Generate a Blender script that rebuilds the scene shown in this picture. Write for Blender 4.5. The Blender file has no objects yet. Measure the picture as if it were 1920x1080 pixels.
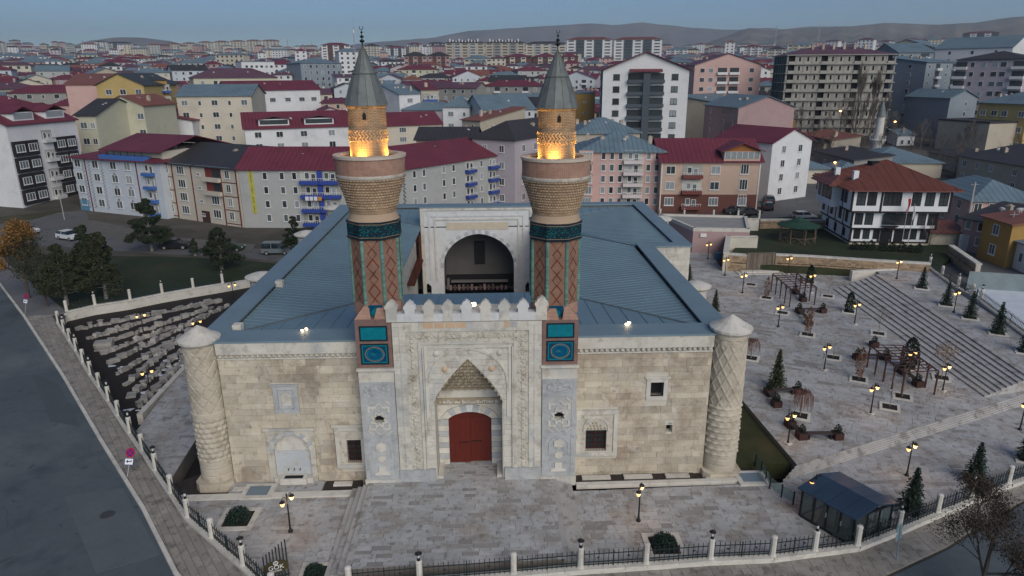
import bpy, bmesh, math, random
from math import sin, cos, pi, sqrt, atan2, floor
from mathutils import Vector, Matrix
from mathutils.geometry import tessellate_polygon
random.seed(7)
S = bpy.context.scene
COL = S.collection

# ------------------------------------------------------------------ camera
CX, CY, CZ, YAW, PITCH, ROLL, FOC = 1.5735, -39.9322, 25.6421, 0.0311, 0.303, -0.0053, 1280.0
_f = Vector((sin(YAW)*cos(PITCH), cos(YAW)*cos(PITCH), -sin(PITCH)))
_r = Vector((cos(YAW), -sin(YAW), 0)); _u = _r.cross(_f)
_r2 = _r*cos(ROLL) + _u*sin(ROLL); _u2 = _u*cos(ROLL) - _r*sin(ROLL)
cam_d = bpy.data.cameras.new('camera'); cam = bpy.data.objects.new('camera', cam_d); COL.objects.link(cam)
cam_d.sensor_width = 36; cam_d.lens = 24; cam_d.clip_start = 0.5; cam_d.clip_end = 30000
M4 = Matrix(((_r2.x, _u2.x, -_f.x, CX), (_r2.y, _u2.y, -_f.y, CY), (_r2.z, _u2.z, -_f.z, CZ), (0, 0, 0, 1)))
cam.matrix_world = M4
S.camera = cam

# ------------------------------------------------------------------ dusk light
SUN_EL, SUN_AZ = math.radians(32.0), math.radians(157)      # low behind the camera, a little to the right: the afterglow, soft
W = bpy.data.worlds.new('World'); S.world = W; W.use_nodes = True
wn = W.node_tree; wn.nodes.clear()
sky = wn.nodes.new('ShaderNodeTexSky'); sky.sky_type = 'NISHITA'; sky.sun_disc = False
sky.sun_elevation = SUN_EL; sky.sun_rotation = SUN_AZ; sky.altitude = 1200; sky.air_density = 1.0; sky.dust_density = 0.0; sky.ozone_density = 6.0
bg = wn.nodes.new('ShaderNodeBackground'); bg.inputs[1].default_value = 0.062
wo = wn.nodes.new('ShaderNodeOutputWorld')
wn.links.new(sky.outputs[0], bg.inputs[0]); wn.links.new(bg.outputs[0], wo.inputs[0])
sd = bpy.data.lights.new('sun', 'SUN'); sd.energy = 2.3; sd.angle = math.radians(50); sd.color = (1.0, 0.92, 0.81)
sun = bpy.data.objects.new('sun', sd); COL.objects.link(sun)
_sd = Vector((sin(SUN_AZ)*cos(SUN_EL), cos(SUN_AZ)*cos(SUN_EL), sin(SUN_EL)))
sun.rotation_euler = _sd.to_track_quat('Z', 'Y').to_euler()
S.view_settings.view_transform = 'Standard'; S.view_settings.look = 'None'
S.view_settings.exposure = 0.30; S.view_settings.gamma = 1.0; S.view_settings.use_curve_mapping = False

# ------------------------------------------------------------------ places: a direction of sight meets a level, a wall or the terrain
def terr(x, y):
    d = math.hypot(x-CX, y-CY)
    t = 0.0
    if d > 160: t = 0.06*(min(d, 250)-160)
    if d > 250: t += 0.034*(min(d, 4500)-250)
    return t
def ray(px, py):
    return _f + _r2*((px-960)/FOC) - _u2*((py-540)/FOC)
def G(px, py, z=0.0):
    d = ray(px, py); t = (z-CZ)/d.z
    return Vector((CX+d.x*t, CY+d.y*t, z))
def GT(px, py):
    d = ray(px, py); dh = math.hypot(d.x, d.y)
    lo = 20.0
    while lo < 9000:
        x, y, z = CX+d.x/dh*lo, CY+d.y/dh*lo, CZ+d.z/dh*lo
        if z <= terr(x, y): break
        lo *= 1.004
    return Vector((x, y, terr(x, y)))
def AD(px, dist, z=0.0, py=130):
    d = ray(px, py); dh = math.hypot(d.x, d.y)
    return Vector((CX+d.x/dh*dist, CY+d.y/dh*dist, z))
def HZ(px, py, dist):            # height seen at a pixel at a horizontal distance
    d = ray(px, py); return CZ + d.z/math.hypot(d.x, d.y)*dist
def PX(p):
    d = Vector(p) - Vector((CX, CY, CZ)); w = d.dot(_f)
    if w < 0.5: return (-9999, -9999, w)
    return (960+FOC*d.dot(_r2)/w, 540-FOC*d.dot(_u2)/w, w)

# ------------------------------------------------------------------ materials
_mats = {}
def mat(name, col, rough=0.85, var=0.12, scale=0.6, isl=0.0, bump=0.0, bscale=8.0, metal=0.0, stain=None, emit=None, es=0.0, spec=0.3, fine=0.06, alpha=None, trans=0.0):
    if name in _mats: return _mats[name]
    m = bpy.data.materials.new(name); m.use_nodes = True; n = m.node_tree; N = n.nodes; L = n.links
    b = N['Principled BSDF']; b.inputs['Roughness'].default_value = rough; b.inputs['Metallic'].default_value = metal
    b.inputs['Specular IOR Level'].default_value = spec
    if trans: b.inputs['Transmission Weight'].default_value = trans
    geo = N.new('ShaderNodeNewGeometry')
    def math_(op, a, bb=None):
        q = N.new('ShaderNodeMath'); q.operation = op
        for i, v in enumerate((a, bb)):
            if v is None: continue
            if isinstance(v, (int, float)): q.inputs[i].default_value = v
            else: L.new(v, q.inputs[i])
        return q.outputs[0]
    def noise(sc, det=4, rg=0.6):
        q = N.new('ShaderNodeTexNoise'); q.inputs['Scale'].default_value = sc; q.inputs['Detail'].default_value = det; q.inputs['Roughness'].default_value = rg
        L.new(geo.outputs['Position'], q.inputs['Vector']); return q.outputs['Fac']
    fac = math_('MULTIPLY_ADD', noise(scale), var*4)
    n.nodes[-1].inputs[2].default_value = 1-var*2
    f2 = math_('MULTIPLY_ADD', noise(scale*14, 3, 0.7), fine*4); n.nodes[-1].inputs[2].default_value = 1-fine*2
    fac = math_('MULTIPLY', fac, f2)
    if isl:
        oi = N.new('ShaderNodeObjectInfo')
        wn_ = N.new('ShaderNodeTexWhiteNoise'); wn_.noise_dimensions = '1D'
        L.new(math_('ADD', math_('MULTIPLY', geo.outputs['Random Per Island'], 7.31), math_('MULTIPLY', oi.outputs['Random'], 3.77)), wn_.inputs['W'])
        f3 = math_('MULTIPLY_ADD', wn_.outputs['Value'], isl*2); n.nodes[-1].inputs[2].default_value = 1-isl
        fac = math_('MULTIPLY', fac, f3)
    base = None
    if stain:
        for (c2, ssc, thr, amt) in (stain if isinstance(stain, list) else [stain]):
            s = noise(ssc, 6, 0.65)
            rmp = N.new('ShaderNodeMapRange'); rmp.inputs['From Min'].default_value = thr-0.05; rmp.inputs['From Max'].default_value = thr+0.07; rmp.inputs['To Max'].default_value = amt
            L.new(s, rmp.inputs['Value'])
            mx = N.new('ShaderNodeMix'); mx.data_type = 'RGBA'
            if base is None: mx.inputs[6].default_value = (*col, 1)
            else: L.new(base, mx.inputs[6])
            mx.inputs[7].default_value = (*c2, 1); L.new(rmp.outputs[0], mx.inputs[0]); base = mx.outputs[2]
    vm = N.new('ShaderNodeVectorMath'); vm.operation = 'SCALE'
    if base is None: vm.inputs[0].default_value = col
    else: L.new(base, vm.inputs[0])
    L.new(fac, vm.inputs['Scale']); L.new(vm.outputs[0], b.inputs['Base Color'])
    if bump:
        bp = N.new('ShaderNodeBump'); bp.inputs['Strength'].default_value = bump; bp.inputs['Distance'].default_value = 0.05
        L.new(noise(bscale, 5, 0.7), bp.inputs['Height']); L.new(bp.outputs[0], b.inputs['Normal'])
    if emit: b.inputs['Emission Color'].default_value = (*emit, 1); b.inputs['Emission Strength'].default_value = es
    _mats[name] = m; return m

def brickmat(name, c1, c2, mortar, bw=0.24, bh=0.065, ms=0.012, pattern=None, var=0.15):
    """brick courses on a UV laid out in metres"""
    if name in _mats: return _mats[name]
    m = bpy.data.materials.new(name); m.use_nodes = True; n = m.node_tree; N = n.nodes; L = n.links
    b = N['Principled BSDF']; b.inputs['Roughness'].default_value = 0.9; b.inputs['Specular IOR Level'].default_value = 0.2
    uv = N.new('ShaderNodeUVMap')
    br = N.new('ShaderNodeTexBrick'); br.inputs['Scale'].default_value = 1.0
    br.inputs['Brick Width'].default_value = bw; br.inputs['Row Height'].default_value = bh; br.inputs['Mortar Size'].default_value = ms
    br.inputs['Color1'].default_value = (*c1, 1); br.inputs['Color2'].default_value = (*c2, 1); br.inputs['Mortar'].default_value = (*mortar, 1)
    L.new(uv.outputs[0], br.inputs['Vector'])
    geo = N.new('ShaderNodeNewGeometry')
    nz = N.new('ShaderNodeTexNoise'); nz.inputs['Scale'].default_value = 1.7; nz.inputs['Detail'].default_value = 6; L.new(geo.outputs['Position'], nz.inputs['Vector'])
    ma = N.new('ShaderNodeMath'); ma.operation = 'MULTIPLY_ADD'; L.new(nz.outputs['Fac'], ma.inputs[0]); ma.inputs[1].default_value = var*5; ma.inputs[2].default_value = 1-var*2.5
    out = br.outputs['Color']
    if pattern: out = pattern(N, L, uv.outputs[0], out)
    vm = N.new('ShaderNodeVectorMath'); vm.operation = 'SCALE'; L.new(out, vm.inputs[0]); L.new(ma.outputs[0], vm.inputs['Scale'])
    L.new(vm.outputs[0], b.inputs['Base Color'])
    bp = N.new('ShaderNodeBump'); bp.inputs['Strength'].default_value = 0.5; bp.inputs['Distance'].default_value = 0.02; bp.invert = True
    L.new(br.outputs['Fac'], bp.inputs['Height']); L.new(bp.outputs[0], b.inputs['Normal'])
    _mats[name] = m; return m

# ------------------------------------------------------------------ mesh builder
class MB:
    def __init__(s): s.v = []; s.f = []; s.uv = []; s.m = []; s.hasuv = False; s.sm = False; s.cm = 0
    def face(s, idx, uv=None):
        s.f.append(tuple(idx)); s.m.append(s.cm); s.uv.append(uv)
        if uv: s.hasuv = True
    def poly(s, pts, uv=None):
        i = len(s.v); s.v += [tuple(p) for p in pts]; s.face(range(i, i+len(pts)), uv); return s
    def box(s, x0, x1, y0, y1, z0, z1, T=None, bottom=True):
        c = [(x0,y0,z0),(x1,y0,z0),(x1,y1,z0),(x0,y1,z0),(x0,y0,z1),(x1,y0,z1),(x1,y1,z1),(x0,y1,z1)]
        if T: c = [tuple(T @ Vector(p)) for p in c]
        i = len(s.v); s.v += c
        for q in ((0,3,2,1),(4,5,6,7),(0,1,5,4),(1,2,6,5),(2,3,7,6),(3,0,4,7)):
            if q == (0,3,2,1) and not bottom: continue
            s.face([i+k for k in q])
        return s
    def obox(s, c, size, rz=0.0, rx=0.0, ry=0.0):
        T = Matrix.Translation(c) @ Matrix.Rotation(rz, 4, 'Z') @ Matrix.Rotation(ry, 4, 'Y') @ Matrix.Rotation(rx, 4, 'X')
        a, b, d = size[0]/2, size[1]/2, size[2]/2
        return s.box(-a, a, -b, b, -d, d, T)
    def tube(s, p0, p1, r0, r1=None, n=8, caps=True):
        r1 = r0 if r1 is None else r1
        p0, p1 = Vector(p0), Vector(p1); d = (p1-p0)
        if d.length < 1e-6: return s
        a = d.orthogonal().normalized(); b = d.normalized().cross(a)
        i = len(s.v)
        for p, r in ((p0, r0), (p1, r1)):
            for k in range(n):
                t = 2*pi*k/n; s.v.append(tuple(p + a*(r*cos(t)) + b*(r*sin(t))))
        for k in range(n):
            j = (k+1) % n; s.face((i+k, i+j, i+n+j, i+n+k))
        if caps: s.face([i+k for k in range(n-1, -1, -1)]); s.face([i+n+k for k in range(n)])
        return s
    def lathe(s, prof, c=(0,0,0), n=24, uv=False, a0=0.0, closed=False):
        i = len(s.v); ln = 0
        for (r, z) in prof:
            for k in range(n):
                t = a0 + 2*pi*k/n; s.v.append((c[0]+r*cos(t), c[1]+r*sin(t), c[2]+z))
        for j in range(len(prof)-1):
            (ra, za), (rb, zb) = prof[j], prof[j+1]; l2 = ln + math.hypot(rb-ra, zb-za); R = max(ra, rb)
            for k in range(n):
                k2 = (k+1) % n
                u = None
                if uv: u = [(2*pi*k/n*R, ln), (2*pi*(k+1)/n*R, ln), (2*pi*(k+1)/n*R, l2), (2*pi*k/n*R, l2)]
                s.face((i+j*n+k, i+j*n+k2, i+(j+1)*n+k2, i+(j+1)*n+k), u)
            ln = l2
        if closed:
            s.face([i+k for k in range(n-1, -1, -1)]); q = i+(len(prof)-1)*n; s.face([q+k for k in range(n)])
        return s
    def prism(s, poly, z0, z1, holes=()):
        """plan polygon (x,y) raised from z0 to z1"""
        return s.extr([[(p[0], p[1], z1) for p in poly]] + [[(p[0], p[1], z1) for p in h] for h in holes], Vector((0, 0, z0-z1)))
    def wallpoly(s, poly, y0, y1, holes=(), T=None):
        """polygon in x,z extruded from front y0 to back y1"""
        L_ = [[(p[0], y0, p[1]) for p in poly]] + [[(p[0], y0, p[1]) for p in h] for h in holes]
        return s.extr(L_, Vector((0, y1-y0, 0)), T)
    def extr(s, loops, d, T=None):
        vs = [[Vector(p) for p in l] for l in loops]
        tris = tessellate_polygon(vs)
        flat = [p for l in vs for p in l]
        i = len(s.v); n = len(flat)
        al = [p for p in flat] + [p+d for p in flat]
        if T: al = [T @ p for p in al]
        s.v += [tuple(p) for p in al]
        if len(loops) == 1 and n <= 4:
            a, b_, c_ = flat[0], flat[1], flat[2]; nn = (b_-a).cross(c_-a)
            o = list(range(n))
            if nn.dot(d) > 0: o = o[::-1]
            s.face([i+k for k in o]); s.face([i+n+k for k in o[::-1]])
        else:
            for t in tris:
                a, b_, c_ = flat[t[0]], flat[t[1]], flat[t[2]]; nn = (b_-a).cross(c_-a)
                if nn.length < 1e-9: continue
                t = tuple(t)
                if nn.dot(d) > 0: t = t[::-1]
                s.face([i+k for k in t]); s.face([i+n+k for k in t[::-1]])
        off = 0
        for l in vs:
            m_ = len(l)
            for k in range(m_):
                k2 = (k+1) % m_
                s.face((i+off+k, i+off+k2, i+n+off+k2, i+n+off+k))
            off += m_
        return s
    def blob(s, c, r, n=6, m=4, jit=0.15, sz=(1,1,1)):
        i = len(s.v)
        for j in range(m+1):
            ph = pi*j/m
            for k in range(n):
                t = 2*pi*k/n; q = r*(1+random.uniform(-jit, jit))
                s.v.append((c[0]+q*sz[0]*sin(ph)*cos(t), c[1]+q*sz[1]*sin(ph)*sin(t), c[2]+q*sz[2]*cos(ph)))
        for j in range(m):
            for k in range(n):
                k2 = (k+1) % n
                s.face((i+j*n+k, i+(j+1)*n+k, i+(j+1)*n+k2, i+j*n+k2))
        return s
    def mesh(s, name, mats, smooth=False, fix=True):
        me = bpy.data.meshes.new(name); me.from_pydata(s.v, [], s.f)
        mats = mats if isinstance(mats, (list, tuple)) else [mats]
        for m_ in mats: me.materials.append(m_)
        if len(mats) > 1: me.polygons.foreach_set('material_index', s.m)
        if s.hasuv:
            ul = me.uv_layers.new(name='UVMap'); fl = []
            for fa, u in zip(s.f, s.uv):
                for k in range(len(fa)): fl += list(u[k]) if u else [0.0, 0.0]
            ul.data.foreach_set('uv', fl)
        if smooth: me.polygons.foreach_set('use_smooth', [True]*len(me.polygons))
        if fix:
            bm = bmesh.new(); bm.from_mesh(me); bmesh.ops.recalc_face_normals(bm, faces=bm.faces); bm.to_mesh(me); bm.free()
        return me
    def build(s, name, mats, parent=None, loc=(0,0,0), rz=0.0, smooth=False, fix=True):
        return link(name, s.mesh(name, mats, smooth, fix), parent, loc, rz)
def link(name, data, parent=None, loc=(0,0,0), rz=0.0):
    o = bpy.data.objects.new(name, data); COL.objects.link(o); o.location = loc
    if rz: o.rotation_euler = (0, 0, rz)
    if parent is not None: o.parent = parent
    return o
def thing(name, label, cat, loc=(0,0,0), rz=0.0, group=None):
    o = bpy.data.objects.new(name, None); o.empty_display_size = 0.3; COL.objects.link(o); o.location = loc; o.rotation_euler = (0, 0, rz)
    o['label'] = label; o['category'] = cat
    if group: o['group'] = group
    return o
def tag(o, label, cat, group=None, kind=None):
    o['label'] = label; o['category'] = cat
    if group: o['group'] = group
    if kind: o['kind'] = kind
    return o
def struct(o): o['kind'] = 'structure'; return o
def stuff(o): o['kind'] = 'stuff'; return o
def kids(o): return [c for c in o.children]
def dup(root, loc, rz=0.0, label=None, group=None, sc=None):
    r = root.copy(); COL.objects.link(r); r.location = loc; r.rotation_euler = (0, 0, rz)
    if label: r['label'] = label
    if group: r['group'] = group
    if sc: r.scale = (sc, sc, sc) if isinstance(sc, (int, float)) else sc
    for ch in list(root.children):
        c = ch.copy(); COL.objects.link(c); c.parent = r
        for g in ch.children:
            d = g.copy(); COL.objects.link(d); d.parent = c
    return r
def clip_rect(poly, x0, x1, y0, y1):
    """part of a plan polygon that lies inside a rectangle"""
    def cl(P, ax, v, sg):
        out = []
        for i in range(len(P)):
            a, b = P[i], P[(i+1) % len(P)]
            ia, ib = (a[ax]-v)*sg >= 0, (b[ax]-v)*sg >= 0
            if ia: out.append(a)
            if ia != ib:
                t = (v-a[ax])/(b[ax]-a[ax]); out.append((a[0]+(b[0]-a[0])*t, a[1]+(b[1]-a[1])*t))
        return out
    P = poly
    for ax, v, sg in ((0, x0, 1), (0, x1, -1), (1, y0, 1), (1, y1, -1)):
        P = cl(P, ax, v, sg)
        if len(P) < 3: return []
    return P
def area(P): return abs(sum(P[i][0]*P[(i+1) % len(P)][1]-P[(i+1) % len(P)][0]*P[i][1] for i in range(len(P)))/2)
def inside(P, x, y):
    c = False; j = len(P)-1
    for i in range(len(P)):
        if (P[i][1] > y) != (P[j][1] > y) and x < (P[j][0]-P[i][0])*(y-P[i][1])/(P[j][1]-P[i][1])+P[i][0]: c = not c
        j = i
    return c
ORD = ['', 'second', 'third', 'fourth', 'fifth', 'sixth', 'seventh', 'eighth', 'ninth', 'tenth', 'eleventh', 'twelfth', 'thirteenth', 'fourteenth', 'fifteenth', 'sixteenth', 'seventeenth', 'eighteenth', 'nineteenth', 'twentieth', 'twenty-first', 'twenty-second', 'twenty-third', 'twenty-fourth', 'twenty-fifth', 'twenty-sixth', 'twenty-seventh', 'twenty-eighth', 'twenty-ninth', 'thirtieth']
def nth(i, side='left'): return ('%smost' % side) if i == 0 else '%s from the %s' % (ORD[i], side)
# ------------------------------------------------------------------ materials of the place
STONE  = mat('sandstone', (0.475,0.425,0.335), isl=0.17, var=0.18, scale=0.45, bump=0.35, bscale=6, stain=[((0.30,0.245,0.185),0.32,0.53,0.85), ((0.58,0.55,0.48),1.3,0.57,0.6), ((0.19,0.15,0.115),2.6,0.60,0.65)])
STONE2 = mat('pale_limestone', (0.54,0.52,0.46), isl=0.07, var=0.12, scale=0.8, bump=0.3, stain=[((0.30,0.27,0.23),1.1,0.57,0.6),((0.36,0.38,0.39),0.45,0.56,0.6),((0.22,0.20,0.17),3.5,0.64,0.6)])
CARVE  = mat('carved_limestone', (0.50,0.475,0.41), isl=0.05, var=0.14, scale=1.2, bump=1.0, bscale=5, stain=[((0.24,0.20,0.14),2.2,0.57,0.6)])
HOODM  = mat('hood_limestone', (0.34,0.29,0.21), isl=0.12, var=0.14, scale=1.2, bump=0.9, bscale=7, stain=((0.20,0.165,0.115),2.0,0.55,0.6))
MARBLE = mat('grey_marble', (0.39,0.405,0.41), isl=0.05, var=0.16, scale=1.3, bump=0.3, stain=[((0.24,0.27,0.31),2.4,0.56,0.6),((0.50,0.48,0.43),0.6,0.6,0.5)])
MARBW  = mat('white_marble', (0.55,0.56,0.56), var=0.1, scale=1.0, stain=((0.40,0.41,0.42),1.6,0.58,0.5))
TOWERS = mat('carved_tower_stone', (0.46,0.415,0.335), var=0.14, scale=0.7, bump=0.7, bscale=9, stain=((0.27,0.23,0.17),1.1,0.58,0.6))
PALE   = mat('pale_dressed_stone', (0.55,0.53,0.48), isl=0.08, var=0.10, scale=1.2, bump=0.15, stain=((0.36,0.34,0.30),1.5,0.58,0.6))
PAVE   = mat('travertine_paving', (0.375,0.382,0.388), isl=0.09, var=0.10, scale=0.35, fine=0.10, bump=0.2, bscale=7, stain=[((0.27,0.24,0.21),0.55,0.53,0.7),((0.18,0.155,0.13),2.0,0.585,0.8),((0.50,0.49,0.49),0.22,0.58,0.5)])
PAVED  = mat('travertine_worn', (0.26,0.25,0.24), isl=0.12, var=0.12, scale=0.6, fine=0.10, bump=0.2, bscale=7, stain=[((0.40,0.38,0.36),1.5,0.60,0.7)])
PAVS   = mat('sidewalk_paving', (0.26,0.24,0.215), isl=0.12, var=0.15, scale=0.5, fine=0.1, bump=0.2, stain=[((0.13,0.12,0.105),1.6,0.57,0.8),((0.35,0.33,0.30),0.3,0.57,0.6)])
BED    = mat('mortar_bed', (0.17,0.155,0.14), var=0.1)
STAIR  = mat('stair_stone', (0.38,0.37,0.36), isl=0.06, var=0.12, scale=0.8, fine=0.1, stain=((0.17,0.155,0.14),1.3,0.56,0.75))
ASPH   = mat('asphalt', (0.082,0.100,0.112), rough=0.75, var=0.14, scale=0.10, fine=0.10, stain=[((0.125,0.14,0.145),0.07,0.54,0.7),((0.050,0.062,0.074),0.16,0.58,0.8),((0.030,0.036,0.042),0.8,0.70,0.9)])
ASPH2  = mat('old_asphalt', (0.115,0.115,0.118), rough=0.8, var=0.2, scale=0.15, stain=((0.065,0.065,0.068),0.4,0.6,0.8))
SOIL   = mat('dark_soil', (0.022,0.018,0.016), var=0.25, scale=2)
GRAVEL = mat('dark_gravel', (0.045,0.036,0.033), var=0.3, scale=5, fine=0.3, bump=0.8, bscale=30)
GRASS  = mat('winter_grass', (0.022,0.034,0.014), var=0.25, scale=0.2, fine=0.25, stain=[((0.045,0.045,0.020),0.12,0.56,0.6)])
GRASS2 = mat('dry_grass', (0.050,0.046,0.024), var=0.3, scale=0.15, fine=0.25, stain=((0.028,0.028,0.018),0.1,0.58,0.8))
EARTH  = mat('bare_earth', (0.085,0.075,0.062), var=0.3, scale=0.02, fine=0.25, stain=[((0.05,0.052,0.04),0.05,0.55,0.7),((0.14,0.135,0.13),0.08,0.60,0.6)])
IRON   = mat('dark_green_iron', (0.018,0.028,0.030), rough=0.5, var=0.1)
BLACK  = mat('black_iron', (0.012,0.013,0.014), rough=0.5, var=0.1)
METAL  = mat('blue_grey_sheet', (0.158,0.245,0.295), rough=0.5, metal=0.15, var=0.14, scale=0.25, fine=0.05, stain=((0.128,0.205,0.25),0.5,0.57,0.6))
METALC = mat('coping_sheet', (0.178,0.25,0.295), rough=0.5, metal=0.15, var=0.10, scale=0.3)
LEAD   = mat('lead_sheet', (0.145,0.165,0.165), rough=0.6, metal=0.2, var=0.2, scale=1.2, stain=((0.095,0.10,0.105),1.5,0.57,0.6))
SNOW   = mat('old_snow', (0.55,0.60,0.66), var=0.1, scale=1)

def P2(*pts, z=0.0): return [tuple(G(px, py, z)[:2]) for px, py in pts]
def slab(name, poly, z, thick, m, parent=None):
    o = MB().prism(poly, z-thick, z).build(name, m, parent)
    if parent is None: struct(o)
    return o
def pave(name, poly, z, m, sw, sh, rz=0.0, nobj=0, parent=None, thick=1.3, seed=1, m2=None, jz=0.012, frac2=0.16):
    """a paved surface: a bed, and on it every slab with its own edges"""
    rnd = random.Random(seed)
    root = MB().prism(poly, z-thick, z-0.025).build(name, BED)
    struct(root)
    ca, sa = cos(-rz), sin(-rz); loc = [(x*ca-y*sa, x*sa+y*ca) for x, y in poly]; cb, sb = cos(rz), sin(rz)
    x0, x1 = min(p[0] for p in loc), max(p[0] for p in loc); y0, y1 = min(p[1] for p in loc), max(p[1] for p in loc)
    tiles = []; y = y0 - rnd.random()*sh
    while y < y1:
        h = sh*rnd.uniform(0.85, 1.15); x = x0 - rnd.random()*sw
        while x < x1:
            w = sw*rnd.uniform(0.6, 1.5)
            c = clip_rect(loc, x+0.012, x+w-0.012, y+0.012, y+h-0.012)
            if len(c) >= 3 and area(c) > 0.01:
                tiles.append([(a*cb-b*sb, a*sb+b*cb) for a, b in c])
            x += w
        y += h
    def near(t): return (t[0][0]-CX)**2+(t[0][1]-CY)**2 + (0 if -400 < PX((t[0][0], t[0][1], z))[0] < 2300 and -50 < PX((t[0][0], t[0][1], z))[1] < 1130 else 1e6)
    tiles.sort(key=near)
    mm = [m, m2 or m]
    def pick():
        return 1 if (m2 and rnd.random() < frac2) else 0
    for t in tiles[:nobj]:
        cx, cy = t[0]; mb = MB().prism([(p[0]-cx, p[1]-cy) for p in t], -0.05, rnd.random()*jz)
        mb.build('paving_slab', mm[pick()], root, (cx, cy, z))
    if len(tiles) > nobj:
        mb = MB()
        for t in tiles[nobj:]:
            mb.cm = pick(); zz = z+rnd.random()*jz; i = len(mb.v); n = len(t)
            mb.v += [(p[0], p[1], zz) for p in t] + [(p[0], p[1], z-0.03) for p in t]
            mb.face(range(i, i+n))
            for k in range(n): mb.face((i+k, i+n+k, i+n+(k+1) % n, i+(k+1) % n))
        stuff(mb.build('paving_slabs', mm, root, fix=True))
    return root

# fence line (found from the photograph), left flank then front
LFPX = [(110,604),(121,620),(132,638),(144,656),(157,678),(171,701),(187,724),(205,750),(223,778),(245,810),(268,843),(293,880),(322,922),(353,968),(398,1007),(457,1058)]
LF = [G(a, b, 0.42)[:2] for a, b in LFPX]
CORNER = tuple(G(512,1112,0.42)[:2])
FFPX = [(655,1100),(787,1088),(963,1074),(1088,1063),(1211,1055),(1332,1046),(1448,1041),(1527,1031),(1607,1021),(1684,991),(1757,960),(1820,935),(1890,905),(1960,880)]
FF = [G(a, b, 0.42)[:2] for a, b in FFPX]
RW = [tuple(G(a, b)[:2]) for a, b in [(126,587),(179,575),(245,565),(305,553),(363,543),(418,534)]]   # retaining wall between lawn and stone garden
RWEND = (RW[-1][0]+(RW[-1][0]-RW[0][0])*0.35, RW[-1][1]+(RW[-1][1]-RW[0][1])*0.35)
ZP, ZU = 0.6, 1.8
WALLT = [tuple(G(a, b, 2.9)[:2]) for a, b in [(1357,474),(1402,478),(1455,476),(1640,488),(1745,494)]]
site = [tuple(p) for p in LF[::1]] + [CORNER] + [tuple(p) for p in FF] + [(60.0,7.0),(75.0,18.0),(74.0,38.0), tuple(G(1745,500,1.8)[:2]), (WALLT[0][0]+1, WALLT[0][1]+2), (34.0,66.0),(-14.0,62.0), RWEND] + RW[::-1]
# terrain: a near disc with the site cut out, then rings to the hills
mb = MB(); n = 72
disc = [(CX+160*cos(2*pi*k/n), CY+160*sin(2*pi*k/n), -0.03) for k in range(n)]
vs = [[Vector(p) for p in disc], [Vector((p[0], p[1], -0.03)) for p in site]]
fl = [p for l in vs for p in l]; mb.v = [tuple(p) for p in fl]
for t in tessellate_polygon(vs): mb.face(t)
i0 = 0; r = 160.0; prev = list(range(n))
while r < 12000:
    r *= 1.09; cur = []
    for k in range(n):
        x, y = CX+r*cos(2*pi*k/n), CY+r*sin(2*pi*k/n); mb.v.append((x, y, terr(x, y)-0.03)); cur.append(len(mb.v)-1)
    for k in range(n): mb.face((prev[k], prev[(k+1) % n], cur[(k+1) % n], cur[k]))
    prev = cur
struct(mb.build('ground', EARTH, smooth=True))
slab('site_ground', site, -1.25, 0.6, SOIL)

# roads and pavements on the left
curb = P2((420,1200),(330,1080),(270,960),(190,830),(120,710),(45,595),(0,535),(-80,440), z=-0.12)
road_l = [curb[0]] + curb[1:] + P2((-500,440),(-1500,560),(-1500,1500),(0,1500), z=-0.12)
for nm, po, z, m in (('road', road_l, 0.02, ASPH),):
    slab(nm, po, z-0.0, 0.05, m)
fo = LF
kerbpoly = []
pv = [tuple(c) for c in curb[:7]] + P2((0,505),(60,540),(108,592)) + [tuple(p) for p in LF] + [CORNER, (FF[0][0], FF[0][1]-1.2), (2.0,-10.6), (9.0,-10.5), (16.0,-10.2), (8,-16), (-6,-19)]
pave('sidewalk', P2((330,1085),(270,960),(190,830),(120,710),(45,595),(70,590),(96,590),(135,650),(187,737),(245,820),(322,935),(353,985),(400,1025),(470,1085)), 0.10, PAVS, 0.75, 0.45, rz=2.2, nobj=150, thick=0.2, seed=3)
pave('front_sidewalk', [(FF[0][0]-6,FF[0][1]-4.5),(4,-13.6),(14,-12.2),(21,-11.0),(27,-8.3),(33,-5.0),(48,2.5),(FF[-1][0],FF[-1][1])]+[tuple(p) for p in FF[::-1]]+[CORNER], 0.06, PAVS, 0.8, 0.5, seed=14, thick=0.2)
slab('front_road', [(2,-13.8),(14,-12.4),(21,-11.2),(27,-8.5),(33,-5.2),(60,8.5),(80,0),(60,-30),(0,-30)], 0.02, 0.05, ASPH)
mb = MB()
cl = [Vector((*p, 0)) for p in curb]
for a, b in zip(cl[:-1], cl[1:]):
    L_ = (b-a).length; nk = max(1, int(L_/1.0)); ang = atan2(b.y-a.y, b.x-a.x)
    for k in range(nk):
        c = a.lerp(b, (k+0.5)/nk); mb.obox((c.x, c.y, 0.04), (L_/nk-0.02, 0.22, 0.30), ang)
stuff(struct(mb.build('kerb', PALE))); 
bpy.data.objects['kerb']['kind'] = 'structure'
slab('side_street', P2((-700,500),(-500,330),(-100,312),(128,312),(135,335),(170,420),(330,452),(470,466),(660,476),(700,520),(540,492),(430,480),(300,476),(110,462),(20,458),(-60,520)), 0.02, 0.05, ASPH2)
slab('pavement', P2((150,417),(175,414),(330,446),(480,460),(470,474),(320,462),(200,445),(128,437)), 0.12, 0.2, mat('brown_pavement', (0.12,0.112,0.105), var=0.2))
slab('lawn', P2((100,480),(300,482),(430,486),(560,500),(480,520),(418,531),(305,551),(179,573),(124,585),(108,580),(60,530),(20,500),(0,470)), 0.10, 0.15, GRASS)
slab('footpath', P2((0,540),(45,595),(96,592),(125,586),(60,532),(20,500),(-60,430),(-90,440)), 0.11, 0.2, mat('path_paving', (0.15,0.15,0.155), var=0.1, scale=0.6))
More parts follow.
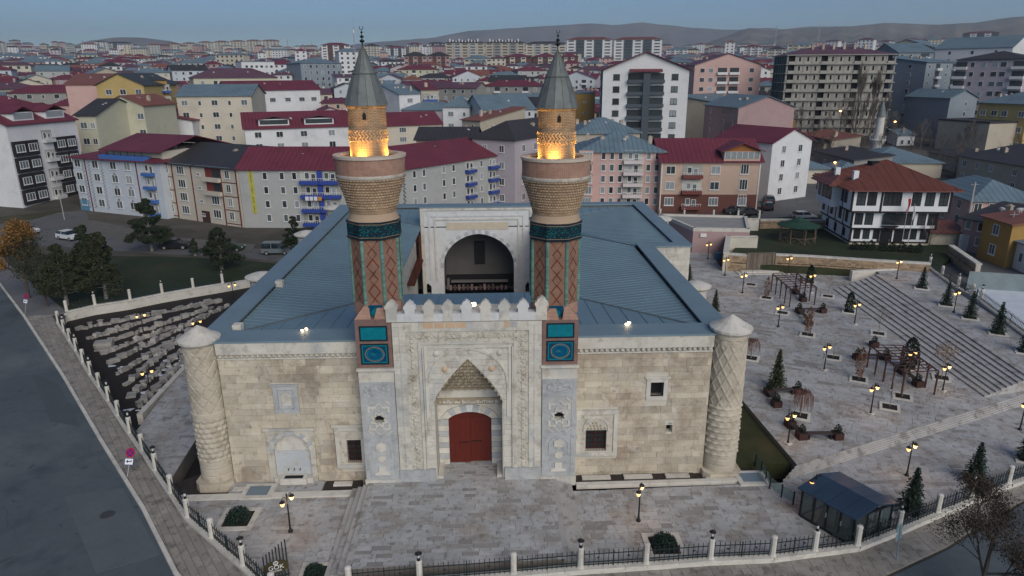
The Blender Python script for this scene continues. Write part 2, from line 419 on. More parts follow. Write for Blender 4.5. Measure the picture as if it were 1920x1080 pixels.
slab('verge', P2((-160,390),(-20,372),(140,352),(158,378),(160,385),(60,412),(-200,445)), 0.12, 0.15, GRASS2)

rnd = random.Random(55); mb = MB()
for k in range(20):     # oil and tar marks, patched cuts and a few long cracks
    p = G(rnd.uniform(-10, 260), rnd.uniform(640, 1070), 0.02)
    if not inside([tuple(q) for q in road_l], p.x, p.y): continue
    a0 = rnd.random()*6; r0 = rnd.uniform(0.06, 0.22); n_ = 9; mb.poly([(p.x+r0*rnd.uniform(.6,1.3)*cos(2*pi*j/n_)*1.8*cos(a0)-r0*sin(2*pi*j/n_)*sin(a0)*.5, p.y+r0*rnd.uniform(.6,1.3)*cos(2*pi*j/n_)*1.8*sin(a0)+r0*sin(2*pi*j/n_)*cos(a0)*.5, 0.025) for j in range(n_)])
for k in range(5):
    p = G(rnd.uniform(0, 230), rnd.uniform(640, 1060), 0.02); a0 = rnd.uniform(1.9, 2.6); x, y = p.x, p.y
    for j in range(16):
        a1 = a0+rnd.uniform(-.5,.5); nx, ny = x+0.5*cos(a1), y+0.5*sin(a1)
        if inside([tuple(q) for q in road_l], nx, ny) and inside([tuple(q) for q in road_l], x, y): mb.poly([(x-.011*sin(a1),y+.011*cos(a1),0.026),(nx-.011*sin(a1),ny+.011*cos(a1),0.026),(nx+.011*sin(a1),ny-.011*cos(a1),0.026),(x+.011*sin(a1),y-.011*cos(a1),0.026)])
        x, y = nx, ny
struct(mb.build('road_marks', mat('tar_marks', (0.055,0.066,0.074), rough=0.6)))
slab('road_patch', P2((60,700),(110,720),(150,800),(95,790), z=0.03), 0.030, 0.02, mat('patched_asphalt', (0.074,0.088,0.098), var=0.1, fine=0.1))
slab('road_patch', P2((120,930),(230,915),(300,1040),(180,1075), z=0.03), 0.031, 0.02, mat('pale_patched_asphalt', (0.10,0.118,0.128), var=0.1, fine=0.1))
# paved forecourt, raised middle, side courts
PLX0, PLX1, ZPL = -6.2, 5.3, 0.5
fr = [tuple(p) for p in FF]
pave('platform_paving', [(PLX0,-9.35),(PLX1,-9.0),(PLX1,-1.1),(2.2,-1.1),(2.2,1.3),(-2.2,1.3),(-2.2,-1.1),(PLX0,-1.1)], ZPL, PAVE, 1.0, 0.34, nobj=230, seed=5, m2=PAVED, frac2=0.13)
wl = [(PLX0-1.6,-8.3), tuple(FF[0])] + [CORNER] + [tuple(p) for p in LF[::-1][:7]] + [(-22.0,3.0),(-20.2,0.6),(-19.3,-2.1),(-7.4,-2.1),(-7.4,-8.3)]
pave('left_court_paving', [CORNER]+[tuple(p) for p in LF[::-1][:7]] + [tuple(G(345,690)[:2]), (-20.5,6.0), (-20.0,0.5), (-18.9,-2.1),(-7.5,-2.1),(-7.5,-9.5)], 0.0, PAVE, 0.95, 0.4, rz=0.0, nobj=230, seed=6, m2=PAVED, frac2=0.08)
pave('right_court_paving', [(6.5,-2.0),(20.5,-1.6),tuple(G(1470,900)[:2]),tuple(G(1720,816)[:2]),tuple(G(1990,732)[:2]),(62,14),(60,7)] + [tuple(p) for p in FF[::-1][:9]] + [(6.5,-9.1)], 0.0, PAVE, 1.0, 0.4, rz=0.0, nobj=260, seed=7, m2=PAVED, frac2=0.10)
# steps down from the raised middle
def flight(name, base, up, n, z0, dz, m, nt=0.0):
    """n steps between a lower line (base) and an upper line (up); every step is one part"""
    r = thing(name, *nt) if nt else None
    (a, b), (c, d) = base, up
    for k in range(n):
        t = k/n; p = [(a[0]+(c[0]-a[0])*t, a[1]+(c[1]-a[1])*t), (b[0]+(d[0]-b[0])*t, b[1]+(d[1]-b[1])*t), d, c]
        if k == n-1: pass
        o = MB().prism(p, z0-0.05+dz*k, z0+dz*(k+1)-0.004).build('step', m, r)
    return r
def steps_struct(name, *a):
    r = bpy.data.objects.new(name, None); COL.objects.link(r); r['kind'] = 'structure'
    (base, up, n, z0, dz, m) = a; (p, q), (c, d) = base, up
    for k in range(n):
        t = k/n; pl = [(p[0]+(c[0]-p[0])*t, p[1]+(c[1]-p[1])*t), (q[0]+(d[0]-q[0])*t, q[1]+(d[1]-q[1])*t), d, c]
        MB().prism(pl, z0-0.3 if k == 0 else z0+dz*k-0.004, z0+dz*(k+1)-0.004).build('step', m, r)
    return r
steps_struct('left_platform_steps', ((-7.6,-9.5),(-7.6,-1.3)), ((-6.2,-9.4),(-6.2,-1.3)), 4, 0.0, 0.125, STAIR)
steps_struct('right_platform_steps', ((6.6,-1.3),(6.6,-9.1)), ((5.3,-1.3),(5.3,-9.05)), 4, 0.0, 0.125, STAIR)
# right side: the plaza, the long flight down to the forecourt and the wide flight up to the upper terrace
U0, U1 = tuple(G(1495,872,ZP)[:2]), tuple(G(1990,716,ZP)[:2]); L0, L1 = tuple(G(1468,902,0)[:2]), tuple(G(2000,734,0)[:2])
steps_struct('lower_flight', (L1, L0), (U1, U0), 5, 0.0, 0.12, STAIR)
A0, B0 = tuple(G(1563,543,ZP)[:2]), tuple(G(1846,745,ZP)[:2]); C0, D0 = tuple(G(1650,513,ZU)[:2]), tuple(G(1940,706,ZU)[:2])
plaza = [tuple(G(1385,742,ZP)[:2]), U0, U1, B0, A0, tuple(WALLT[3]), tuple(WALLT[0]), tuple(G(1330,470,ZP)[:2]), (27.0,60.0), (21.6,46.0), (21.6,23.5), (18.4,22.0), (18.4,6.0)]
pave('plaza_paving', plaza, ZP, PAVE, 1.2, 0.5, rz=-0.5, nobj=0, seed=8, m2=PAVED, frac2=0.07)
steps_struct('upper_flight', (A0, B0), (C0, D0), 9, ZP, (ZU-ZP)/9, STAIR)
upper = [C0, D0, (68.0,14.0), (74.0,22.0), tuple(G(1925,632,ZU)[:2]), tuple(G(1790,545,ZU)[:2]), tuple(G(1745,500,ZU)[:2]), tuple(WALLT[4]), tuple(WALLT[3])]
pave('upper_terrace_paving', upper, ZU, PAVE, 1.2, 0.5, rz=-0.5, seed=9, thick=2.6, m2=PAVED, frac2=0.06)
slab('grass_triangle', [tuple(G(1384,742,0.3)[:2]), tuple(G(1488,868,0.3)[:2]), tuple(G(1372,866,0.3)[:2]), (18.0,3.0),(18.2,6.2)], 0.25, 1.2, mat('green_turf', (0.035,0.040,0.014), var=0.25, scale=0.6, fine=0.25, stain=((0.055,0.045,0.02),0.5,0.56,0.6)))
# stone garden floor
slab('stone_garden_soil', [tuple(p) for p in LF[:10]] + [tuple(G(262,776)[:2]), tuple(G(345,690)[:2]), (-20.5,8.0), (-20.5,60.0), RWEND] + RW[::-1], -0.80, 0.4, SOIL)
mb = MB(); a, b = G(262,779,0), G(352,684,0)
mb.obox(((a.x+b.x)/2, (a.y+b.y)/2, -0.35), ((b-a).length, 0.45, 1.0), atan2(b.y-a.y, b.x-a.x)); struct(mb.build('garden_kerb', PALE))
# right-hand streets, garden and yards behind the wall
ZR = 0.9
slab('back_street', P2((1405,420),(1425,330),(1480,322),(1560,345),(1540,420),(1500,428), z=ZR), ZR, 1.2, ASPH2)
slab('right_street', P2((1740,560),(1700,470),(1765,395),(1830,430),(1990,520),(2200,600),(2200,700), z=ZR), ZR, 1.2, ASPH2)
slab('house_garden', [tuple(WALLT[0]), tuple(WALLT[3]), tuple(WALLT[4])] + P2((1790,478),(1745,400),(1560,400),(1424,410), z=1.5), 1.5, 1.9, GRASS)
slab('yard_snow', P2((1812,545),(1850,538),(1960,545),(2000,620),(1930,640),(1850,590), z=ZR), ZR+0.02, 0.1, SNOW)
# ------------------------------------------------------------------ the madrasa
MAD = thing('madrasa', 'large sandstone madrasa with crown gate, twin brick minarets and grey sheet-metal roof', 'madrasa', (0, 0, 0))
H = 10.0
def holes_wall(M, x0, x1, z0, z1, holes, y0, y1):
    xs = sorted({x0, x1, *[h[0] for h in holes], *[h[1] for h in holes]}); zs = sorted({z0, z1, *[h[2] for h in holes], *[h[3] for h in holes]})
    for a, b in zip(xs[:-1], xs[1:]):
        for c, d in zip(zs[:-1], zs[1:]):
            mx, mz = (a+b)/2, (c+d)/2
            if any(h[0] < mx < h[1] and h[2] < mz < h[3] for h in holes): continue
            M.box(a, b, y0, y1, c, d)
def ashlar(parent, x0, x1, z0, z1, holes, yf, m, nobj, seed, rh=0.47):
    """coursed stones, each with its own face and joints, in front of a backing wall"""
    rnd = random.Random(seed); n = round((z1-z0)/rh); hs = [rnd.uniform(0.8, 1.2) for _ in range(n)]; s_ = sum(hs); z = z0; st = []
    for h in hs:
        h = h/s_*(z1-z0); x = x0 - rnd.random()*0.8
        while x < x1:
            w = rnd.uniform(0.6, 1.5); a, b = max(x, x0), min(x+w, x1); x += w
            segs = [(a, b)]
            for (hx0, hx1, hz0, hz1) in holes:
                if hz0 < z+h-0.05 and hz1 > z+0.05:
                    ns = []
                    for (p, q) in segs:
                        if q <= hx0 or p >= hx1: ns.append((p, q)); continue
                        if p < hx0: ns.append((p, hx0))
                        if q > hx1: ns.append((hx1, q))
                    segs = ns
            for p, q in segs:
                if q-p > 0.12: st.append((p+0.006, q-0.006, z+0.006, z+h-0.006))
        z += h
    rnd.shuffle(st)
    for k, (p, q, c, d) in enumerate(st[:nobj]):
        cx, cz = (p+q)/2, (c+d)/2; e = rnd.uniform(0, 0.035)
        MB().box(p-cx, q-cx, -0.03-e*0.7, 0.05, c-cz, d-cz).build('stone', m, parent, (cx, yf, cz), fix=False)
    if len(st) > nobj:
        mb = MB()
        for (p, q, c, d) in st[nobj:]: mb.box(p, q, yf-0.03-rnd.uniform(0, 0.035), yf+0.05, c, d)
        stuff(mb.build('stones', m, parent, fix=False))
MORTAR = mat('lime_mortar', (0.52,0.49,0.42), var=0.1)
# front wall, two wings with their openings
lwin = (-8.05,-7.12,1.25,2.95); lf = (-13.2,-10.1,-0.2,3.75); lsq = (-12.15,-11.15,5.25,6.6)
rwin = (7.62,9.0,1.75,3.3); rsq = (11.75,12.6,5.65,6.65); rsl = (12.95,13.35,3.0,3.65)
def surround(part, h, t=0.3, proud=0.12, m=STONE2, top=True):
    mb = MB(); x0, x1, z0, z1 = h
    mb.box(x0-t, x0, -proud, 0.2, z0-t, z1+t); mb.box(x1, x1+t, -proud, 0.2, z0-t, z1+t)
    mb.box(x0, x1, -proud+0.003, 0.2, z0-t, z0); mb.box(x0, x1, -proud+0.003, 0.2, z1, z1+t)
    mb.box(x0-t-0.12, x1+t+0.12, -proud-0.05, 0.1, z1+t, z1+t+0.12)
    return mb.build('window_surround', m, part)
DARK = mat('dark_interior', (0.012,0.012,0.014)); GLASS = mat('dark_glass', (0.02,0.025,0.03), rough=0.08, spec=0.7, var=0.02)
REDW = mat('red_brown_wood', (0.075,0.018,0.010), rough=0.6, var=0.12, fine=0.15)
def mwindow(h, parent, depth=0.45, bars=True):
    x0, x1, z0, z1 = h; f = MB(); t = 0.07; y = depth-0.2
    f.box(x0, x1, y, y+0.06, z0, z0+t); f.box(x0, x1, y, y+0.06, z1-t, z1); f.box(x0, x0+t, y+0.002, y+0.058, z0+t, z1-t); f.box(x1-t, x1, y+0.002, y+0.058, z0+t, z1-t)
    xm = (x0+x1)/2; f.box(xm-t*0.7, xm+t*0.7, y-0.004, y+0.05, z0+t, z1-t)
    for k in range(1, 4): zz = z0+(z1-z0)*k/4; f.box(x0+t, x1-t, y+0.01, y+0.045, zz-0.02, zz+0.02)
    w = f.build('window', REDW, parent); MB().box(x0, x1, y+0.05, y+0.07, z0, z1).build('pane', GLASS, w)
    if bars:
        g = MB()
        for k in range(1, 7): xx = x0+(x1-x0)*k/7; g.tube((xx, 0.03, z0), (xx, 0.03, z1), 0.015, n=4)
        for k in range(1, 5): zz = z0+(z1-z0)*k/5; g.tube((x0, 0.03, zz), (x1, 0.03, zz), 0.012, n=4)
        g.build('grille', BLACK, w)
    return w
for side, x0, x1, holes in (('l', -15.6, -6.75, [lwin, lf, lsq]), ('r', 6.9, 15.6, [rwin, rsq, rsl])):
    mb = MB(); holes_wall(mb, x0, x1, -0.6, 9.35, holes, 0.02, 0.75)
    w = mb.build('front_wall', MORTAR, MAD)
    hh = [(h[0]-0.3, h[1]+0.3, h[2]-0.3, h[3]+0.3) if h not in (lf, rsl) else h for h in holes]
    if side == 'l': hh.append((-8.45,-6.75,1.0,3.85)); 
    else: hh.append((6.95,9.75,1.35,4.8))
    ashlar(w, x0, x1, -0.4, 8.72, hh, 0.02, STONE, 148, 11 if side == 'l' else 12)
    # cornice: string course, dentil blocks, plain fascia
    c = MB(); c.box(x0, x1, -0.10, 0.3, 8.74, 8.84); c.box(x0, x1, -0.16, 0.3, 9.10, 9.9)
    cc = c.build('cornice', STONE2, MAD)
    d = MB(); x = x0+0.1
    while x < x1-0.15:
        d.blob((x+0.13, -0.10, 8.97), 0.13, 6, 3, 0.12, (1.0, 0.7, 0.85)); x += 0.33
    stuff(d.build('dentil', CARVE, cc))
    surround(w, lsq if side == 'l' else rsq, 0.28, 0.07, MARBLE if side == 'l' else PALE)
mwindow(rwin, MAD); mwindow(lwin, MAD)
g = MB(); x0, x1, z0, z1 = rsq; g.box(x0, x1, 0.45, 0.5, z0, z1); b = g.build('window', DARK, MAD)
g = MB()
for k in range(1, 8): g.tube((x0, 0.1, z0+(z1-z0)*k/8), (x1, 0.1, z0+(z1-z0)*k/8), 0.018, n=4)
g.build('grille', BLACK, b)
MB().box(rsl[0], rsl[1], 0.5, 0.55, rsl[2], rsl[3]).build('slit_window', DARK, MAD)
a = MB(); a.wallpoly([(rsl[0]-0.1,rsl[3]-0.1),(rsl[1]+0.1,rsl[3]-0.1),(rsl[1]+0.1,rsl[3]+0.25),(rsl[0]-0.1,rsl[3]+0.25)], -0.02, 0.3, [[(rsl[0],rsl[3]-0.05),(rsl[1],rsl[3]-0.05),((rsl[0]+rsl[1])/2,rsl[3]+0.13)]]); a.build('slit_lintel', STONE2, MAD)
sqx = MB(); sqx.box(-12.1,-11.2,0.10,0.2,5.3,6.55); sqx.build('blind_panel', PALE, MAD)
sqx = MB(); sqx.wallpoly([(-12.15,5.25),(-11.15,5.25),(-11.15,6.6),(-12.15,6.6)], 0.03, 0.12, [[(-11.98,5.4),(-11.32,5.4),(-11.32,6.2),(-11.65,6.45),(-11.98,6.2)]]); sqx.build('blind_arch', MARBLE, MAD)

def star(cx, cz, r, n=8, ratio=0.62, a0=None):
    a0 = pi/n if a0 is None else a0
    return [(cx+(r if k % 2 == 0 else r*ratio)*cos(a0+pi*k/n), cz+(r if k % 2 == 0 else r*ratio)*sin(a0+pi*k/n)) for k in range(2*n)]
def arch(cx, z0, w, zs, za, n=8, ptd=True):
    """pointed arch outline, from lower left up and over to lower right"""
    h = w/2; P = [(cx-h, z0)]
    for k in range(n+1):
        t = k/n; P.append((cx-h*cos(t*pi/2)**(1.0 if not ptd else 1.15), zs+(za-zs)*sin(t*pi/2)**(1.0 if not ptd else 0.9)))
    for k in range(n-1, -1, -1):
        t = k/n; P.append((cx+h*cos(t*pi/2)**(1.0 if not ptd else 1.15), zs+(za-zs)*sin(t*pi/2)**(1.0 if not ptd else 0.9)))
    P.append((cx+h, z0)); return P
def ring(M, outer, inner, y0, y1):
    """strip between two outlines of the same count, extruded"""
    n = len(outer)
    for k in range(n-1):
        a, b, c, d = outer[k], outer[k+1], inner[k+1], inner[k]
        i = len(M.v); M.v += [(p[0], y, p[1]) for y in (y0, y1) for p in (a, b, c, d)]
        for q in ((0,1,2,3),(7,6,5,4),(0,4,5,1),(1,5,6,2),(2,6,7,3),(3,7,4,0)): M.face([i+t for t in q])
    return M
# right window aedicule and its half-hidden twin on the left
for x0, x1, zt, h, nm in ((6.97, 9.72, 4.78, rwin, 'r'), (-8.75, -6.72, 3.95, lwin, 'l')):
    mb = MB(); e = 0.28
    mb.wallpoly([(x0, h[2]-0.35),(x1, h[2]-0.35),(x1, zt),(x0, zt)], -0.16, 0.05, [[(x0+e, h[2]-0.1),(x1-e, h[2]-0.1),(x1-e, zt-0.3),(x0+e, zt-0.3)]])
    f = mb.build('window_frame', STONE2, MAD)
    mb = MB(); mb.wallpoly([(x0+e, h[2]-0.1),(x1-e, h[2]-0.1),(x1-e, zt-0.3),(x0+e, zt-0.3)], -0.08, 0.04, [[(h[0],h[2]),(h[1],h[2]),(h[1],h[3]),(h[0],h[3])]]); mb.build('inner_frame', CARVE, f)
    cx = (h[0]+h[1])/2
    if nm == 'r':
        ring(MB(), arch(cx, h[3]-0.1, 1.75, h[3]+0.1, h[3]+1.05), arch(cx, h[3]-0.1, 1.5, h[3]+0.1, h[3]+0.88), -0.14, -0.07).build('relieving_arch', STONE2, f)
        mb = MB(); mb.box(x0+0.5, x1-0.5, -0.13, -0.07, zt-0.62, zt-0.4); mb.build('inscription_panel', CARVE, f)
        mb = MB()
        for r_ in range(3):
            for k in range(5-r_*2+1): mb.blob((cx-0.55+0.11*r_+0.22*k+0.05*r_, -0.06, h[3]+0.12+0.2*r_), 0.12, 5, 3, 0.1, (0.8,0.7,0.9))
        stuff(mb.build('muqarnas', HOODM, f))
    else:
        mb = MB()
        for k in range(5): mb.blob((h[0]+0.12+0.21*k, -0.09, h[3]+0.13), 0.1, 5, 3, 0.1, (0.9,0.5,0.7))
        stuff(mb.build('lintel_carving', CARVE, f)); MB().box(x0-0.15, x1, -0.22, -0.1, zt, zt+0.13).build('hood_mould', STONE2, f)
# the fountain niche in the left wing
fx = -11.62
mb = MB(); mb.wallpoly([(-13.2,-0.2),(-10.1,-0.2),(-10.1,3.75),(-13.2,3.75)], -0.12, 0.3, [arch(fx, 0.3, 2.35, 2.25, 3.45)]); fo_ = mb.build('fountain', CARVE, MAD)
k = 0; oa, ia = arch(fx, 2.0, 2.9, 2.3, 3.72, 6), arch(fx, 2.0, 2.35, 2.25, 3.45, 6)
for j in range(1, len(oa)-2):
    ring(MB(), oa[j:j+2], ia[j:j+2], -0.17, -0.10).build('voussoir', MARBLE if j % 2 else STONE2, fo_)
MB().wallpoly(arch(fx, 0.25, 2.36, 2.25, 3.45), 0.12, 0.3).build('back_panel', PALE, fo_)
MB().box(fx-1.17, fx+1.17, 0.06, 0.13, 0.45, 2.2).build('marble_slab', mat('faded_marble', (0.44,0.47,0.49), var=0.1, stain=((0.38,0.36,0.32),1.2,0.56,0.7)), fo_)
MB().box(fx-0.85, fx+0.85, -0.55, 0.1, 0.0, 0.42).box(fx-1.25, fx-0.86, -0.35, 0.05, -0.1, 0.35).box(fx+0.86, fx+1.25, -0.35, 0.05, -0.1, 0.35).build('basin', PALE, fo_)
MB().box(fx-0.6, fx+0.6, -0.45, -0.1, 0.424, 0.43).build('basin_shade_sheet', DARK, fo_)  # flat dark sheet on the solid basin, painted as the shade of a hollow
for k in (-1, 0, 1): MB().tube((fx+0.38*k, 0.08, 0.85), (fx+0.38*k, -0.1, 0.85), 0.03, n=6).tube((fx+0.38*k, -0.1, 0.85), (fx+0.38*k, -0.1, 0.77), 0.02, n=6).build('tap', BLACK, fo_)
mb = MB()
for sx in (-1, 1):
    for j in range(3):
        a = (fx+sx*1.5, -0.12, 2.2+0.42*j); b = (fx+sx*0.95, -0.12, 2.75+0.36*j); mb.tube(a, b, 0.045, n=4); mb.tube((fx+sx*1.5, -0.12, 2.75+0.3*j), (fx+sx*(1.0+0.1*j), -0.12, 2.4+0.3*j), 0.045, n=4)
mb.build('strapwork', STONE2, fo_)
MB().box(-13.35, -9.95, -0.2, -0.05, 3.76, 3.9).build('hood_mould', STONE2, fo_)

# ---- crown gate
YF = -1.2
GATE = MB()
niche = [(-2.12,0.5),(-2.12,5.75)]
tiers = 9
for k in range(tiers):      # stepped outline of the muqarnas hood
    t0, t1 = k/tiers, (k+1)/tiers; w0 = 2.05*(1-t0**1.35)+0.10; w1 = 2.05*(1-t1**1.35)+0.10
    z0_ = 6.0+2.85*t0; niche += [(-w0, z0_), (-(w0*0.55+w1*0.45), z0_+0.17), (-(w0+w1)/2, 6.0+2.85*(t0+t1)/2)]
niche.append((0.03, 8.95))
opening = niche + [(-x, z) for x, z in niche[::-1][1:]]
GATE.wallpoly([(-4.5,0.0),(4.6,0.0),(4.6,11.5),(-4.5,11.5)], YF+0.12, YF+2.2, [opening])
gate = GATE.build('crown_gate', MORTAR, MAD)
MB().box(-4.5, 4.6, YF+2.2, 1.9, 4.6, 11.5).build('gate_body', STONE2, gate)
# plinth, framing bands, mouldings
MB().box(-4.5,-2.2,YF-0.1,YF+0.12,0.0,1.35).build('plinth', MARBLE, gate); MB().box(2.25,4.6,YF-0.1,YF+0.12,0.0,1.35).build('plinth', MARBLE, gate)
def frame(nm, xo, xi, zo, zi, y0, y1, m, zb=1.35, cx=0.04):
    if nm in ('outer_band', 'carved_band'):
        rn = random.Random(int(xo*10)); z = zb
        while z < zo-0.1:
            h_ = min(rn.uniform(0.38, 0.62), zo-z)
            for sx in (-1, 1): e = rn.random()*0.02; MB().box(min(sx*xo, sx*xi)+cx, max(sx*xo, sx*xi)+cx, y0-e, y1, z+0.006, z+h_-0.006).build('band_block', m, gate, fix=False)
            z += h_
        x = -xi
        while x < xi-0.1: w_ = min(rn.uniform(0.6, 1.0), xi-x); MB().box(cx+x+0.006, cx+x+w_-0.006, y0-rn.random()*0.02, y1, zi, zo).build('band_block', m, gate, fix=False); x += w_
        return
    mb = MB(); mb.box(cx-xo, cx-xi, y0, y1, zb, zo); mb.box(cx+xi, cx+xo, y0, y1, zb, zo); mb.box(cx-xi, cx+xi, y0+0.002, y1, zi, zo); return mb.build(nm, m, gate)
frame('outer_band', 4.52, 3.75, 11.45, 10.85, YF-0.02, YF+0.13, STONE2)
frame('carved_band', 3.75, 3.0, 10.85, 10.15, YF+0.04, YF+0.13, CARVE)
frame('inner_moulding', 3.0, 2.82, 10.15, 10.0, YF-0.03, YF+0.13, STONE2)
frame('inner_band', 2.66, 2.5, 9.85, 9.72, YF+0.02, YF+0.13, PALE, zb=5.0)
mb = MB()       # knotted relief climbing the carved band, and the palmettes over it
for sx in (-1, 1):
    z = 1.5
    while z < 10.7:
        mb.blob((0.04+sx*3.38, YF+0.03, z), 0.15, 6, 3, 0.35, (1.0,0.5,1.0)); mb.blob((0.04+sx*(3.38+0.2*(1 if int(z/0.28) % 2 else -1)), YF+0.03, z+0.14), 0.1, 5, 3, 0.3, (0.9,0.45,1.1)); z += 0.28
x = -2.95
while x < 3.0: mb.blob((x, YF+0.03, 10.5), 0.15, 6, 3, 0.4, (1.1,0.45,0.9)); mb.blob((x+0.13, YF+0.03, 10.28+0.4*random.random()), 0.09, 5, 3, 0.3, (1,0.45,1)); x += 0.27
stuff(mb.build('carved_relief', CARVE, gate))
for sx in (-1, 1):
    for xx in (4.1, 2.75): MB().tube((0.04+sx*xx, YF+0.0, 1.4), (0.04+sx*xx, YF+0.0, 9.8 if xx < 3 else 11.2), 0.06, n=6).build('colonnette', STONE2, gate)
for k in range(9):      # pinkish replaced stones under the parapet
    x = -2.6+0.66*k
    MB().box(x, x+0.6, YF-0.032, YF+0.0, 11.05, 11.42).build('frieze_block', [mat('salmon_stone', (0.50,0.36,0.24), var=0.15), STONE2, MARBLE][(k*7) % 3 if k not in (1,2,6,7) else 0], gate)
# big relieving arch with bosses and the lattice of stones round it
oa, ia = arch(0.04, 5.0, 5.0, 7.3, 9.75, 10), arch(0.04, 5.0, 4.75, 7.3, 9.6, 10)
ring(MB(), oa, ia, YF+0.02, YF+0.13).build('great_arch', STONE2, gate)
for sx in (-1, 1):
    MB().blob((0.04+sx*1.95, YF+0.1, 9.35), 0.2, 10, 6, 0.0, (1,0.6,1)).build('boss', PALE, gate, smooth=True)
    MB().blob((0.04+sx*1.45, YF+0.1, 8.3), 0.2, 10, 6, 0.0, (1,0.6,1)).build('boss', mat('salmon_stone', (0.5,0.36,0.24)), gate, smooth=True)
# coursed facing of the gate between the bands and the opening
mb = MB(); rn = random.Random(8); lf_ = [(-2.82,1.36)]+[(-2.14,1.36)]+[(x-0.02, z) for x, z in niche[1:-1]]+[(0.04,9.0),(0.04,9.98),(-2.82,9.98)]
for sx in (1, -1):
    z = 1.36
    while z < 9.98:
        h_ = min(rn.uniform(0.30,0.42), 9.99-z); x = -2.85
        while x < 0.04:
            w_ = rn.uniform(0.45,0.9); c = clip_rect(lf_, x+0.008, min(x+w_, 0.045)-0.008, z+0.008, z+h_-0.008); x += w_
            if len(c) >= 3 and area(c) > 0.01: mb.wallpoly([(sx*a_+0.03*(sx < 0), b_) for a_, b_ in c], YF+0.095-rn.random()*0.02, YF+0.125)
        z += h_
stuff(mb.build('facing_stones', STONE2, gate))
# inside the niche
mb = MB(); mb.wallpoly([(-2.3,0.5),(2.3,0.5),(2.3,7.0),(-2.3,7.0)], YF+2.0, YF+2.3, [[(-1.42,0.5)]+[(x, z) for x, z in [(-1.42,3.95),(-1.0,4.22),(-0.5,4.38),(0,4.43),(0.5,4.38),(1.0,4.22),(1.42,3.95)]]+[(1.42,0.5)]])
nb = mb.build('niche_back', STONE2, gate)
HO = MB()       # muqarnas: rows of small hollow cells, each row further forward
rnd = random.Random(4)
for k in range(tiers+1):
    t = k/(tiers+1); w = 2.1*(1-t**1.3)+0.12; z0_ = 5.75+3.05*t; dep = 2.0*(1-t)**1.15+0.14; y = YF+dep; hh = 3.05/(tiers+1)
    HO.box(-w-0.1, w+0.1, y, YF+2.19, z0_, z0_+hh+0.06)
    nc = max(1, round(2*w/0.42)); cw = 2*w/nc
    for j in range(nc):
        cx = -w+cw*(j+0.5+(0.0 if k % 2 else 0.0))
        HO.extr([[(cx-cw/2, y, z0_), (cx, y-0.13, z0_-0.03), (cx+cw/2, y, z0_)]], Vector((0, 0.03, hh*0.45)))
        HO.blob((cx, y-0.02, z0_+hh*0.70), cw*0.40, 6, 3, 0.1, (1.0,0.55,0.55))
        HO.tube((cx-cw/2, y-0.05, z0_-0.02), (cx-cw/2, y-0.0, z0_+hh), 0.035, 0.06, 4)
    for sx in (-1, 1): HO.box(sx*w-0.12, sx*w+0.12, YF+0.16, y, z0_+0.04, z0_+hh) if k else None
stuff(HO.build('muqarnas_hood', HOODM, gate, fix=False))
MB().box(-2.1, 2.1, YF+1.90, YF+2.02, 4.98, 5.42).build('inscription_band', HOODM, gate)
mb = MB(); rnd = random.Random(9); x = -1.95
while x < 1.95:
    hgt = rnd.uniform(0.1, 0.3); mb.box(x, x+0.06, YF+1.86, YF+1.92, 5.05, 5.05+hgt); mb.box(x+0.02, x+0.17, YF+1.865, YF+1.92, 5.05+hgt*rnd.random(), 5.1+hgt*rnd.random()+0.03); x += rnd.uniform(0.12, 0.2)
stuff(mb.build('carved_script', STONE2, gate))
# striped jambs and joggled voussoirs
zz = 0.5; k = 0
while zz < 3.85:
    for sx in (-1, 1):
        MB().box(min(sx*1.42, sx*2.1), max(sx*1.42, sx*2.1), YF+1.90, YF+2.05, zz+0.01, zz+0.41).build('jamb_block', MARBLE if k % 2 else PALE, nb)
    zz += 0.42; k += 1
o_ = [(-1.9,4.0),(-1.5,4.5),(-1.1,4.72),(-0.68,4.85),(-0.22,4.92),(0.22,4.92),(0.68,4.85),(1.1,4.72),(1.5,4.5),(1.9,4.0)]
i_ = [(-1.42,3.95),(-1.18,4.12),(-0.88,4.27),(-0.52,4.37),(-0.17,4.42),(0.17,4.42),(0.52,4.37),(0.88,4.27),(1.18,4.12),(1.42,3.95)]
for j in range(9): ring(MB(), o_[j:j+2], i_[j:j+2], YF+1.87, YF+2.05).build('voussoir', MARBW if j == 4 else (MARBLE if j % 2 else STONE2), nb)
# door: two red leaves, one set back a little
DOOR = mat('red_door_wood', (0.105,0.013,0.007), rough=0.5, var=0.14, scale=1.5, fine=0.2, spec=0.4)
for sx, yo in ((-1, 2.1), (1, 2.22)):
    pts = [(0.0,0.55),(sx*1.42,0.55),(sx*1.42,3.95),(sx*1.0,4.22),(sx*0.5,4.38),(0.0,4.43)]
    d = MB().wallpoly(pts, YF+yo, YF+yo+0.1).build('door', DOOR, gate)
    for k in range(4): xx = sx*(0.18+0.35*k); MB().box(xx-0.155, xx+0.155, YF+yo-0.02, YF+yo+0.01, 0.6, 3.9).build('plank', DOOR, d)
    MB().box(min(sx*0.05, sx*0.75), max(sx*0.05, sx*0.75), YF+yo-0.05, YF+yo, 2.05, 2.1).build('bar', BLACK, d)
# side steps inside the niche
mb = MB()
for sx in (-1, 1): mb.box(min(sx*1.75,sx*2.1), max(sx*1.75,sx*2.1), YF+0.2, YF+1.9, 0.5, 0.7)
mb.build('niche_bench', PALE, gate)
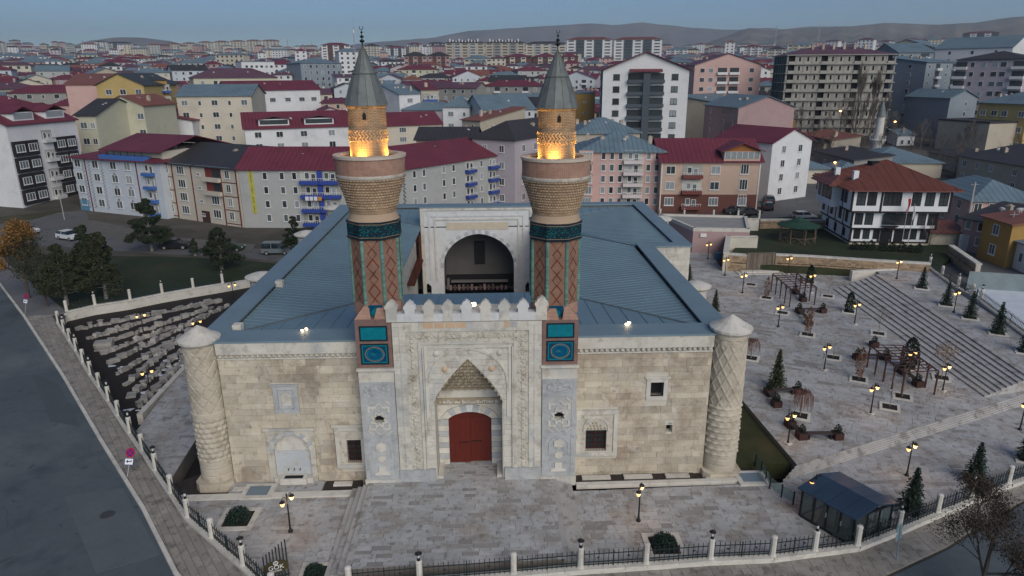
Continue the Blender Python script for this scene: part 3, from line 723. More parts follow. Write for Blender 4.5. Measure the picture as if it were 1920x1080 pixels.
# parapet with merlons
mb = MB(); mb.box(-4.2, 4.3, YF-0.06, YF+0.5, 11.5, 12.0); par = mb.build('parapet', MARBW, gate)
def merlon(cx, m, hh=0.95, w=0.30):
    P = [(-w,0),(w,0),(w*1.0,0.42*hh),(w*1.25,0.55*hh),(w*1.2,0.66*hh),(w*0.85,0.75*hh),(w*0.75,0.86*hh),(w*0.3,0.97*hh),(0,1.03*hh),(-w*0.3,0.97*hh),(-w*0.75,0.86*hh),(-w*0.85,0.75*hh),(-w*1.2,0.66*hh),(-w*1.25,0.55*hh),(-w,0.42*hh)]
    MB().wallpoly([(cx+a, 11.502+0.35+b) for a, b in P], YF-0.08, YF+0.28).build('merlon', m, gate)
    MB().box(cx-w, cx+w, YF-0.085, YF+0.2, 11.5, 11.853).build('merlon_base', m, gate)
for k in range(7): merlon(-3.35+1.13*k, [MARBW, STONE2, PALE][(k*5) % 3])
for sx, hx in ((-1, 1.0), (1, 1.12)): merlon(0.05+sx*4.5, STONE2, hx, 0.33)

# ---- the flanks that carry the minarets
TRQ = mat('turquoise_tile', (0.0,0.16,0.21), rough=0.3, spec=0.5, var=0.2, scale=2.5); TRQ2 = mat('deep_blue_tile', (0.0,0.055,0.115), rough=0.35, var=0.25, scale=2.5)
NAVY = mat('navy_tile', (0.010,0.022,0.035), rough=0.35, var=0.2); BUFF = mat('buff_tile', (0.22,0.16,0.11), var=0.1)
brA = brickmat('red_brick', (0.33,0.15,0.10), (0.26,0.115,0.08), (0.38,0.29,0.235), ms=0.014)
brB = brickmat('buff_brick', (0.46,0.31,0.19), (0.37,0.245,0.145), (0.22,0.155,0.10), bw=0.30, bh=0.088, ms=0.018)
brC = brickmat('purple_brick', (0.20,0.11,0.092), (0.17,0.10,0.10), (0.24,0.17,0.14), bw=0.22, bh=0.06)
brD = brickmat('corbel_brick', (0.40,0.28,0.18), (0.30,0.205,0.13), (0.24,0.175,0.12), bw=0.26, bh=0.12, ms=0.02)
def lattice(N, L, uv, base):
    """glazed brick inlay: turquoise diaper and dark red lozenges in stepped courses"""
    def m(op, a, b=None, c=None):
        q = N.new('ShaderNodeMath'); q.operation = op
        for i, v in enumerate((a, b, c)):
            if v is None: continue
            if isinstance(v, (int, float)): q.inputs[i].default_value = v
            else: L.new(v, q.inputs[i])
        return q.outputs[0]
    sp = N.new('ShaderNodeSeparateXYZ'); L.new(uv, sp.inputs[0])
    u = m('ABSOLUTE', m('SUBTRACT', m('FRACT', m('DIVIDE', sp.outputs[0], 1.115)), 0.5)); v = m('DIVIDE', m('FLOOR', m('DIVIDE', sp.outputs[1], 0.065)), 1/0.065)
    uu = m('MULTIPLY', m('DIVIDE', m('FLOOR', m('MULTIPLY', u, 24)), 24), 1.115)
    # lozenges: |v - centre| = 0.62*(1 - u/0.37)
    vc = m('ABSOLUTE', m('SUBTRACT', m('FRACT', m('DIVIDE', v, 1.55)), 0.5))
    dist = m('ABSOLUTE', m('SUBTRACT', m('ADD', m('MULTIPLY', vc, 1.55), m('MULTIPLY', uu, 1.35)), 0.42))
    d1 = m('LESS_THAN', dist, 0.05); dist2 = m('ABSOLUTE', m('SUBTRACT', m('ADD', m('MULTIPLY', m('SUBTRACT', 0.5, vc), 1.55), m('MULTIPLY', uu, 1.35)), 0.30)); d1 = m('MAXIMUM', d1, m('LESS_THAN', dist2, 0.045))
    t = m('ABSOLUTE', m('SUBTRACT', m('FRACT', m('DIVIDE', m('ADD', v, uu), 0.26)), 0.5)); d2 = m('LESS_THAN', t, 0.13)
    t2 = m('ABSOLUTE', m('SUBTRACT', m('FRACT', m('DIVIDE', m('SUBTRACT', v, uu), 0.26)), 0.5)); d2 = m('MAXIMUM', d2, m('LESS_THAN', t2, 0.10))
    a = N.new('ShaderNodeMix'); a.data_type = 'RGBA'; L.new(m('MULTIPLY', d2, 0.6), a.inputs[0]); L.new(base, a.inputs[6]); a.inputs[7].default_value = (0.135,0.165,0.150,1)
    b = N.new('ShaderNodeMix'); b.data_type = 'RGBA'; L.new(m('MULTIPLY', d1, 0.9), b.inputs[0]); L.new(a.outputs[2], b.inputs[6]); b.inputs[7].default_value = (0.115,0.022,0.010,1)
    return b.outputs[2]
brL = brickmat('inlaid_brick', (0.31,0.135,0.075), (0.25,0.105,0.06), (0.22,0.15,0.12), bh=0.065, pattern=lattice)
def tilepat(N, L, uv, base):
    vo = N.new('ShaderNodeTexVoronoi'); vo.inputs['Scale'].default_value = 9.0; L.new(uv, vo.inputs['Vector'])
    r = N.new('ShaderNodeMath'); r.operation = 'LESS_THAN'; L.new(vo.outputs['Distance'], r.inputs[0]); r.inputs[1].default_value = 0.34
    a = N.new('ShaderNodeMix'); a.data_type = 'RGBA'; L.new(r.outputs[0], a.inputs[0]); a.inputs[6].default_value = (0.008,0.022,0.036,1); a.inputs[7].default_value = (0.0,0.13,0.135,1)
    return a.outputs[2]
brT = brickmat('tile_mosaic', (0.01,0.03,0.05), (0.01,0.03,0.05), (0.01,0.03,0.05), pattern=tilepat)
RIB = mat('turquoise_brick_rib', (0.12,0.235,0.205), isl=0.25, var=0.2, scale=2)
for sx, dz, nm in ((-1, 0.12, 'left'), (1, -0.10, 'right')):
    x0, x1 = (-6.7,-4.52) if sx < 0 else (4.62,6.82); cx = (x0+x1)/2
    mb = MB(); mb.wallpoly([(x0,0.0),(x1,0.0),(x1,8.35),(x0,8.35)], YF+0.03, YF+0.5, [[(cx-0.3,4.75),(cx+0.3,4.75),(cx+0.3,5.1),(cx,5.3),(cx-0.3,5.1)]]); mb.box(x0, x1, YF+0.5, 1.6, 0.0, 8.35)
    fl = mb.build('gate_flank', STONE2, MAD)
    MB().box(cx-0.35, cx+0.35, YF+0.42, YF+0.48, 4.7, 5.4).build('window', DARK, fl)
    MB().wallpoly([(x0+0.02,0.7),(x1-0.02,0.7),(x1-0.02,7.55),(x0+0.02,7.55)], YF-0.03, YF+0.032, [[(cx-0.78,0.95),(cx+0.78,0.95),(cx+0.78,3.65),(cx-0.78,3.65)], [(cx-0.78,3.85),(cx+0.78,3.85),(cx+0.78,6.35),(cx-0.78,6.35)], [(cx-0.85,6.6),(cx+0.85,6.6),(cx+0.85,7.45),(cx-0.85,7.45)]]).build('marble_facing', MARBLE, fl)
    MB().box(x0-0.05, x1+0.05, YF-0.12, YF+0.05, 0.0, 0.7).build('plinth', STONE2, fl)
    MB().box(x0-0.08, x1+0.08, YF-0.14, YF+0.05, 8.35, 8.5).build('ledge', STONE2, fl)
    MB().wallpoly([(x0+0.05,0.72),(x1-0.05,0.72),(x1-0.05,7.54),(x0+0.05,7.54)], YF+0.0, YF+0.034, [[(cx-0.3,4.75),(cx+0.3,4.75),(cx+0.3,5.1),(cx,5.3),(cx-0.3,5.1)]]).build('panel_ground', MARBLE, fl)
    ring(MB(), star(cx, 5.0, 0.62)+[star(cx, 5.0, 0.62)[0]], star(cx, 5.0, 0.44)+[star(cx, 5.0, 0.44)[0]], YF-0.06, YF+0.03).build('star_moulding', STONE2, fl)
    mb = MB()
    for ax in (-1, 1):
        for az in (-1, 1):
            px_, pz_ = cx+ax*0.62, 5.08+az*0.82
            mb.box(px_-0.07 if ax > 0 else px_-0.07, px_+0.07, YF-0.05, YF+0.03, min(pz_, pz_-az*0.42), max(pz_, pz_-az*0.42)); mb.box(min(px_-ax*0.07, px_-ax*0.45), max(px_-ax*0.07, px_-ax*0.45), YF-0.048, YF+0.03, min(pz_, pz_-az*0.13), max(pz_, pz_-az*0.13))
    for a, b in (((-.78,5.95),(-.4,6.3)),((.78,5.95),(.4,6.3)),((-.78,4.2),(-.4,3.88)),((.78,4.2),(.4,3.88)),((-.4,5.7),(0,6.1)),((.4,5.7),(0,6.1)),((-.4,4.3),(0,3.92)),((.4,4.3),(0,3.92))): mb.tube((cx+a[0], YF-0.01, a[1]), (cx+b[0], YF-0.01, b[1]), 0.05, n=4)
    mb.build('strapwork', PALE, fl)
    # vase-like carving in the lower panel
    MB().wallpoly(star(cx, 3.05, 0.36, 6, 0.85)[:], YF-0.07, YF+0.01).build('rosette', STONE2, fl)
    MB().wallpoly(star(cx, 2.2, 0.30, 8, 0.75), YF-0.06, YF+0.01).build('rosette', STONE2, fl)
    MB().wallpoly([(cx-0.5,1.0),(cx+0.5,1.0),(cx+0.5,1.18),(cx+0.22,1.25),(cx+0.22,1.65),(cx-0.22,1.65),(cx-0.22,1.25),(cx-0.5,1.18)], YF-0.06, YF+0.01).build('stepped_base', PALE, fl)
    ring(MB(), arch(cx, 2.3, 1.3, 2.9, 3.58, 5), arch(cx, 2.3, 1.14, 2.9, 3.48, 5), YF-0.04, YF+0.01).build('blind_arch', MARBLE, fl)
    mb = MB(); rnd = random.Random(3 if sx < 0 else 4)
    for k in range(26): mb.tube((cx+rnd.uniform(-.8,.8), YF-0.02, rnd.uniform(6.65,7.4)), (cx+rnd.uniform(-.8,.8), YF-0.02, rnd.uniform(6.65,7.4)), 0.035, n=4)
    for k in range(5): mb.blob((cx-0.7+0.35*k, YF-0.01, 7.0+0.12*(k % 2)), 0.14, 7, 3, 0.1, (1,0.5,1))
    stuff(mb.build('carved_panel', MARBLE, fl))
    # brick base with tile panels
    mi = thing.__call__ if False else None
    M_ = bpy.data.objects.new('minaret', None); COL.objects.link(M_); M_.parent = MAD; M_.location = (5.5*sx+0.04*(sx < 0), 0.8, dz)
    bx0, bx1 = x0-M_.location.x, x1-M_.location.x; zb = 8.5-dz; zt = 11.55
    def ubox(M, a, b, c, d, e, f):
        i = len(M.v); M.v += [(a,c,e),(b,c,e),(b,d,e),(a,d,e),(a,c,f),(b,c,f),(b,d,f),(a,d,f)]
        for q, w_ in (((0,1,5,4), b-a), ((1,2,6,5), d-c), ((2,3,7,6), b-a), ((3,0,4,7), d-c), ((4,5,6,7), b-a)): M.face([i+t for t in q], [(0,0),(w_,0),(w_,f-e),(0,f-e)])
    mb = MB(); ubox(mb, bx0, bx1, YF-0.75, 1.45, zb, zt); base = mb.build('brick_base', brC, M_)
    mc = (bx0+bx1)/2; yf = YF-0.75
    def panel(z0_, z1_, m, mbord, inset=0.06):
        w = 0.85
        fr_ = MB().wallpoly([(mc-w,z0_),(mc+w,z0_),(mc+w,z1_),(mc-w,z1_)], yf-0.05, yf+0.01, [[(mc-w+0.09,z0_+0.09),(mc+w-0.09,z0_+0.09),(mc+w-0.09,z1_-0.09),(mc-w+0.09,z1_-0.09)]]).build('tile_panel', mbord, M_)
        MB().box(mc-w+0.09, mc+w-0.09, yf-0.03, yf+0.005, z0_+0.09, z1_-0.09).build('tile', m, fr_)
        return fr_
    panel(10.28-dz+0.0, 11.25-dz, TRQ, NAVY)
    fr_ = panel(8.75-dz, 10.1-dz, TRQ2, NAVY)
    c_ = 9.42-dz
    circ = lambda r, n=28: [(mc+r*cos(2*pi*k/n)*1.22, c_+r*sin(2*pi*k/n)) for k in range(n+1)]
    ring(MB(), circ(0.49), circ(0.44), yf-0.06, yf-0.02).build('tile_ring', BUFF, fr_)
    MB().wallpoly(circ(0.42)[:-1], yf-0.05, yf-0.02).build('tile_disc', mat('cobalt_tile', (0.0,0.06,0.16), rough=0.35, var=0.25, scale=3), fr_)
    ring(MB(), circ(0.40), circ(0.35), yf-0.056, yf-0.03).build('tile_ring', TRQ, fr_)
    mb = MB()
    for k in range(16): a = 2*pi*k/16; mb.tube((mc, yf-0.055, c_), (mc+0.3*1.2*cos(a), yf-0.055, c_+0.3*sin(a)), 0.012, n=3)
    mb.build('tile_rays', TRQ, fr_)
    bb = [(mc-0.76,8.84-dz),(mc+0.76,8.84-dz),(mc+0.76,10.01-dz),(mc-0.76,10.01-dz)]; ib = [(mc-0.69,8.91-dz),(mc+0.69,8.91-dz),(mc+0.69,9.94-dz),(mc-0.69,9.94-dz)]
    ring(MB(), bb+[bb[0]], ib+[ib[0]], yf-0.045, yf-0.02).build('tile_border', TRQ, fr_)
    # transition from square to shaft with corner pyramids and a small blind window
    mb = MB(); ubox(mb, -1.18, 1.18, -1.18, 1.18, zt, zt+0.1)
    for ax in (-1, 1):
        for ay in (-1, 1):
            x_, y_ = (bx0 if ax < 0 else bx1), (yf if ay < 0 else 1.45)
            mb.poly([(x_, y_, zt), (x_-ax*1.0, y_, zt), (x_-ax*0.75, y_-ay*0.75, zt+0.95)], [(0,0),(1,0),(.5,.9)]); mb.poly([(x_, y_, zt), (x_, y_-ay*1.0, zt), (x_-ax*0.75, y_-ay*0.75, zt+0.95)], [(0,0),(1,0),(.5,.9)])
            mb.poly([(x_-ax*1.0, y_, zt), (x_, y_-ay*1.0, zt), (x_-ax*0.75, y_-ay*0.75, zt+0.95)], [(0,0),(1,0),(.5,.9)])
    mb.build('transition', brA, M_)
    n8 = 8; a8 = pi/8; R8 = 1.42/cos(pi/8)
    mb = MB(); mb.lathe([(R8,zt),(R8,zt+0.75)], n=8, uv=True, a0=a8); mb.build('shaft_foot', brA, M_)
    mbx = MB(); mbx.wallpoly([(-0.42+mc*0,zt+0.02),(0.42,zt+0.02),(0.42,zt+0.72),(-0.42,zt+0.72)], -1.50, -1.38, [[(-0.27,zt+0.04),(0.27,zt+0.04),(0.27,zt+0.35),(0,zt+0.6),(-0.27,zt+0.35)]]); tf = mbx.build('tile_niche', TRQ2, M_)
    MB().box(-0.3, 0.3, -1.44, -1.40, zt+0.03, zt+0.62).build('tile', TRQ, tf)
    mb = MB(); zs0, zs1 = zt+0.75, 16.3
    for k in range(8):
        a0_, a1_ = a8+2*pi*k/8, a8+2*pi*(k+1)/8; i = len(mb.v)
        for (aa, z) in ((a0_, zs0), (a1_, zs0), (a1_, zs1), (a0_, zs1)): mb.v.append((R8*cos(aa), R8*sin(aa), z))
        L8 = 1.115; mb.face([i, i+1, i+2, i+3], [(0,0),(L8,0),(L8,zs1-zs0),(0,zs1-zs0)])
    mb.build('shaft', brL, M_)
    for k in range(8):      # glazed half-round ribs laid in courses
        aa = a8+2*pi*k/8; mb = MB(); z = zs0
        while z < zs1-0.05: mb.tube((R8*0.985*cos(aa), R8*0.985*sin(aa), z), (R8*0.985*cos(aa), R8*0.985*sin(aa), z+0.105), 0.11, n=8); z += 0.12
        mb.build('rib', RIB, M_)
    mb = MB(); Rb = 1.52/cos(pi/8); mb.lathe([(Rb,16.3),(Rb,17.35)], n=8, uv=True, a0=a8); mb.lathe([(R8-0.1,17.35),(Rb,17.35)], n=8, uv=True, a0=a8); bd = mb.build('tile_band', brT, M_)
    for z in (16.3, 17.25):
        mb = MB().lathe([(Rb+0.03,z),(Rb+0.05,z+0.10),(Rb-0.02,z+0.11)], n=8, a0=a8); mb.build('navy_border', NAVY, bd)
        MB().lathe([(Rb+0.02,z+(0.12 if z < 17 else -0.05)),(Rb+0.02,z+(0.16 if z < 17 else -0.01))], n=8, a0=a8).build('buff_line', BUFF, bd)
    MB().lathe([(1.55,17.35),(1.48,17.45),(1.40,17.72),(1.36,17.8)], n=32).build('neck_moulding', PALE if 0 else mat('buff_plaster', (0.36,0.27,0.19), var=0.1), M_, smooth=True)
    prof = []
    for k in range(13):
        t = k/12; r = 1.37+0.60*t**1.25; z = 17.8+1.95*t; prof += [(r, z), (r+0.045, z+0.02), (r+0.045, z+0.14)]
    mb = MB().lathe(prof, n=40, uv=True); cb = mb.build('corbel', brD, M_)
    mb = MB()
    for k in range(2, 13):
        t = k/12; r = 1.40+0.60*t**1.25; z = 17.8+1.95*t; nn = 60
        for j in range(nn):
            a = 2*pi*(j+0.5*(k % 2))/nn; mb.obox((r*cos(a), r*sin(a), z+0.06), (0.09, 0.085, 0.055), a)
    stuff(mb.build('corbel_bricks', mat('corbel_brick_ends', (0.44,0.33,0.22), isl=0.3, var=0.15), cb, fix=False))
    MB().lathe([(1.98,19.83),(2.04,19.86),(2.06,19.95),(2.05,20.04),(2.03,20.08)], n=40).build('white_course', mat('whitewashed_course', (0.42,0.39,0.34), var=0.15, stain=((0.25,0.21,0.17),2,0.55,0.7)), M_, smooth=True)
    mb = MB().lathe([(2.02,20.06),(2.04,21.02)], n=40, uv=True).lathe([(1.66,20.5),(1.66,21.02)], n=40, uv=True).lathe([(0.9,20.5),(1.7,20.5)], n=40, uv=True); mb.build('balcony', brA, M_)
    MB().lathe([(2.10,20.98),(2.12,21.14),(1.66,21.16),(1.64,21.0)], n=40).build('balcony_coping', mat('coping_stone', (0.50,0.44,0.37), var=0.1), M_, smooth=False)
    mb = MB().lathe([(1.10,20.4),(1.08,23.75),(1.14,23.8),(1.16,23.95)], n=36, uv=True); up = mb.build('upper_shaft', brB, M_)
    mb = MB()       # herringbone courses
    for row in range(4):
        for j in range(34):
            a = 2*pi*j/34; z = 21.98+row*0.165; sl = 0.7 if row % 2 else -0.7
            T = Matrix.Rotation(a, 4, 'Z') @ Matrix.Translation((1.10, 0, z)) @ Matrix.Rotation(sl, 4, 'X'); mb.box(-0.03, 0.035, -0.115, 0.115, -0.033, 0.033, T)
    stuff(mb.build('herringbone', mat('herringbone_brick', (0.46,0.31,0.18), isl=0.2), up, fix=False))
    ah = pi*1.5+0.03; T = Matrix.Rotation(ah, 4, 'Z')
    MB().extr([[(1.06,-0.1,23.15),(1.06,0.1,23.15),(1.06,0.1,23.42),(1.06,0,23.56),(1.06,-0.1,23.42)]], Vector((0.06,0,0)), T).build('slit_window', DARK, up)
    mb = MB()       # lead cone in sheets with standing seams
    n14 = 14; cp = [(1.24,23.90),(0.98,24.75),(0.72,25.45),(0.60,25.70),(0.36,26.35),(0.16,26.85),(0.03,27.05)]
    mb.lathe(cp[:4], n=n14); mb.lathe([(0.66,25.60)]+cp[4:], n=n14); mb.lathe([(1.0,23.92),(1.24,23.90)], n=n14); cn = mb.build('cone_roof', LEAD, M_)
    mb = MB()
    for k in range(n14):
        a = 2*pi*k/n14
        for (ra, za), (rb, zb_) in zip(cp[:-1], cp[1:]): mb.tube((ra*cos(a), ra*sin(a), za), (rb*cos(a), rb*sin(a), zb_), 0.022, 0.018, 4)
    mb.lathe([(0.66,25.57),(0.69,25.60),(0.65,25.64)], n=n14); mb.build('cone_seam', mat('lead_seam', (0.09,0.10,0.10)), cn)
    mb = MB(); z = 27.0
    mb.lathe([(0.03,z),(0.035,z+0.25)]+[(0.03+0.12*sin(pi*t/6), z+0.25+0.2*t/6) for t in range(7)]+[(0.03,z+0.48)]+[(0.03+0.09*sin(pi*t/6), z+0.5+0.16*t/6) for t in range(7)]+[(0.02,z+0.75)]+[(0.02+0.06*sin(pi*t/6), z+0.76+0.1*t/6) for t in range(7)]+[(0.012,z+0.95)], n=8)
    for k in range(10): a = 0.9+ (2*pi-1.8)*k/10; b = 0.9+(2*pi-1.8)*(k+1)/10; mb.tube((0.1*sin(a), 0, z+1.05+0.1*cos(a)), (0.1*sin(b), 0, z+1.05+0.1*cos(b)), 0.022, n=4)
    mb.build('finial', BLACK, M_)
    # uplighters on the balcony
    LITM = mat('lit_floodlight', (1,0.7,0.3), emit=(1.0,0.62,0.22), es=10)
    for k, a in enumerate((-0.35, 1.9, 3.6) if sx < 0 else (-0.3, 1.7, 3.5)):
        p = (1.42*cos(a), 1.42*sin(a), 20.62); MB().obox(p, (0.1,0.28,0.12), a).build('floodlight', LITM, M_)
    for a in (-pi*0.57, -0.22, -pi+0.25, pi*0.5):
        p = Vector((1.50*cos(a), 1.50*sin(a), 20.62)); ld = bpy.data.lights.new('uplight', 'SPOT'); ld.energy = 430; ld.color = (1.0,0.57,0.14); ld.spot_size = 1.7; ld.spot_blend = 1.0; ld.shadow_soft_size = 0.06
        lo = bpy.data.objects.new('uplight', ld); COL.objects.link(lo); lo.parent = M_; lo.location = p; dr = Vector((1.0*cos(a), 1.0*sin(a), 22.0))-p; lo.rotation_euler = (-dr).to_track_quat('Z','Y').to_euler()

# ---- corner towers, carved
def tower(nm, cx, cy, r, z0, z1, style, capm):
    mb = MB(); nu, nv = 96, 150; hgt = z1-z0
    def disp(u, v):
        z = v*hgt; a = u*2*pi*r
        t = z/hgt
        if style == 'left':
            if t > 0.52:   # lattice of triangles
                q = abs(((a/0.75+z/0.9) % 1)-0.5); w = abs(((a/0.75-z/0.9) % 1)-0.5); return 0.05*(1 if min(q, w) > 0.07 else 0)-0.01
            if t > 0.47: return 0.10
            if t > 0.16:
                row = floor(z/0.36); f = (z/0.36) % 1; c = ((a/0.42+0.5*(row % 2)) % 1)-0.5; return 0.10*max(0, (1-(c*2)**2))*sin(pi*min(1, f*1.1))
            return 0.03*(1 if (z % 0.5) > 0.04 else 0)
        else:
            if t > 0.93: return 0.05*(0.5+0.5*cos(a/0.3*pi)) if t < 0.97 else 0.06
            if t > 0.50:
                q = abs(((a/0.62+z/1.15) % 1)-0.5); w = abs(((a/0.62-z/1.15) % 1)-0.5); return 0.07*max(0, 1-min(q, w)/0.16)
            if t > 0.12:
                row = floor(z/0.42); f = (z/0.42) % 1; c = ((a/0.5+0.5*(row % 2)) % 1)-0.5; return 0.09*abs(c)*2*(1-f)+0.05*(1 if f < 0.25 else 0)
            return 0.03*(1 if (z % 0.5) > 0.04 else 0)
    for j in range(nv+1):
        for k in range(nu):
            rr = r*(1.0+0.04*(1-j/nv))+disp(k/nu, j/nv)*0.9; a = 2*pi*k/nu; mb.v.append((cx+rr*cos(a), cy+rr*sin(a), z0+hgt*j/nv))
    for j in range(nv):
        for k in range(nu): k2 = (k+1) % nu; mb.face((j*nu+k, j*nu+k2, (j+1)*nu+k2, (j+1)*nu+k))
    t = mb.build('corner_tower', TOWERS, MAD, fix=False)
    MB().lathe([(r*0.95,z1-0.05),(r*1.08,z1),(r*1.25,z1+0.18),(r*1.27,z1+0.34),(r*0.8,z1+0.62),(r*0.35,z1+0.95),(0.02,z1+1.15)], (cx, cy, 0), 16).build('tower_cap', PALE, t)
    s_ = MB(); s_.prism([(cx-r*1.15+0.3,cy-r*1.2),(cx+r*1.15-0.3,cy-r*1.2),(cx+r*1.2,cy-r*0.8),(cx+r*1.2,cy+0.5),(cx-r*1.2,cy+0.5),(cx-r*1.2,cy-r*0.8)], -0.8, z0+0.05).build('tower_base', STONE, t)
tower('l', -16.75, 0.45, 1.02, 0.25, 9.75, 'left', PALE); tower('r', 16.78, 0.35, 1.06, 0.25, 9.95, 'right', PALE)
for (cx, cy, r) in ((-17.6,15.3,1.12),(-17.9,31.2,1.1),(-18.2,46.0,1.1),(17.75,11.0,0.95),(21.2,36.8,1.0)):
    t = MB().lathe([(r*0.85,-0.8),(r*0.85,9.4),(r*0.9,9.5)], (cx, cy, 0), 20).build('buttress', PALE, MAD, smooth=True)
    MB().lathe([(r*0.86,9.4),(r*1.15,9.62),(r*1.17,9.75),(r*0.7,9.95),(0.02,10.12)], (cx, cy, 0), 20).build('buttress_cap', PALE, t)

# ---- side and rear walls
wall_out = [(-16.6,0.75),(16.6,0.75),(16.9,22.9),(20.3,22.9),(20.7,46.2),(-17.2,46.2)]
def side(nm, x0, y0, x1, y1, nobj=0):
    d = Vector((x1-x0, y1-y0)); L_ = d.length; T = Matrix.Translation((x0, y0, 0)) @ Matrix.Rotation(atan2(d.y, d.x), 4, 'Z')
    mb = MB().box(0, L_, 0.03, 0.8, -1.0, 9.9, T); w = mb.build(nm, MORTAR, MAD)
    rnd = random.Random(int(L_*10)); mb = MB(); z = -0.8
    while z < 9.8:
        h_ = min(0.55, 9.85-z); x = 0
        while x < L_: ww = rnd.uniform(0.8, 1.8); mb.box(x+0.01, min(x+ww, L_)-0.01, -rnd.uniform(0, 0.03), 0.05, z+0.01, z+h_-0.01, T); x += ww
        z += 0.55
    stuff(mb.build('stones', STONE2, w, fix=False))
side('side_wall', 16.9, 0.9, 16.9, 22.9); side('wing_front_wall', 16.9, 22.9, 20.6, 22.9); side('side_wall', 20.6, 22.9, 20.9, 46.2)
side('rear_wall', 20.9, 46.2, -17.3, 46.2); side('side_wall', -17.3, 46.2, -16.7, 0.9)

# ---- metal roof: flat copings and inward-sloping seamed planes
def cop(nm, poly, z=H): return MB().prism(poly, z-0.12, z).build(nm, METALC, MAD)
cop('roof_coping', [(-15.75,-0.2),(-6.78,-0.2),(-6.78,1.85),(-15.35,1.85)])
cop('roof_coping', [(6.88,-0.2),(15.8,-0.2),(15.4,1.85),(6.88,1.85)])
cop('roof_coping', [(-15.9,-0.0),(-15.35,1.85),(-15.7,44.6),(-17.5,46.5),(-16.95,1.0)], H+0.01)
cop('roof_coping', [(15.9,0.0),(17.1,1.0),(17.1,22.75),(20.85,22.75),(20.85,24.2),(15.6,24.2),(15.4,1.85)], H+0.01)
cop('roof_coping', [(19.3,24.2),(20.85,24.2),(21.1,46.5),(19.5,44.7)], H+0.02)
cop('roof_coping', [(-17.5,46.5),(-15.7,44.6),(19.5,44.7),(21.1,46.5)], H+0.005)
CX0, CX1, CY0, CY1 = -6.5, 6.4, 12.5, 38.0
zo, zi = 9.7, 8.85
def plane(pts, seams, m=METAL):
    """pts: outer a,b then inner c,d; seams run from outer to inner"""
    mb = MB(); mb.extr([[Vector(p) for p in pts]], Vector((0, 0, -0.12))); r = mb.build('roof', m, MAD)
    a, b, c, d = [Vector(p) for p in pts]; mb = MB(); n = seams
    for k in range(1, n):
        t = k/n; p = a.lerp(b, t); q = d.lerp(c, t)
        mb.tube((p.x, p.y, p.z+0.02), (q.x, q.y, q.z+0.02), 0.03, n=4, caps=False)
    mb.build('roof_seam', mat('roof_seam', (0.17,0.24,0.275), rough=0.5, metal=0.2), r); return r
def par_plane(pts, axis, step, lo, hi):
    mb = MB(); mb.extr([[Vector(p) for p in pts]], Vector((0, 0, -0.12))); r = mb.build('roof', METAL, MAD)
    P = [(p[0], p[1]) for p in pts]; A, B, C = [Vector(p) for p in pts[:3]]; nn = (B-A).cross(C-A)
    zf = lambda x, y: A.z-((x-A.x)*nn.x+(y-A.y)*nn.y)/nn.z
    s = lo+step*0.5; c = 0
    while s < hi:
        q = []
        for i in range(len(P)):
            (xa, ya), (xb, yb) = P[i], P[(i+1) % len(P)]; va, vb = (xa, xb) if axis == 'x' else (ya, yb)
            if (va-s)*(vb-s) < 0: t = (s-va)/(vb-va); q.append((xa+(xb-xa)*t, ya+(yb-ya)*t))
        if len(q) >= 2:
            q.sort(); (xa, ya), (xb, yb) = q[0], q[-1]
            mb = MB(); mb.tube((xa, ya, zf(xa, ya)+0.02), (xb, yb, zf(xb, yb)+0.02), 0.028, n=4, caps=False); mb.build('roof_seam', mat('roof_seam', (0.17,0.24,0.275), rough=0.5, metal=0.2), r)
        s += step
    return r
IX, FY, BY = 15.4, 1.85, 44.65
par_plane([(-IX,FY,zo),(-6.5,12.5,zi),(-6.5,38.0,zi),(-15.7,BY,zo)], 'y', 0.62, FY, BY)
par_plane([(IX,FY,zo),(IX,24.2,zo),(6.4,38.0,zi),(6.4,12.5,zi)], 'y', 0.62, FY, 38)
par_plane([(IX,24.2,zo),(19.4,24.2,zo+0.05),(19.4,BY,zo+0.05),(6.4,38.0,zi)], 'y', 0.62, 24.2, BY)
par_plane([(-IX,FY,zo),(IX,FY,zo),(6.4,12.5,zi),(-6.5,12.5,zi)], 'x', 1.12, -IX, IX)
par_plane([(-15.7,BY,zo),(-6.5,38.0,zi),(6.4,38.0,zi),(19.4,BY,zo)], 'x', 1.12, -15.7, 19.4)
for a, b in (((-IX,FY,zo),(-6.5,12.5,zi)),((IX,FY,zo),(6.4,12.5,zi)),((-15.7,BY,zo),(-6.5,38,zi)),((19.4,BY,zo),(6.4,38,zi)),((15.4,24.2,zo),(6.4,38.0,zi))): MB().tube((a[0],a[1],a[2]+0.01), (b[0],b[1],b[2]+0.01), 0.09, n=4).build('valley_flashing', mat('flashing', (0.13,0.155,0.17), metal=0.2, rough=0.5), MAD)
for p in ((-15.1,2.6),(-15.25,12.5)): MB().box(p[0]-0.28, p[0]+0.28, p[1]-0.28, p[1]+0.28, 9.6, 10.15).build('roof_vent', PALE, MAD)
FLM = mat('lit_lamp_head', (1,0.8,0.5), emit=(1.0,0.70,0.40), es=5)
for (px, py) in ((567,622),(1175,610),(886,577)):
    p = G(px, py, 10.05); f = MB().obox((p.x, p.y, 10.12), (0.12,0.2,0.10), 0.6).obox((p.x+0.2, p.y+0.24, 10.14), (0.12,0.2,0.10), 0.6)
    if px == 886: p = Vector((0.4, -0.45, 12.15)); f = MB().obox((0.45,-0.2,12.2), (0.25,0.15,0.2), 0.5)
    f.build('roof_floodlight', FLM, MAD); ld = bpy.data.lights.new('roof_lamp', 'POINT'); ld.energy = 1.5; ld.color = (1,0.6,0.3); ld.shadow_soft_size = 0.1
    lo = bpy.data.objects.new('roof_lamp', ld); COL.objects.link(lo); lo.parent = MAD; lo.location = (p.x, p.y, 10.4 if px != 886 else 12.5)
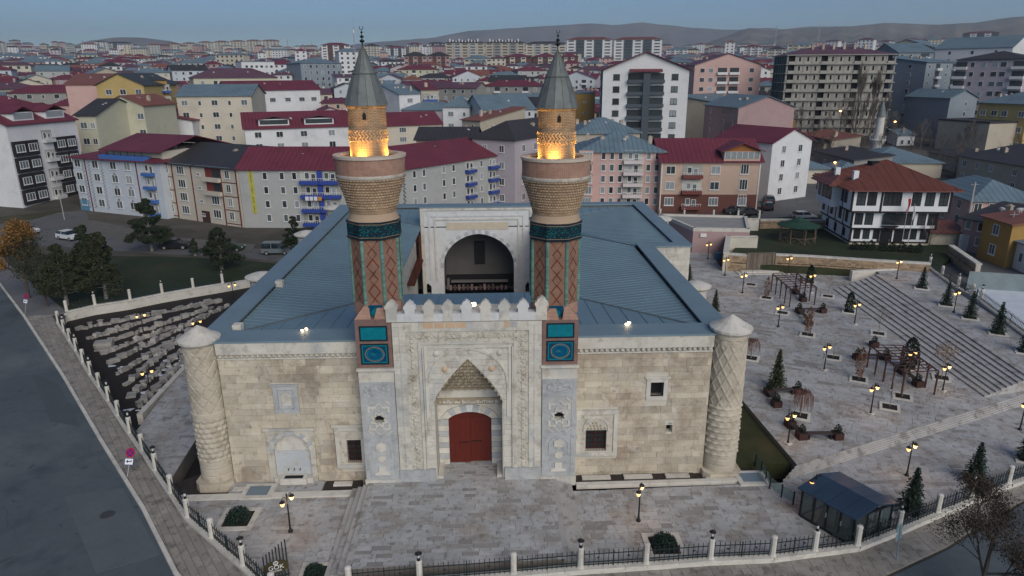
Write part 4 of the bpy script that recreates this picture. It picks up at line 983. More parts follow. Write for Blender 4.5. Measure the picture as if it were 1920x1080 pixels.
# ---- courtyard: walls under the eaves, iwan screen at the back
mb = MB(); mb.box(CX0-0.9, CX0-0.7, CY0-1, CY1, 0.3, 8.6).box(CX1+0.7, CX1+0.9, CY0-1, CY1, 0.3, 8.6).box(CX0-0.9, CX1+0.9, CY0-1.2, CY0-1.0, 0.3, 8.6); mb.build('courtyard_wall', STONE2, MAD)
MB().box(CX0-0.7, CX1+0.7, CY0-1, CY1, 0.2, 0.4).build('courtyard_floor', PAVE, MAD)
MB().box(CX0+0.02, CX0+0.3, 34.3, 34.6, 5.0, 8.7).box(CX0-0.7, CX0+0.25, 34.6, 34.9, 7.9, 8.2).build('gallery_post', REDW, MAD)
mb = MB()
for k in range(9): mb.box(CX0-0.05, CX0, 30.2+k*0.45, 30.26+k*0.45, 5.0, 5.9)
mb.box(CX0-0.08, CX0+0.03, 30.1, 34.3, 5.9, 6.0); mb.box(CX0-0.7, CX0+0.1, 28, 37.9, 4.75, 5.0); mb.build('gallery_railing', REDW, MAD)
YI = 38.0
mb = MB(); ar = arch(0.1, 0.4, 8.3, 3.9, 7.95, 14)
mb.wallpoly([(-6.6,0.4),(6.5,0.4),(6.5,11.05),(-6.6,11.05)], YI, YI+1.2, [ar, [(-6.35,0.5),(-5.6,0.5),(-5.6,1.6),(-5.97,2.0),(-6.35,1.6)], [(5.6,0.5),(6.2,0.5),(6.2,1.6),(5.9,2.0),(5.6,1.6)]])
iw = mb.build('iwan', MARBW, MAD)
def ifr(nm, xo, xi, zo_, zi_, y0, m, zb=0.4): mb = MB(); mb.box(-xo-0.05, -xi-0.05, y0, YI+0.02, zb, zo_); mb.box(xi-0.05, xo-0.05, y0, YI+0.02, zb, zo_); mb.box(-xi-0.05, xi-0.05, y0+0.002, YI+0.02, zi_, zo_); mb.build(nm, m, iw)
ifr('outer_moulding', 6.5, 6.1, 11.0, 10.75, YI-0.12, STONE2); ifr('middle_moulding', 5.6, 5.35, 10.2, 10.0, YI-0.08, MARBW, 2.5); ifr('inner_moulding', 4.95, 4.75, 9.75, 9.6, YI-0.1, PALE, 2.5)
MB().box(-3.6, 3.6, YI-0.05, YI+0.02, 8.45, 9.3).build('inscription_panel', mat('cream_stone', (0.50,0.44,0.34), var=0.12, scale=1.5), iw)
oa, ia = arch(0.1, 3.2, 9.0, 3.9, 8.45, 14), arch(0.1, 3.2, 8.3, 3.9, 7.95, 14)
for j in range(1, len(oa)-2): ring(MB(), oa[j:j+2], ia[j:j+2], YI-0.08, YI+0.05).build('voussoir', MARBLE if j % 2 else MARBW, iw)
DKST = mat('iwan_shaded_stone', (0.16,0.155,0.15), isl=0.1, var=0.12)  # stone darkened for the recess: the interior shade is put into the colour
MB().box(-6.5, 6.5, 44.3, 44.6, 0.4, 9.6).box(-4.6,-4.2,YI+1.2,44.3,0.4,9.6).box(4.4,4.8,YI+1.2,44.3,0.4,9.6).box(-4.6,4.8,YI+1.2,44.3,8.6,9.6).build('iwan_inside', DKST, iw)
gw = MB().box(-0.55,0.75,44.18,44.3,2.6,5.6).build('grille_window', GLASS, iw); mb = MB()
for k in range(8): mb.box(-0.55+k*0.185, -0.51+k*0.185, 44.12, 44.18, 2.6, 5.6)
for k in range(14): mb.box(-0.55, 0.75, 44.11, 44.17, 2.7+k*0.22, 2.74+k*0.22)
mb.build('grille', BLACK, gw)
MB().box(-3.4, 3.6, 40.6, 41.2, 1.25, 1.45).box(-3.9,-3.6,40.5,41.5,0.4,1.6).build('stage_rail', DKST, iw); MB().box(-4.0, 4.3, 41.5, 42, 0.4, 1.9).build('stage_backdrop', DARK, iw)
mb = MB(); rnd = random.Random(5)
for k in range(14): x = -3.6+k*0.52; mb.box(x, x+0.3, 40.2, 40.35, 0.4, rnd.uniform(0.8,1.15))
mb.build('display_board', mat('display_boards', (0.16,0.10,0.10), isl=0.6), iw)
cop('iwan_coping', [(-6.65,YI-0.1),(6.55,YI-0.1),(6.55,YI+1.25),(-6.65,YI+1.25)], 11.17)
# drainage strip: dark gravel and benches of pale stone along the wall foot
def strip(nm, poly, z, m): return slab(nm, poly, z, 0.3, m)
strip('gravel_strip', [(6.95,-1.15),(14.9,-1.15),(15.0,0.0),(6.95,0.0)], -0.10, GRAVEL); strip('gravel_strip', [(-9.6,-1.3),(-7.2,-1.3),(-7.2,0.0),(-9.6,0.0)], -0.10, GRAVEL)
strip('kerb_strip', [(6.9,-1.55),(19.6,-1.35),(19.6,-1.05),(6.9,-1.17)], 0.12, PALE); strip('kerb_strip', [(-18.9,-2.1),(-7.15,-1.95),(-7.15,-1.35),(-18.9,-1.5)], 0.06, PALE)
strip('left_foot_paving', [(-15.6,-1.5),(-9.65,-1.4),(-9.65,-0.1),(-15.6,-0.1)], -0.02, PAVE); strip('tower_foot', [(-20.3,-0.2),(-18.9,-2.1),(-15.6,-1.5),(-15.6,0.2),(-17,3.0)], -0.3, GRAVEL)
strip('tower_foot', [(15.0,-1.15),(19.6,-1.05),(19.6,2.0),(16.9,2.9),(15.0,0.3)], -0.15, GRAVEL)
for k, (a, b, y) in enumerate(((7.4,9.3,-0.45),(10.2,12.1,-0.45),(13.0,14.6,-0.45),(-9.0,-7.8,-0.5),(-15.4,-13.9,-0.9),(15.6,17.6,-1.0))):
    MB().box(a, b, y-0.2, y+0.2, -0.3, 0.03).build('drain_stone', PALE, MAD)
def well(px, py): 
    p = G(px, py, 0.1); r = thing('light_well', 'glass-topped light well in a pale stone frame %s' % ('beside the right corner tower' if px > 900 else 'left of the fountain niche'), 'light well', (p.x, p.y, 0.0))
    MB().prism([(-1,-.8),(1,-.8),(1,.8),(-1,.8)], -0.2, 0.14).build('frame', PALE, r); MB().box(-.68,.68,-.5,.5,0.141,0.16).build('pane', mat('well_glass', (0.16,0.21,0.25), rough=0.2), r)
well(1409,896); well(485,921)
# ------------------------------------------------------------------ fences with stone posts
LGT = mat('lantern_glass', (0.8,0.75,0.6), emit=(1.0,0.52,0.13), es=1.7); LOFF = mat('unlit_lantern', (0.62,0.64,0.62), rough=0.3)
def post_mesh():
    return MB().lathe([(0.21,0),(0.21,0.06),(0.17,0.10),(0.165,1.12),(0.185,1.16),(0.17,1.22),(0.08,1.27),(0.01,1.28)], n=8).mesh('post', PALE)
POSTM = post_mesh()
LBASE = MB().lathe([(0.10,0),(0.09,0.05),(0.03,0.08),(0.03,0.12),(0.09,0.15),(0.095,0.17)], n=8).tube((0,0,0.1),(0,0,0.45),0.012,n=4).lathe([(0.20,0.41),(0.13,0.46),(0.05,0.52),(0.01,0.58)], n=8).mesh('post_lantern', BLACK)
LBOD = MB().lathe([(0.06,0.16),(0.085,0.41)], n=6).mesh('glass', LOFF)
PICK = {}
def picket(h):
    k = round(h, 2)
    if k not in PICK: PICK[k] = MB().box(-0.014,0.014,-0.014,0.014,0,h).lathe([(0.0,h+0.13),(0.028,h+0.03),(0.012,h)], n=4).mesh('picket', IRON)
    return PICK[k]
def fence(label, pts, zb, step, h=0.92, every=2, wallm=PALE, zt=0.42, wthk=0.5, cap=True, npk=300, cat='fence', lamp0=0):
    r = thing('fence', label, cat, (pts[0][0], pts[0][1], zb)); O = Vector((pts[0][0], pts[0][1], 0)); cnt = 0
    for i, p in enumerate(pts):
        q = Vector((p[0], p[1], 0))-O; po = link('post', POSTM, r, (q.x, q.y, zt))
        if i % every == lamp0:
            l = link('post_lantern', LBASE, r, (q.x, q.y, zt+1.26)); link('glass', LBOD, l)
    for i in range(len(pts)-1):
        a, b = Vector((*pts[i], 0))-O, Vector((*pts[i+1], 0))-O; L_ = (b-a).length; an = atan2(b.y-a.y, b.x-a.x)
        # base wall cut into coping stones
        n = max(2, int(L_/0.9)); 
        MB().box(0, L_, -wthk/2+0.06, wthk/2-0.06, -1.3, zt-0.14).build('base_wall', wallm, r, (a.x, a.y, 0), an)
        for k in range(n): MB().box(k*L_/n+0.008, (k+1)*L_/n-0.008, -wthk/2-random.random()*0.02, wthk/2, zt-0.14, zt).build('coping_stone', wallm, r, (a.x, a.y, 0), an)
        pn = MB(); e = 0.2
        for z in (0.12, 0.28, h-0.14): pn.box(e, L_-e, -0.02, 0.02, zt+z-0.018, zt+z+0.018)
        m_ = MB(); x = e+0.12
        panel = pn.build('rail', IRON, r, (a.x, a.y, 0), an)
        m2 = MB(); m2.box(L_/2-0.028, L_/2+0.028, -0.03, 0.03, zt, zt+h+0.04)
        m2.build('stanchion', IRON, panel)
        rg = MB(); x = e+0.1
        while x < L_-e: rg.tube((x, 0, zt+0.135), (x+0.07, 0, zt+0.20), 0.009, n=3, caps=False); rg.tube((x+0.07, 0, zt+0.20), (x, 0, zt+0.265), 0.009, n=3, caps=False); rg.tube((x, 0, zt+0.265), (x-0.07, 0, zt+0.20), 0.009, n=3, caps=False); rg.tube((x-0.07, 0, zt+0.20), (x, 0, zt+0.135), 0.009, n=3, caps=False); x += 0.16
        for xx in (L_*0.27, L_*0.73): rg.blob((xx, 0, zt+0.55), 0.09, 6, 3, 0.3, (1,0.2,0.7))
        stuff(rg.build('scrollwork', IRON, panel, fix=False))
        k = max(2, int((L_-2*e)/step))
        for j in range(k+1):
            if cnt < npk: link('picket', picket(h), panel, (e+(L_-2*e)*j/k, 0, zt)); cnt += 1
            else: m_.box(e+(L_-2*e)*j/k-0.014, e+(L_-2*e)*j/k+0.014, -0.014, 0.014, zt, zt+h+0.1)
        if m_.v: stuff(m_.build('pickets', IRON, panel))
    return r
lfp = [tuple(p) for p in LF] + [CORNER]
fence('long iron railing on a pale stone wall along the left pavement', lfp[::-1], 0.0, 0.26, lamp0=1, npk=290)
ffp = [tuple(p) for p in FF]
fence('iron railing with lantern-topped stone posts along the front of the forecourt', ffp, 0.0, 0.26, lamp0=1, npk=290)
fence('iron railing with stone posts on the wall between lawn and stone garden', RW, 0.0, 0.4, lamp0=1, zt=0.25, npk=90)
MB().prism([(RW[0][0],RW[0][1])]+[tuple(p) for p in RW[1:]]+[RWEND]+[(p[0]+0.1, p[1]-0.75) for p in ([RWEND]+RW[::-1])], -1.1, 0.18).build('retaining_wall', PALE)
tag(bpy.data.objects['retaining_wall'], 'pale stone retaining wall between the lawn and the stone garden', 'wall')
# gate leaf with the emblem board at the corner
p = G(521, 1088, 0); gt = thing('open_gate', 'open dark iron gate leaf carrying an oval emblem board, bottom left corner', 'gate', (p.x, p.y, 0.1), 0.35)
for k in range(8): MB().box(-0.62+k*0.165, -0.55+k*0.165, -0.02, 0.02, 0, 1.55+0.11*k).build('bar', IRON, gt)
mb = MB().box(-0.65, 0.65, -0.03, 0.03, 0.1, 0.16); mb.build('rail', IRON, gt)
EMB = mat('olive_board', (0.055,0.045,0.018)); WHT = mat('white_print', (0.75,0.75,0.75), rough=0.5, var=0)
eb = MB().wallpoly([(0.62*cos(2*pi*k/20)*(1.08 if k % 5 else 1.0), 0.8+0.40*sin(2*pi*k/20)) for k in range(20)], -0.09, -0.05).build('emblem_board', EMB, gt)
def text(s, size, loc, rot, parent, m, nm='lettering', ext=0.004, align='CENTER', scale=(1,1,1)):
    c = bpy.data.curves.new(nm, 'FONT'); c.body = s; c.size = size; c.extrude = ext; c.align_x = align
    o = bpy.data.objects.new('tmp', c); COL.objects.link(o); dg = bpy.context.evaluated_depsgraph_get(); me = bpy.data.meshes.new_from_object(o.evaluated_get(dg)); bpy.data.objects.remove(o)
    me.materials.clear(); me.materials.append(m); q = bpy.data.objects.new(nm, me); COL.objects.link(q); q.parent = parent; q.location = loc; q.rotation_euler = rot; q.scale = scale; return q
text('GÖK', 0.36, (0, -0.10, 0.68), (pi/2, 0, 0), gt, WHT); text('MEDRESE', 0.13, (0, -0.10, 0.53), (pi/2, 0, 0), gt, WHT)
ring(MB(), [(0.13*cos(2*pi*k/12), 1.06+0.13*sin(2*pi*k/12)) for k in range(13)], [(0.09*cos(2*pi*k/12), 1.06+0.09*sin(2*pi*k/12)) for k in range(13)], -0.105, -0.09).build('emblem_ring', WHT, eb)
text('e', 0.2, (0, -0.10, 1.01), (pi/2, 0, 0.0), gt, WHT)

# ------------------------------------------------------------------ lamp posts
def make_lamp():
    r = thing('lamp_post', 'x', 'lamp post')
    MB().lathe([(0.15,0),(0.14,0.10),(0.08,0.16),(0.055,0.35),(0.045,1.2),(0.035,2.45),(0.05,2.5),(0.02,2.62)], n=8).build('pole', BLACK, r, smooth=True)
    for s in (-1, 1):
        mb = MB(); P = [(0.03*s,2.2),(0.13*s,2.42),(0.26*s,2.5),(0.36*s,2.44),(0.38*s,2.34)]
        for a, b in zip(P[:-1], P[1:]): mb.tube((a[0],0,a[1]), (b[0],0,b[1]), 0.02, n=5)
        mb.build('arm', BLACK, r)
        l = MB().lathe([(0.01,2.36),(0.06,2.34),(0.16,2.24),(0.17,2.21)], (0.38*s,0,0), 8).build('lantern_cap', BLACK, r)
        MB().lathe([(0.14,2.21),(0.135,2.12),(0.08,1.98),(0.02,1.95)], (0.38*s,0,0), 8, closed=True).build('glass', LGT, l)
    return r
lamp0 = make_lamp()
LAMPS = [((1327,486),ZP,'by the pinkish annex at the far corner of the plaza'),((1359,517),ZP,'at the left end of the rubble wall'),((1392,549),ZP,'in front of the rubble wall beside a sapling'),((1459,613),ZP,'left of the near end of the rear pergola'),
 ((1477,514),ZP,'against the rubble wall right of the plank gate'),((1520,549),ZP,'in front of the dark cypress at the rubble wall'),((1602,608),ZP,'at the foot of the wide steps'),((1545,694),ZP,'alone in the middle of the plaza'),
 ((1681,523),ZU,'at the top of the wide steps by the wall'),((1788,586),ZU,'among the spruces of the upper terrace'),((1704,706),ZP,'behind the front pergola by the dark cypress'),((1767,734),ZP,'at the right end of the front pergola'),((1632,776),ZP,'in front of the front pergola'),
 ((1477,832),ZP,'beside the corner bench at the grass edge'),((1700,892),0.0,'on the lower forecourt behind two spruces'),((1912,806),0.0,'on the lower forecourt at the right edge of the photo'),((1522,958),0.0,'behind the glass kiosk'),
 ((1197,977),0.0,'on the right forecourt before the gateway'),((545,997),0.0,'on the left forecourt before the fountain niche'),((270,627),-0.7,'in the middle of the stone garden'),((283,740),-0.7,'at the near end of the stone garden'),((439,566),-0.7,'at the far end of the stone garden by the roof edge'),((374,640),-0.7,'in the stone garden behind the left corner tower cap')]
PLN = MB().box(-0.22,0.22,-0.22,0.22,0,0.14).mesh('plinth', PALE)
for i, ((px, py), z, wh) in enumerate(LAMPS):
    p = G(px, py, z); rz = 0.5 if px > 1300 else (1.1 if px > 500 else 0.8)
    if i == 0: lamp0.location = p; lamp0.rotation_euler = (0,0,rz); o = lamp0; o['label'] = 'black two-armed lamp post '+wh; o['group'] = 'lit lantern posts'
    else: o = dup(lamp0, p, rz, 'black two-armed lamp post '+wh, 'lit lantern posts')
    o.location.z -= 0.0
    if z == ZP and i > 3: link('plinth', PLN, o, (0, 0, -0.02))
    if i in (16, 17, 18, 2, 8, 12, 11, 13, 14, 19): ld = bpy.data.lights.new('lantern_light', 'POINT'); ld.energy = 28; ld.color = (1,0.55,0.22); ld.shadow_soft_size = 0.15; lo = bpy.data.objects.new('lantern_light', ld); COL.objects.link(lo); lo.parent = o; lo.location = (0, 0, 1.9)

# ------------------------------------------------------------------ planted things
def leafquad(mb, c, s, rnd):
    a = Vector((rnd.uniform(-1,1), rnd.uniform(-1,1), rnd.uniform(-1,1))); b = Vector((rnd.uniform(-1,1), rnd.uniform(-1,1), rnd.uniform(-1,1)))
    a.normalize(); b = (b-a*b.dot(a)); b.normalize(); c = Vector(c); i = len(mb.v)
    mb.v += [tuple(c-a*s), tuple(c+b*s*0.5), tuple(c+a*s), tuple(c-b*s*0.5)]; mb.face((i, i+1, i+2, i+3))
BARK = mat('grey_bark', (0.085,0.07,0.058), var=0.2, scale=3); BARKP = mat('pale_bark', (0.20,0.185,0.165), var=0.2, scale=3)
SPR = mat('spruce_needles', (0.022,0.040,0.026), isl=0.5, var=0.25, scale=1.0); SPR2 = mat('olive_spruce', (0.045,0.052,0.026), isl=0.5, var=0.25, scale=1.0)
CYP = mat('cypress_leaves', (0.012,0.022,0.012), isl=0.4, var=0.25, scale=1.5); PINE = mat('pine_needles', (0.024,0.036,0.018), isl=0.5, var=0.3, scale=0.5)
BRN = mat('dead_brown_leaves', (0.17,0.075,0.040), isl=0.45, var=0.2); TAN = mat('tan_leaves', (0.26,0.19,0.14), isl=0.4, var=0.2); ORG = mat('orange_leaves', (0.20,0.105,0.028), isl=0.5, var=0.3, scale=0.4); OLV = mat('olive_leaves', (0.034,0.040,0.019), isl=0.5, var=0.3)
def spruce_mesh(h, r, seed, m):
    rnd = random.Random(seed); mb = MB(); z = 0.12*h
    while z < h*0.99:
        rr = r*(1-z/h)**0.85+0.03; nb = max(4, int(13*rr/r)+3); a0 = rnd.random()*6
        for k in range(nb):
            a = a0+2*pi*k/nb+rnd.uniform(-.2,.2); L_ = rr*rnd.uniform(0.75,1.15); ca, sa = cos(a), sin(a); dz = -0.25*L_
            for j in range(3):
                t0, t1 = j/3, (j+1)/3; w = 0.10*h*(1-t0)*0.55+0.02; x0, x1 = L_*t0, L_*t1; i = len(mb.v)
                mb.v += [(x0*ca-w*sa, x0*sa+w*ca, z+dz*t0*t0-rnd.random()*0.05), (x1*ca, x1*sa, z+dz*t1*t1+0.03*h*rnd.random()), (x0*ca+w*sa, x0*sa-w*ca, z+dz*t0*t0-rnd.random()*0.05)]; mb.face((i,i+1,i+2))
            for j in range(4): t = rnd.random(); leafquad(mb, (L_*t*ca+rnd.uniform(-.05,.05), L_*t*sa+rnd.uniform(-.05,.05), z+dz*t*t), 0.045*h**0.6, rnd)
        z += h*0.045
    return mb.mesh('foliage', m, fix=False)
def round_mesh(h, rx, seed, m, n=900, s=0.09, shape='egg', z0=0.05):
    rnd = random.Random(seed); mb = MB()
    for _ in range(n):
        t = rnd.random(); a = rnd.random()*2*pi; z = h*(z0+(1-z0)*t)
        if shape == 'egg': rr = rx*sqrt(max(0.0, sin(pi*min(1, (t*0.86+0.14)))))*(1.05-0.25*t)
        elif shape == 'col': rr = rx*(0.55+0.45*sin(pi*t))*(1 if t < 0.8 else (1-t)*5)
        else: rr = rx*sqrt(max(0, 1-(2*t-1)**2))
        q = rr*rnd.random()**0.25*(1+0.15*sin(3*a+5*t)); leafquad(mb, (q*cos(a), q*sin(a), z), s*rnd.uniform(.6,1.4), rnd)
    return mb.mesh('foliage', m, fix=False)
def branches(mb, p, d, L_, r, depth, rnd, spread=0.6, up=0.2, kids_=3, tips=None):
    q = p+d*L_; mb.tube(p, q, r, r*0.6, 4 if r > 0.05 else 3, caps=False)
    if tips is not None and depth <= 1: tips.append(q)
    if depth == 0: return
    for k in range(kids_):
        t = rnd.uniform(0.45, 1.0); nd = (d+Vector((rnd.uniform(-1,1), rnd.uniform(-1,1), rnd.uniform(-0.6,1)*0.8))*spread+Vector((0,0,up))).normalized()
        branches(mb, p+d*L_*t, nd, L_*rnd.uniform(0.55,0.8), r*0.55, depth-1, rnd, spread, up, kids_, tips)
def bare_tree_mesh(h, seed, depth=4, spread=0.6, up=0.2, kids_=3, m=BARK, trunk=0.35, r=None):
    rnd = random.Random(seed); mb = MB(); r = r or h*0.018; tips = []
    mb.tube((0,0,0), (0,0,h*trunk), r, r*0.75, 6); branches(mb, Vector((0,0,h*trunk*0.98)), Vector((0,0,1)), h*0.28, r*0.75, depth, rnd, spread, up, kids_, tips)
    for k in range(3): branches(mb, Vector((0,0,h*trunk*(0.75+0.1*k))), Vector((rnd.uniform(-1,1),rnd.uniform(-1,1),0.8)).normalized(), h*0.2, r*0.5, depth-1, rnd, spread, up, kids_, tips)
    return mb.mesh('trunk', m, fix=False), tips
PITM = MB().box(-0.5,0.5,-0.5,0.5,0.02,0.05).mesh('soil_patch', SOIL)
PITF = MB().extr([[(-0.72,-0.72,0.09),(0.72,-0.72,0.09),(0.72,0.72,0.09),(-0.72,0.72,0.09)],[(-0.52,-0.52,0.09),(0.52,-0.52,0.09),(0.52,0.52,0.09),(-0.52,0.52,0.09)]], Vector((0,0,-0.15))).mesh('tree_pit_frame', PALE)
def pit(p, rz, lab, sc=1.0):
    r = thing('tree_pit', lab, 'tree pit', p, rz, 'square tree pits in the paving'); r.scale = (sc, sc, 1)
    link('frame', PITF, r); link('soil_patch', PITM, r)
SPM = [spruce_mesh(2.6, 0.85, 1, SPR), spruce_mesh(2.6, 0.75, 2, SPR2), spruce_mesh(2.6, 0.95, 3, SPR)]
STM = MB().tube((0,0,0), (0,0,1.0), 0.05, 0.03, 6).mesh('trunk', BARK)
PLANTS = [ # px base, z, kind, height, label
 ((1728,540),ZU,'spruce0',2.6,'dark spruce nearest the top of the wide steps'),((1774,572),ZU,'spruce0',2.7,'dark spruce left of the upper terrace lamp'),((1818,596),ZU,'spruce0',2.9,'dark spruce right of the upper terrace lamp'),((1870,625),ZU,'spruce0',3.2,'tallest dark spruce on the upper terrace by the railing'),((1922,660),ZU,'spruce0',2.9,'dark terrace spruce cut off by the right edge of the photo'),
 ((1291,532),ZP,'spruce1',2.6,'olive spruce behind the round buttress cap'),((1340,586),ZP,'spruce1',2.7,'olive spruce beside the right roof edge'),((1455,730),ZP,'spruce1',3.6,'tall olive spruce by the corner bench on the plaza'),
 ((1706,962),0,'spruce2',3.2,'bushy spruce just behind the glass kiosk'),((1826,905),0,'spruce2',3.0,'bushy spruce by the front railing right of the lamp'),((1925,862),0,'spruce2',2.8,'bushy spruce at the right edge by the front railing'),
 ((1592,585),ZP,'cyp',2.3,'dark egg-shaped cypress near the foot of the wide steps'),((1518,530),ZP,'cyp',2.3,'dark egg-shaped cypress against the rubble wall'),((1703,690),ZP,'cypbig',2.9,'broad dark cypress behind the front pergola'),
 ((1437,559),ZP,'brown',2.6,'columnar sapling full of brown leaves, left of the rear pergola'),((1514,628),ZP,'brown',3.0,'columnar sapling full of brown leaves in front of the rear pergola'),((1610,712),ZP,'brown',3.0,'columnar sapling full of brown leaves left of the front pergola'),
 ((1552,556),ZP,'lolly',2.6,'sapling with a thin tan crown right of the rear pergola'),((1647,626),ZP,'lolly',2.7,'sapling with a tan crown at the foot of the wide steps'),((1765,709),ZP,'lolly2',3.3,'sapling with a fuller tan crown right of the front pergola'),
 ((1408,534),ZP,'thin',2.2,'bare thin sapling in front of the plank gate'),((1562,671),ZP,'thin',2.9,'bare thin sapling in the middle of the plaza'),((1668,764),ZP,'thin',2.8,'bare thin sapling in front of the front pergola'),((1467,586+1),ZP,'thin',0.9,'stump-like bare sapling behind the left lamp'),((1692,744),ZP,'thin',2.6,'bare thin sapling against the front pergola posts'),
 ((1408,672),ZP,'weep',1.9,'small weeping tree with reddish twigs beside the corner tower'),((1500,780),ZP,'weep',2.2,'weeping tree with reddish twigs between two corner benches')]
cyp_m = round_mesh(2.3, 0.52, 4, CYP, 900, 0.09); cypb = round_mesh(2.9, 0.75, 5, CYP, 1300, 0.10)
brn_m = round_mesh(3.0, 0.42, 6, BRN, 420, 0.085, 'col', 0.08)
thin_m, _ = bare_tree_mesh(2.9, 8, 3, 0.5, 0.5, 3, BARKP, 0.45, 0.03); lol_t, tips = bare_tree_mesh(2.7, 9, 3, 0.75, 0.3, 3, BARKP, 0.5, 0.03)
def lolcrown(n, s, seed, m, r=0.62):
    rnd = random.Random(seed); mb = MB()
    for _ in range(n):
        v = Vector((rnd.gauss(0,1), rnd.gauss(0,1), rnd.gauss(0,1))).normalized()*r*rnd.random()**0.4; leafquad(mb, (v.x, v.y, 2.0+v.z), s*rnd.uniform(.6,1.3), rnd)
    return mb.mesh('foliage', m, fix=False)
lc1, lc2 = lolcrown(120, 0.05, 1, TAN), lolcrown(300, 0.075, 2, TAN, 0.75)
mbw = MB(); rnd = random.Random(12)
for k in range(70):
    a = rnd.random()*2*pi; R_ = rnd.uniform(0.25,0.75); P = [Vector((0,0,1.5)), Vector((R_*.6*cos(a), R_*.6*sin(a), 1.9)), Vector((R_*cos(a), R_*sin(a), 1.55)), Vector((R_*1.1*cos(a), R_*1.1*sin(a), rnd.uniform(0.5,1.1)))]
    for u, v in zip(P[:-1], P[1:]): mbw.tube(u, v, 0.014, 0.009, 3, caps=False)
weep_m = mbw.mesh('twigs', mat('reddish_twigs', (0.13,0.065,0.055), isl=0.3)); 
for (q, z, kind, h, lab) in PLANTS:
    p = G(*q, z); rz = random.random()*6; cat = 'tree'
    nm = {'spruce':'spruce_tree','cyp':'cypress_tree','cypb':'cypress_tree','brow':'sapling','loll':'sapling','thin':'sapling','weep':'weeping_tree'}[kind[:6] if kind.startswith('spruce') else kind[:4] if kind != 'cyp' else 'cyp']
    r = thing(nm, lab, cat, p, rz)
    if kind.startswith('spruce'): s = h/2.6; link('foliage', SPM[int(kind[-1])], r); link('trunk', STM, r); r.scale = (s*0.9, s*0.9, s)
    elif kind == 'cyp': link('foliage', cyp_m, r); link('trunk', STM, r)
    elif kind == 'cypbig': link('foliage', cypb, r); link('trunk', STM, r)
    elif kind == 'brown': link('foliage', brn_m, r); link('trunk', thin_m, r); r.scale = (h/3, h/3, h/3)
    elif kind.startswith('lolly'): link('foliage', lc2 if kind[-1] == '2' else lc1, r); link('trunk', lol_t, r); r.scale = (h/2.7,)*3
    elif kind == 'thin': link('trunk', thin_m, r); r.scale = (h/2.9,)*3
    else: link('twigs', weep_m, r); MB().tube((0,0,0), (0,0,1.6), 0.05, 0.03, 6).build('trunk', BARKP, r); r.scale = (h/1.9,)*3
    if (q[0] not in (1291,1340,1455)): pit(p, -0.5, (('square pit under the '+lab)[:]), 1.0 if z != ZU else 1.1)
for (q, sc, lab) in (((447,974),0.95,'low dark round bush in a square pit on the left forecourt'),((1245,1024),0.95,'low dark round bush behind the front railing'),((1026,1050),0.55,'small dark bush half hidden by the middle of the front railing'),((590,1076),0.7,'small dark bush behind the railing near the emblem gate')):
    p = G(*q, 0.0); r = thing('round_bush', lab, 'bush', p, 0.2); rnd = random.Random(q[0]); mb = MB()
    for _ in range(1100):
        v = Vector((rnd.gauss(0,1), rnd.gauss(0,1), abs(rnd.gauss(0,1)))).normalized()*rnd.random()**0.3; leafquad(mb, (v.x*sc*0.8, v.y*sc*0.8, 0.05+v.z*sc*0.8), 0.075*sc, rnd)
    mb.build('foliage', mat('dwarf_pine', (0.018,0.038,0.028), isl=0.5, var=0.3), r, fix=False); MB().tube((0,0,0), (0,0,0.3), 0.04, n=5).build('trunk', BARK, r)
    pit(p, 0.0, ('square pit under the '+lab)[:], sc*1.6)

# ------------------------------------------------------------------ pergolas, benches, planters, kiosk, signs
PERG = mat('pergola_wood', (0.055,0.022,0.018), rough=0.55, var=0.15); PLNT = mat('planter_wood', (0.052,0.024,0.020), var=0.15); BENC = mat('bench_slats', (0.062,0.046,0.046), var=0.15)
def pergola(lab, c4, zt, npost, nraft):
    """c4: far-left, far-right, near-right, near-left roof corners"""
    P = [G(*q, zt) for q in c4]; o = P[0]; r = thing('pergola', lab, 'pergola', (o.x, o.y, ZP)); P = [p-o for p in P]; h = zt-ZP
    a, b, c, d = [Vector((p.x, p.y, h)) for p in P]
    for (u, v) in ((a, d), (b, c)):
        MB().tube(u, v, 0.065, n=4).build('beam', PERG, r)
        for k in range(npost):
            q = u.lerp(v, k/(npost-1)); po = MB().box(q.x-0.05, q.x+0.05, q.y-0.05, q.y+0.05, 0, h-0.02).build('post', PERG, r)
            dr = (v-u).normalized()*0.42
            for s in (-1, 1):
                if 0 <= k+s < npost: MB().tube(Vector((q.x, q.y, h-0.5)), Vector((q.x, q.y, h-0.06))+dr*s, 0.03, n=4).build('brace', PERG, po)
    for k in range(nraft): t = k/(nraft-1); MB().tube(a.lerp(d, t)+Vector((0,0,.07)), b.lerp(c, t)+Vector((0,0,.07)), 0.045, n=4).build('rafter', PERG, r)
    for t in (0.33, 0.67): MB().tube(a.lerp(b, t)+Vector((0,0,.13)), d.lerp(c, t)+Vector((0,0,.13)), 0.035, n=4).build('batten', PERG, r)
pergola('brown timber pergola nearer the rubble wall', [(1449,514),(1494,512),(1531,539),(1484,543)], ZP+2.1, 5, 8)
pergola('larger brown timber pergola in front, near the lamps', [(1632,648),(1694,649),(1760,696),(1697,700)], ZP+2.1, 5, 10)
PB = MB().box(-0.33,0.33,-0.33,0.33,0.0,0.52).mesh('box', PLNT); PS = MB().box(-0.28,0.28,-0.28,0.28,0.5,0.525).mesh('soil', SOIL); PL = round_mesh(0.62, 0.27, 22, CYP, 260, 0.055); 
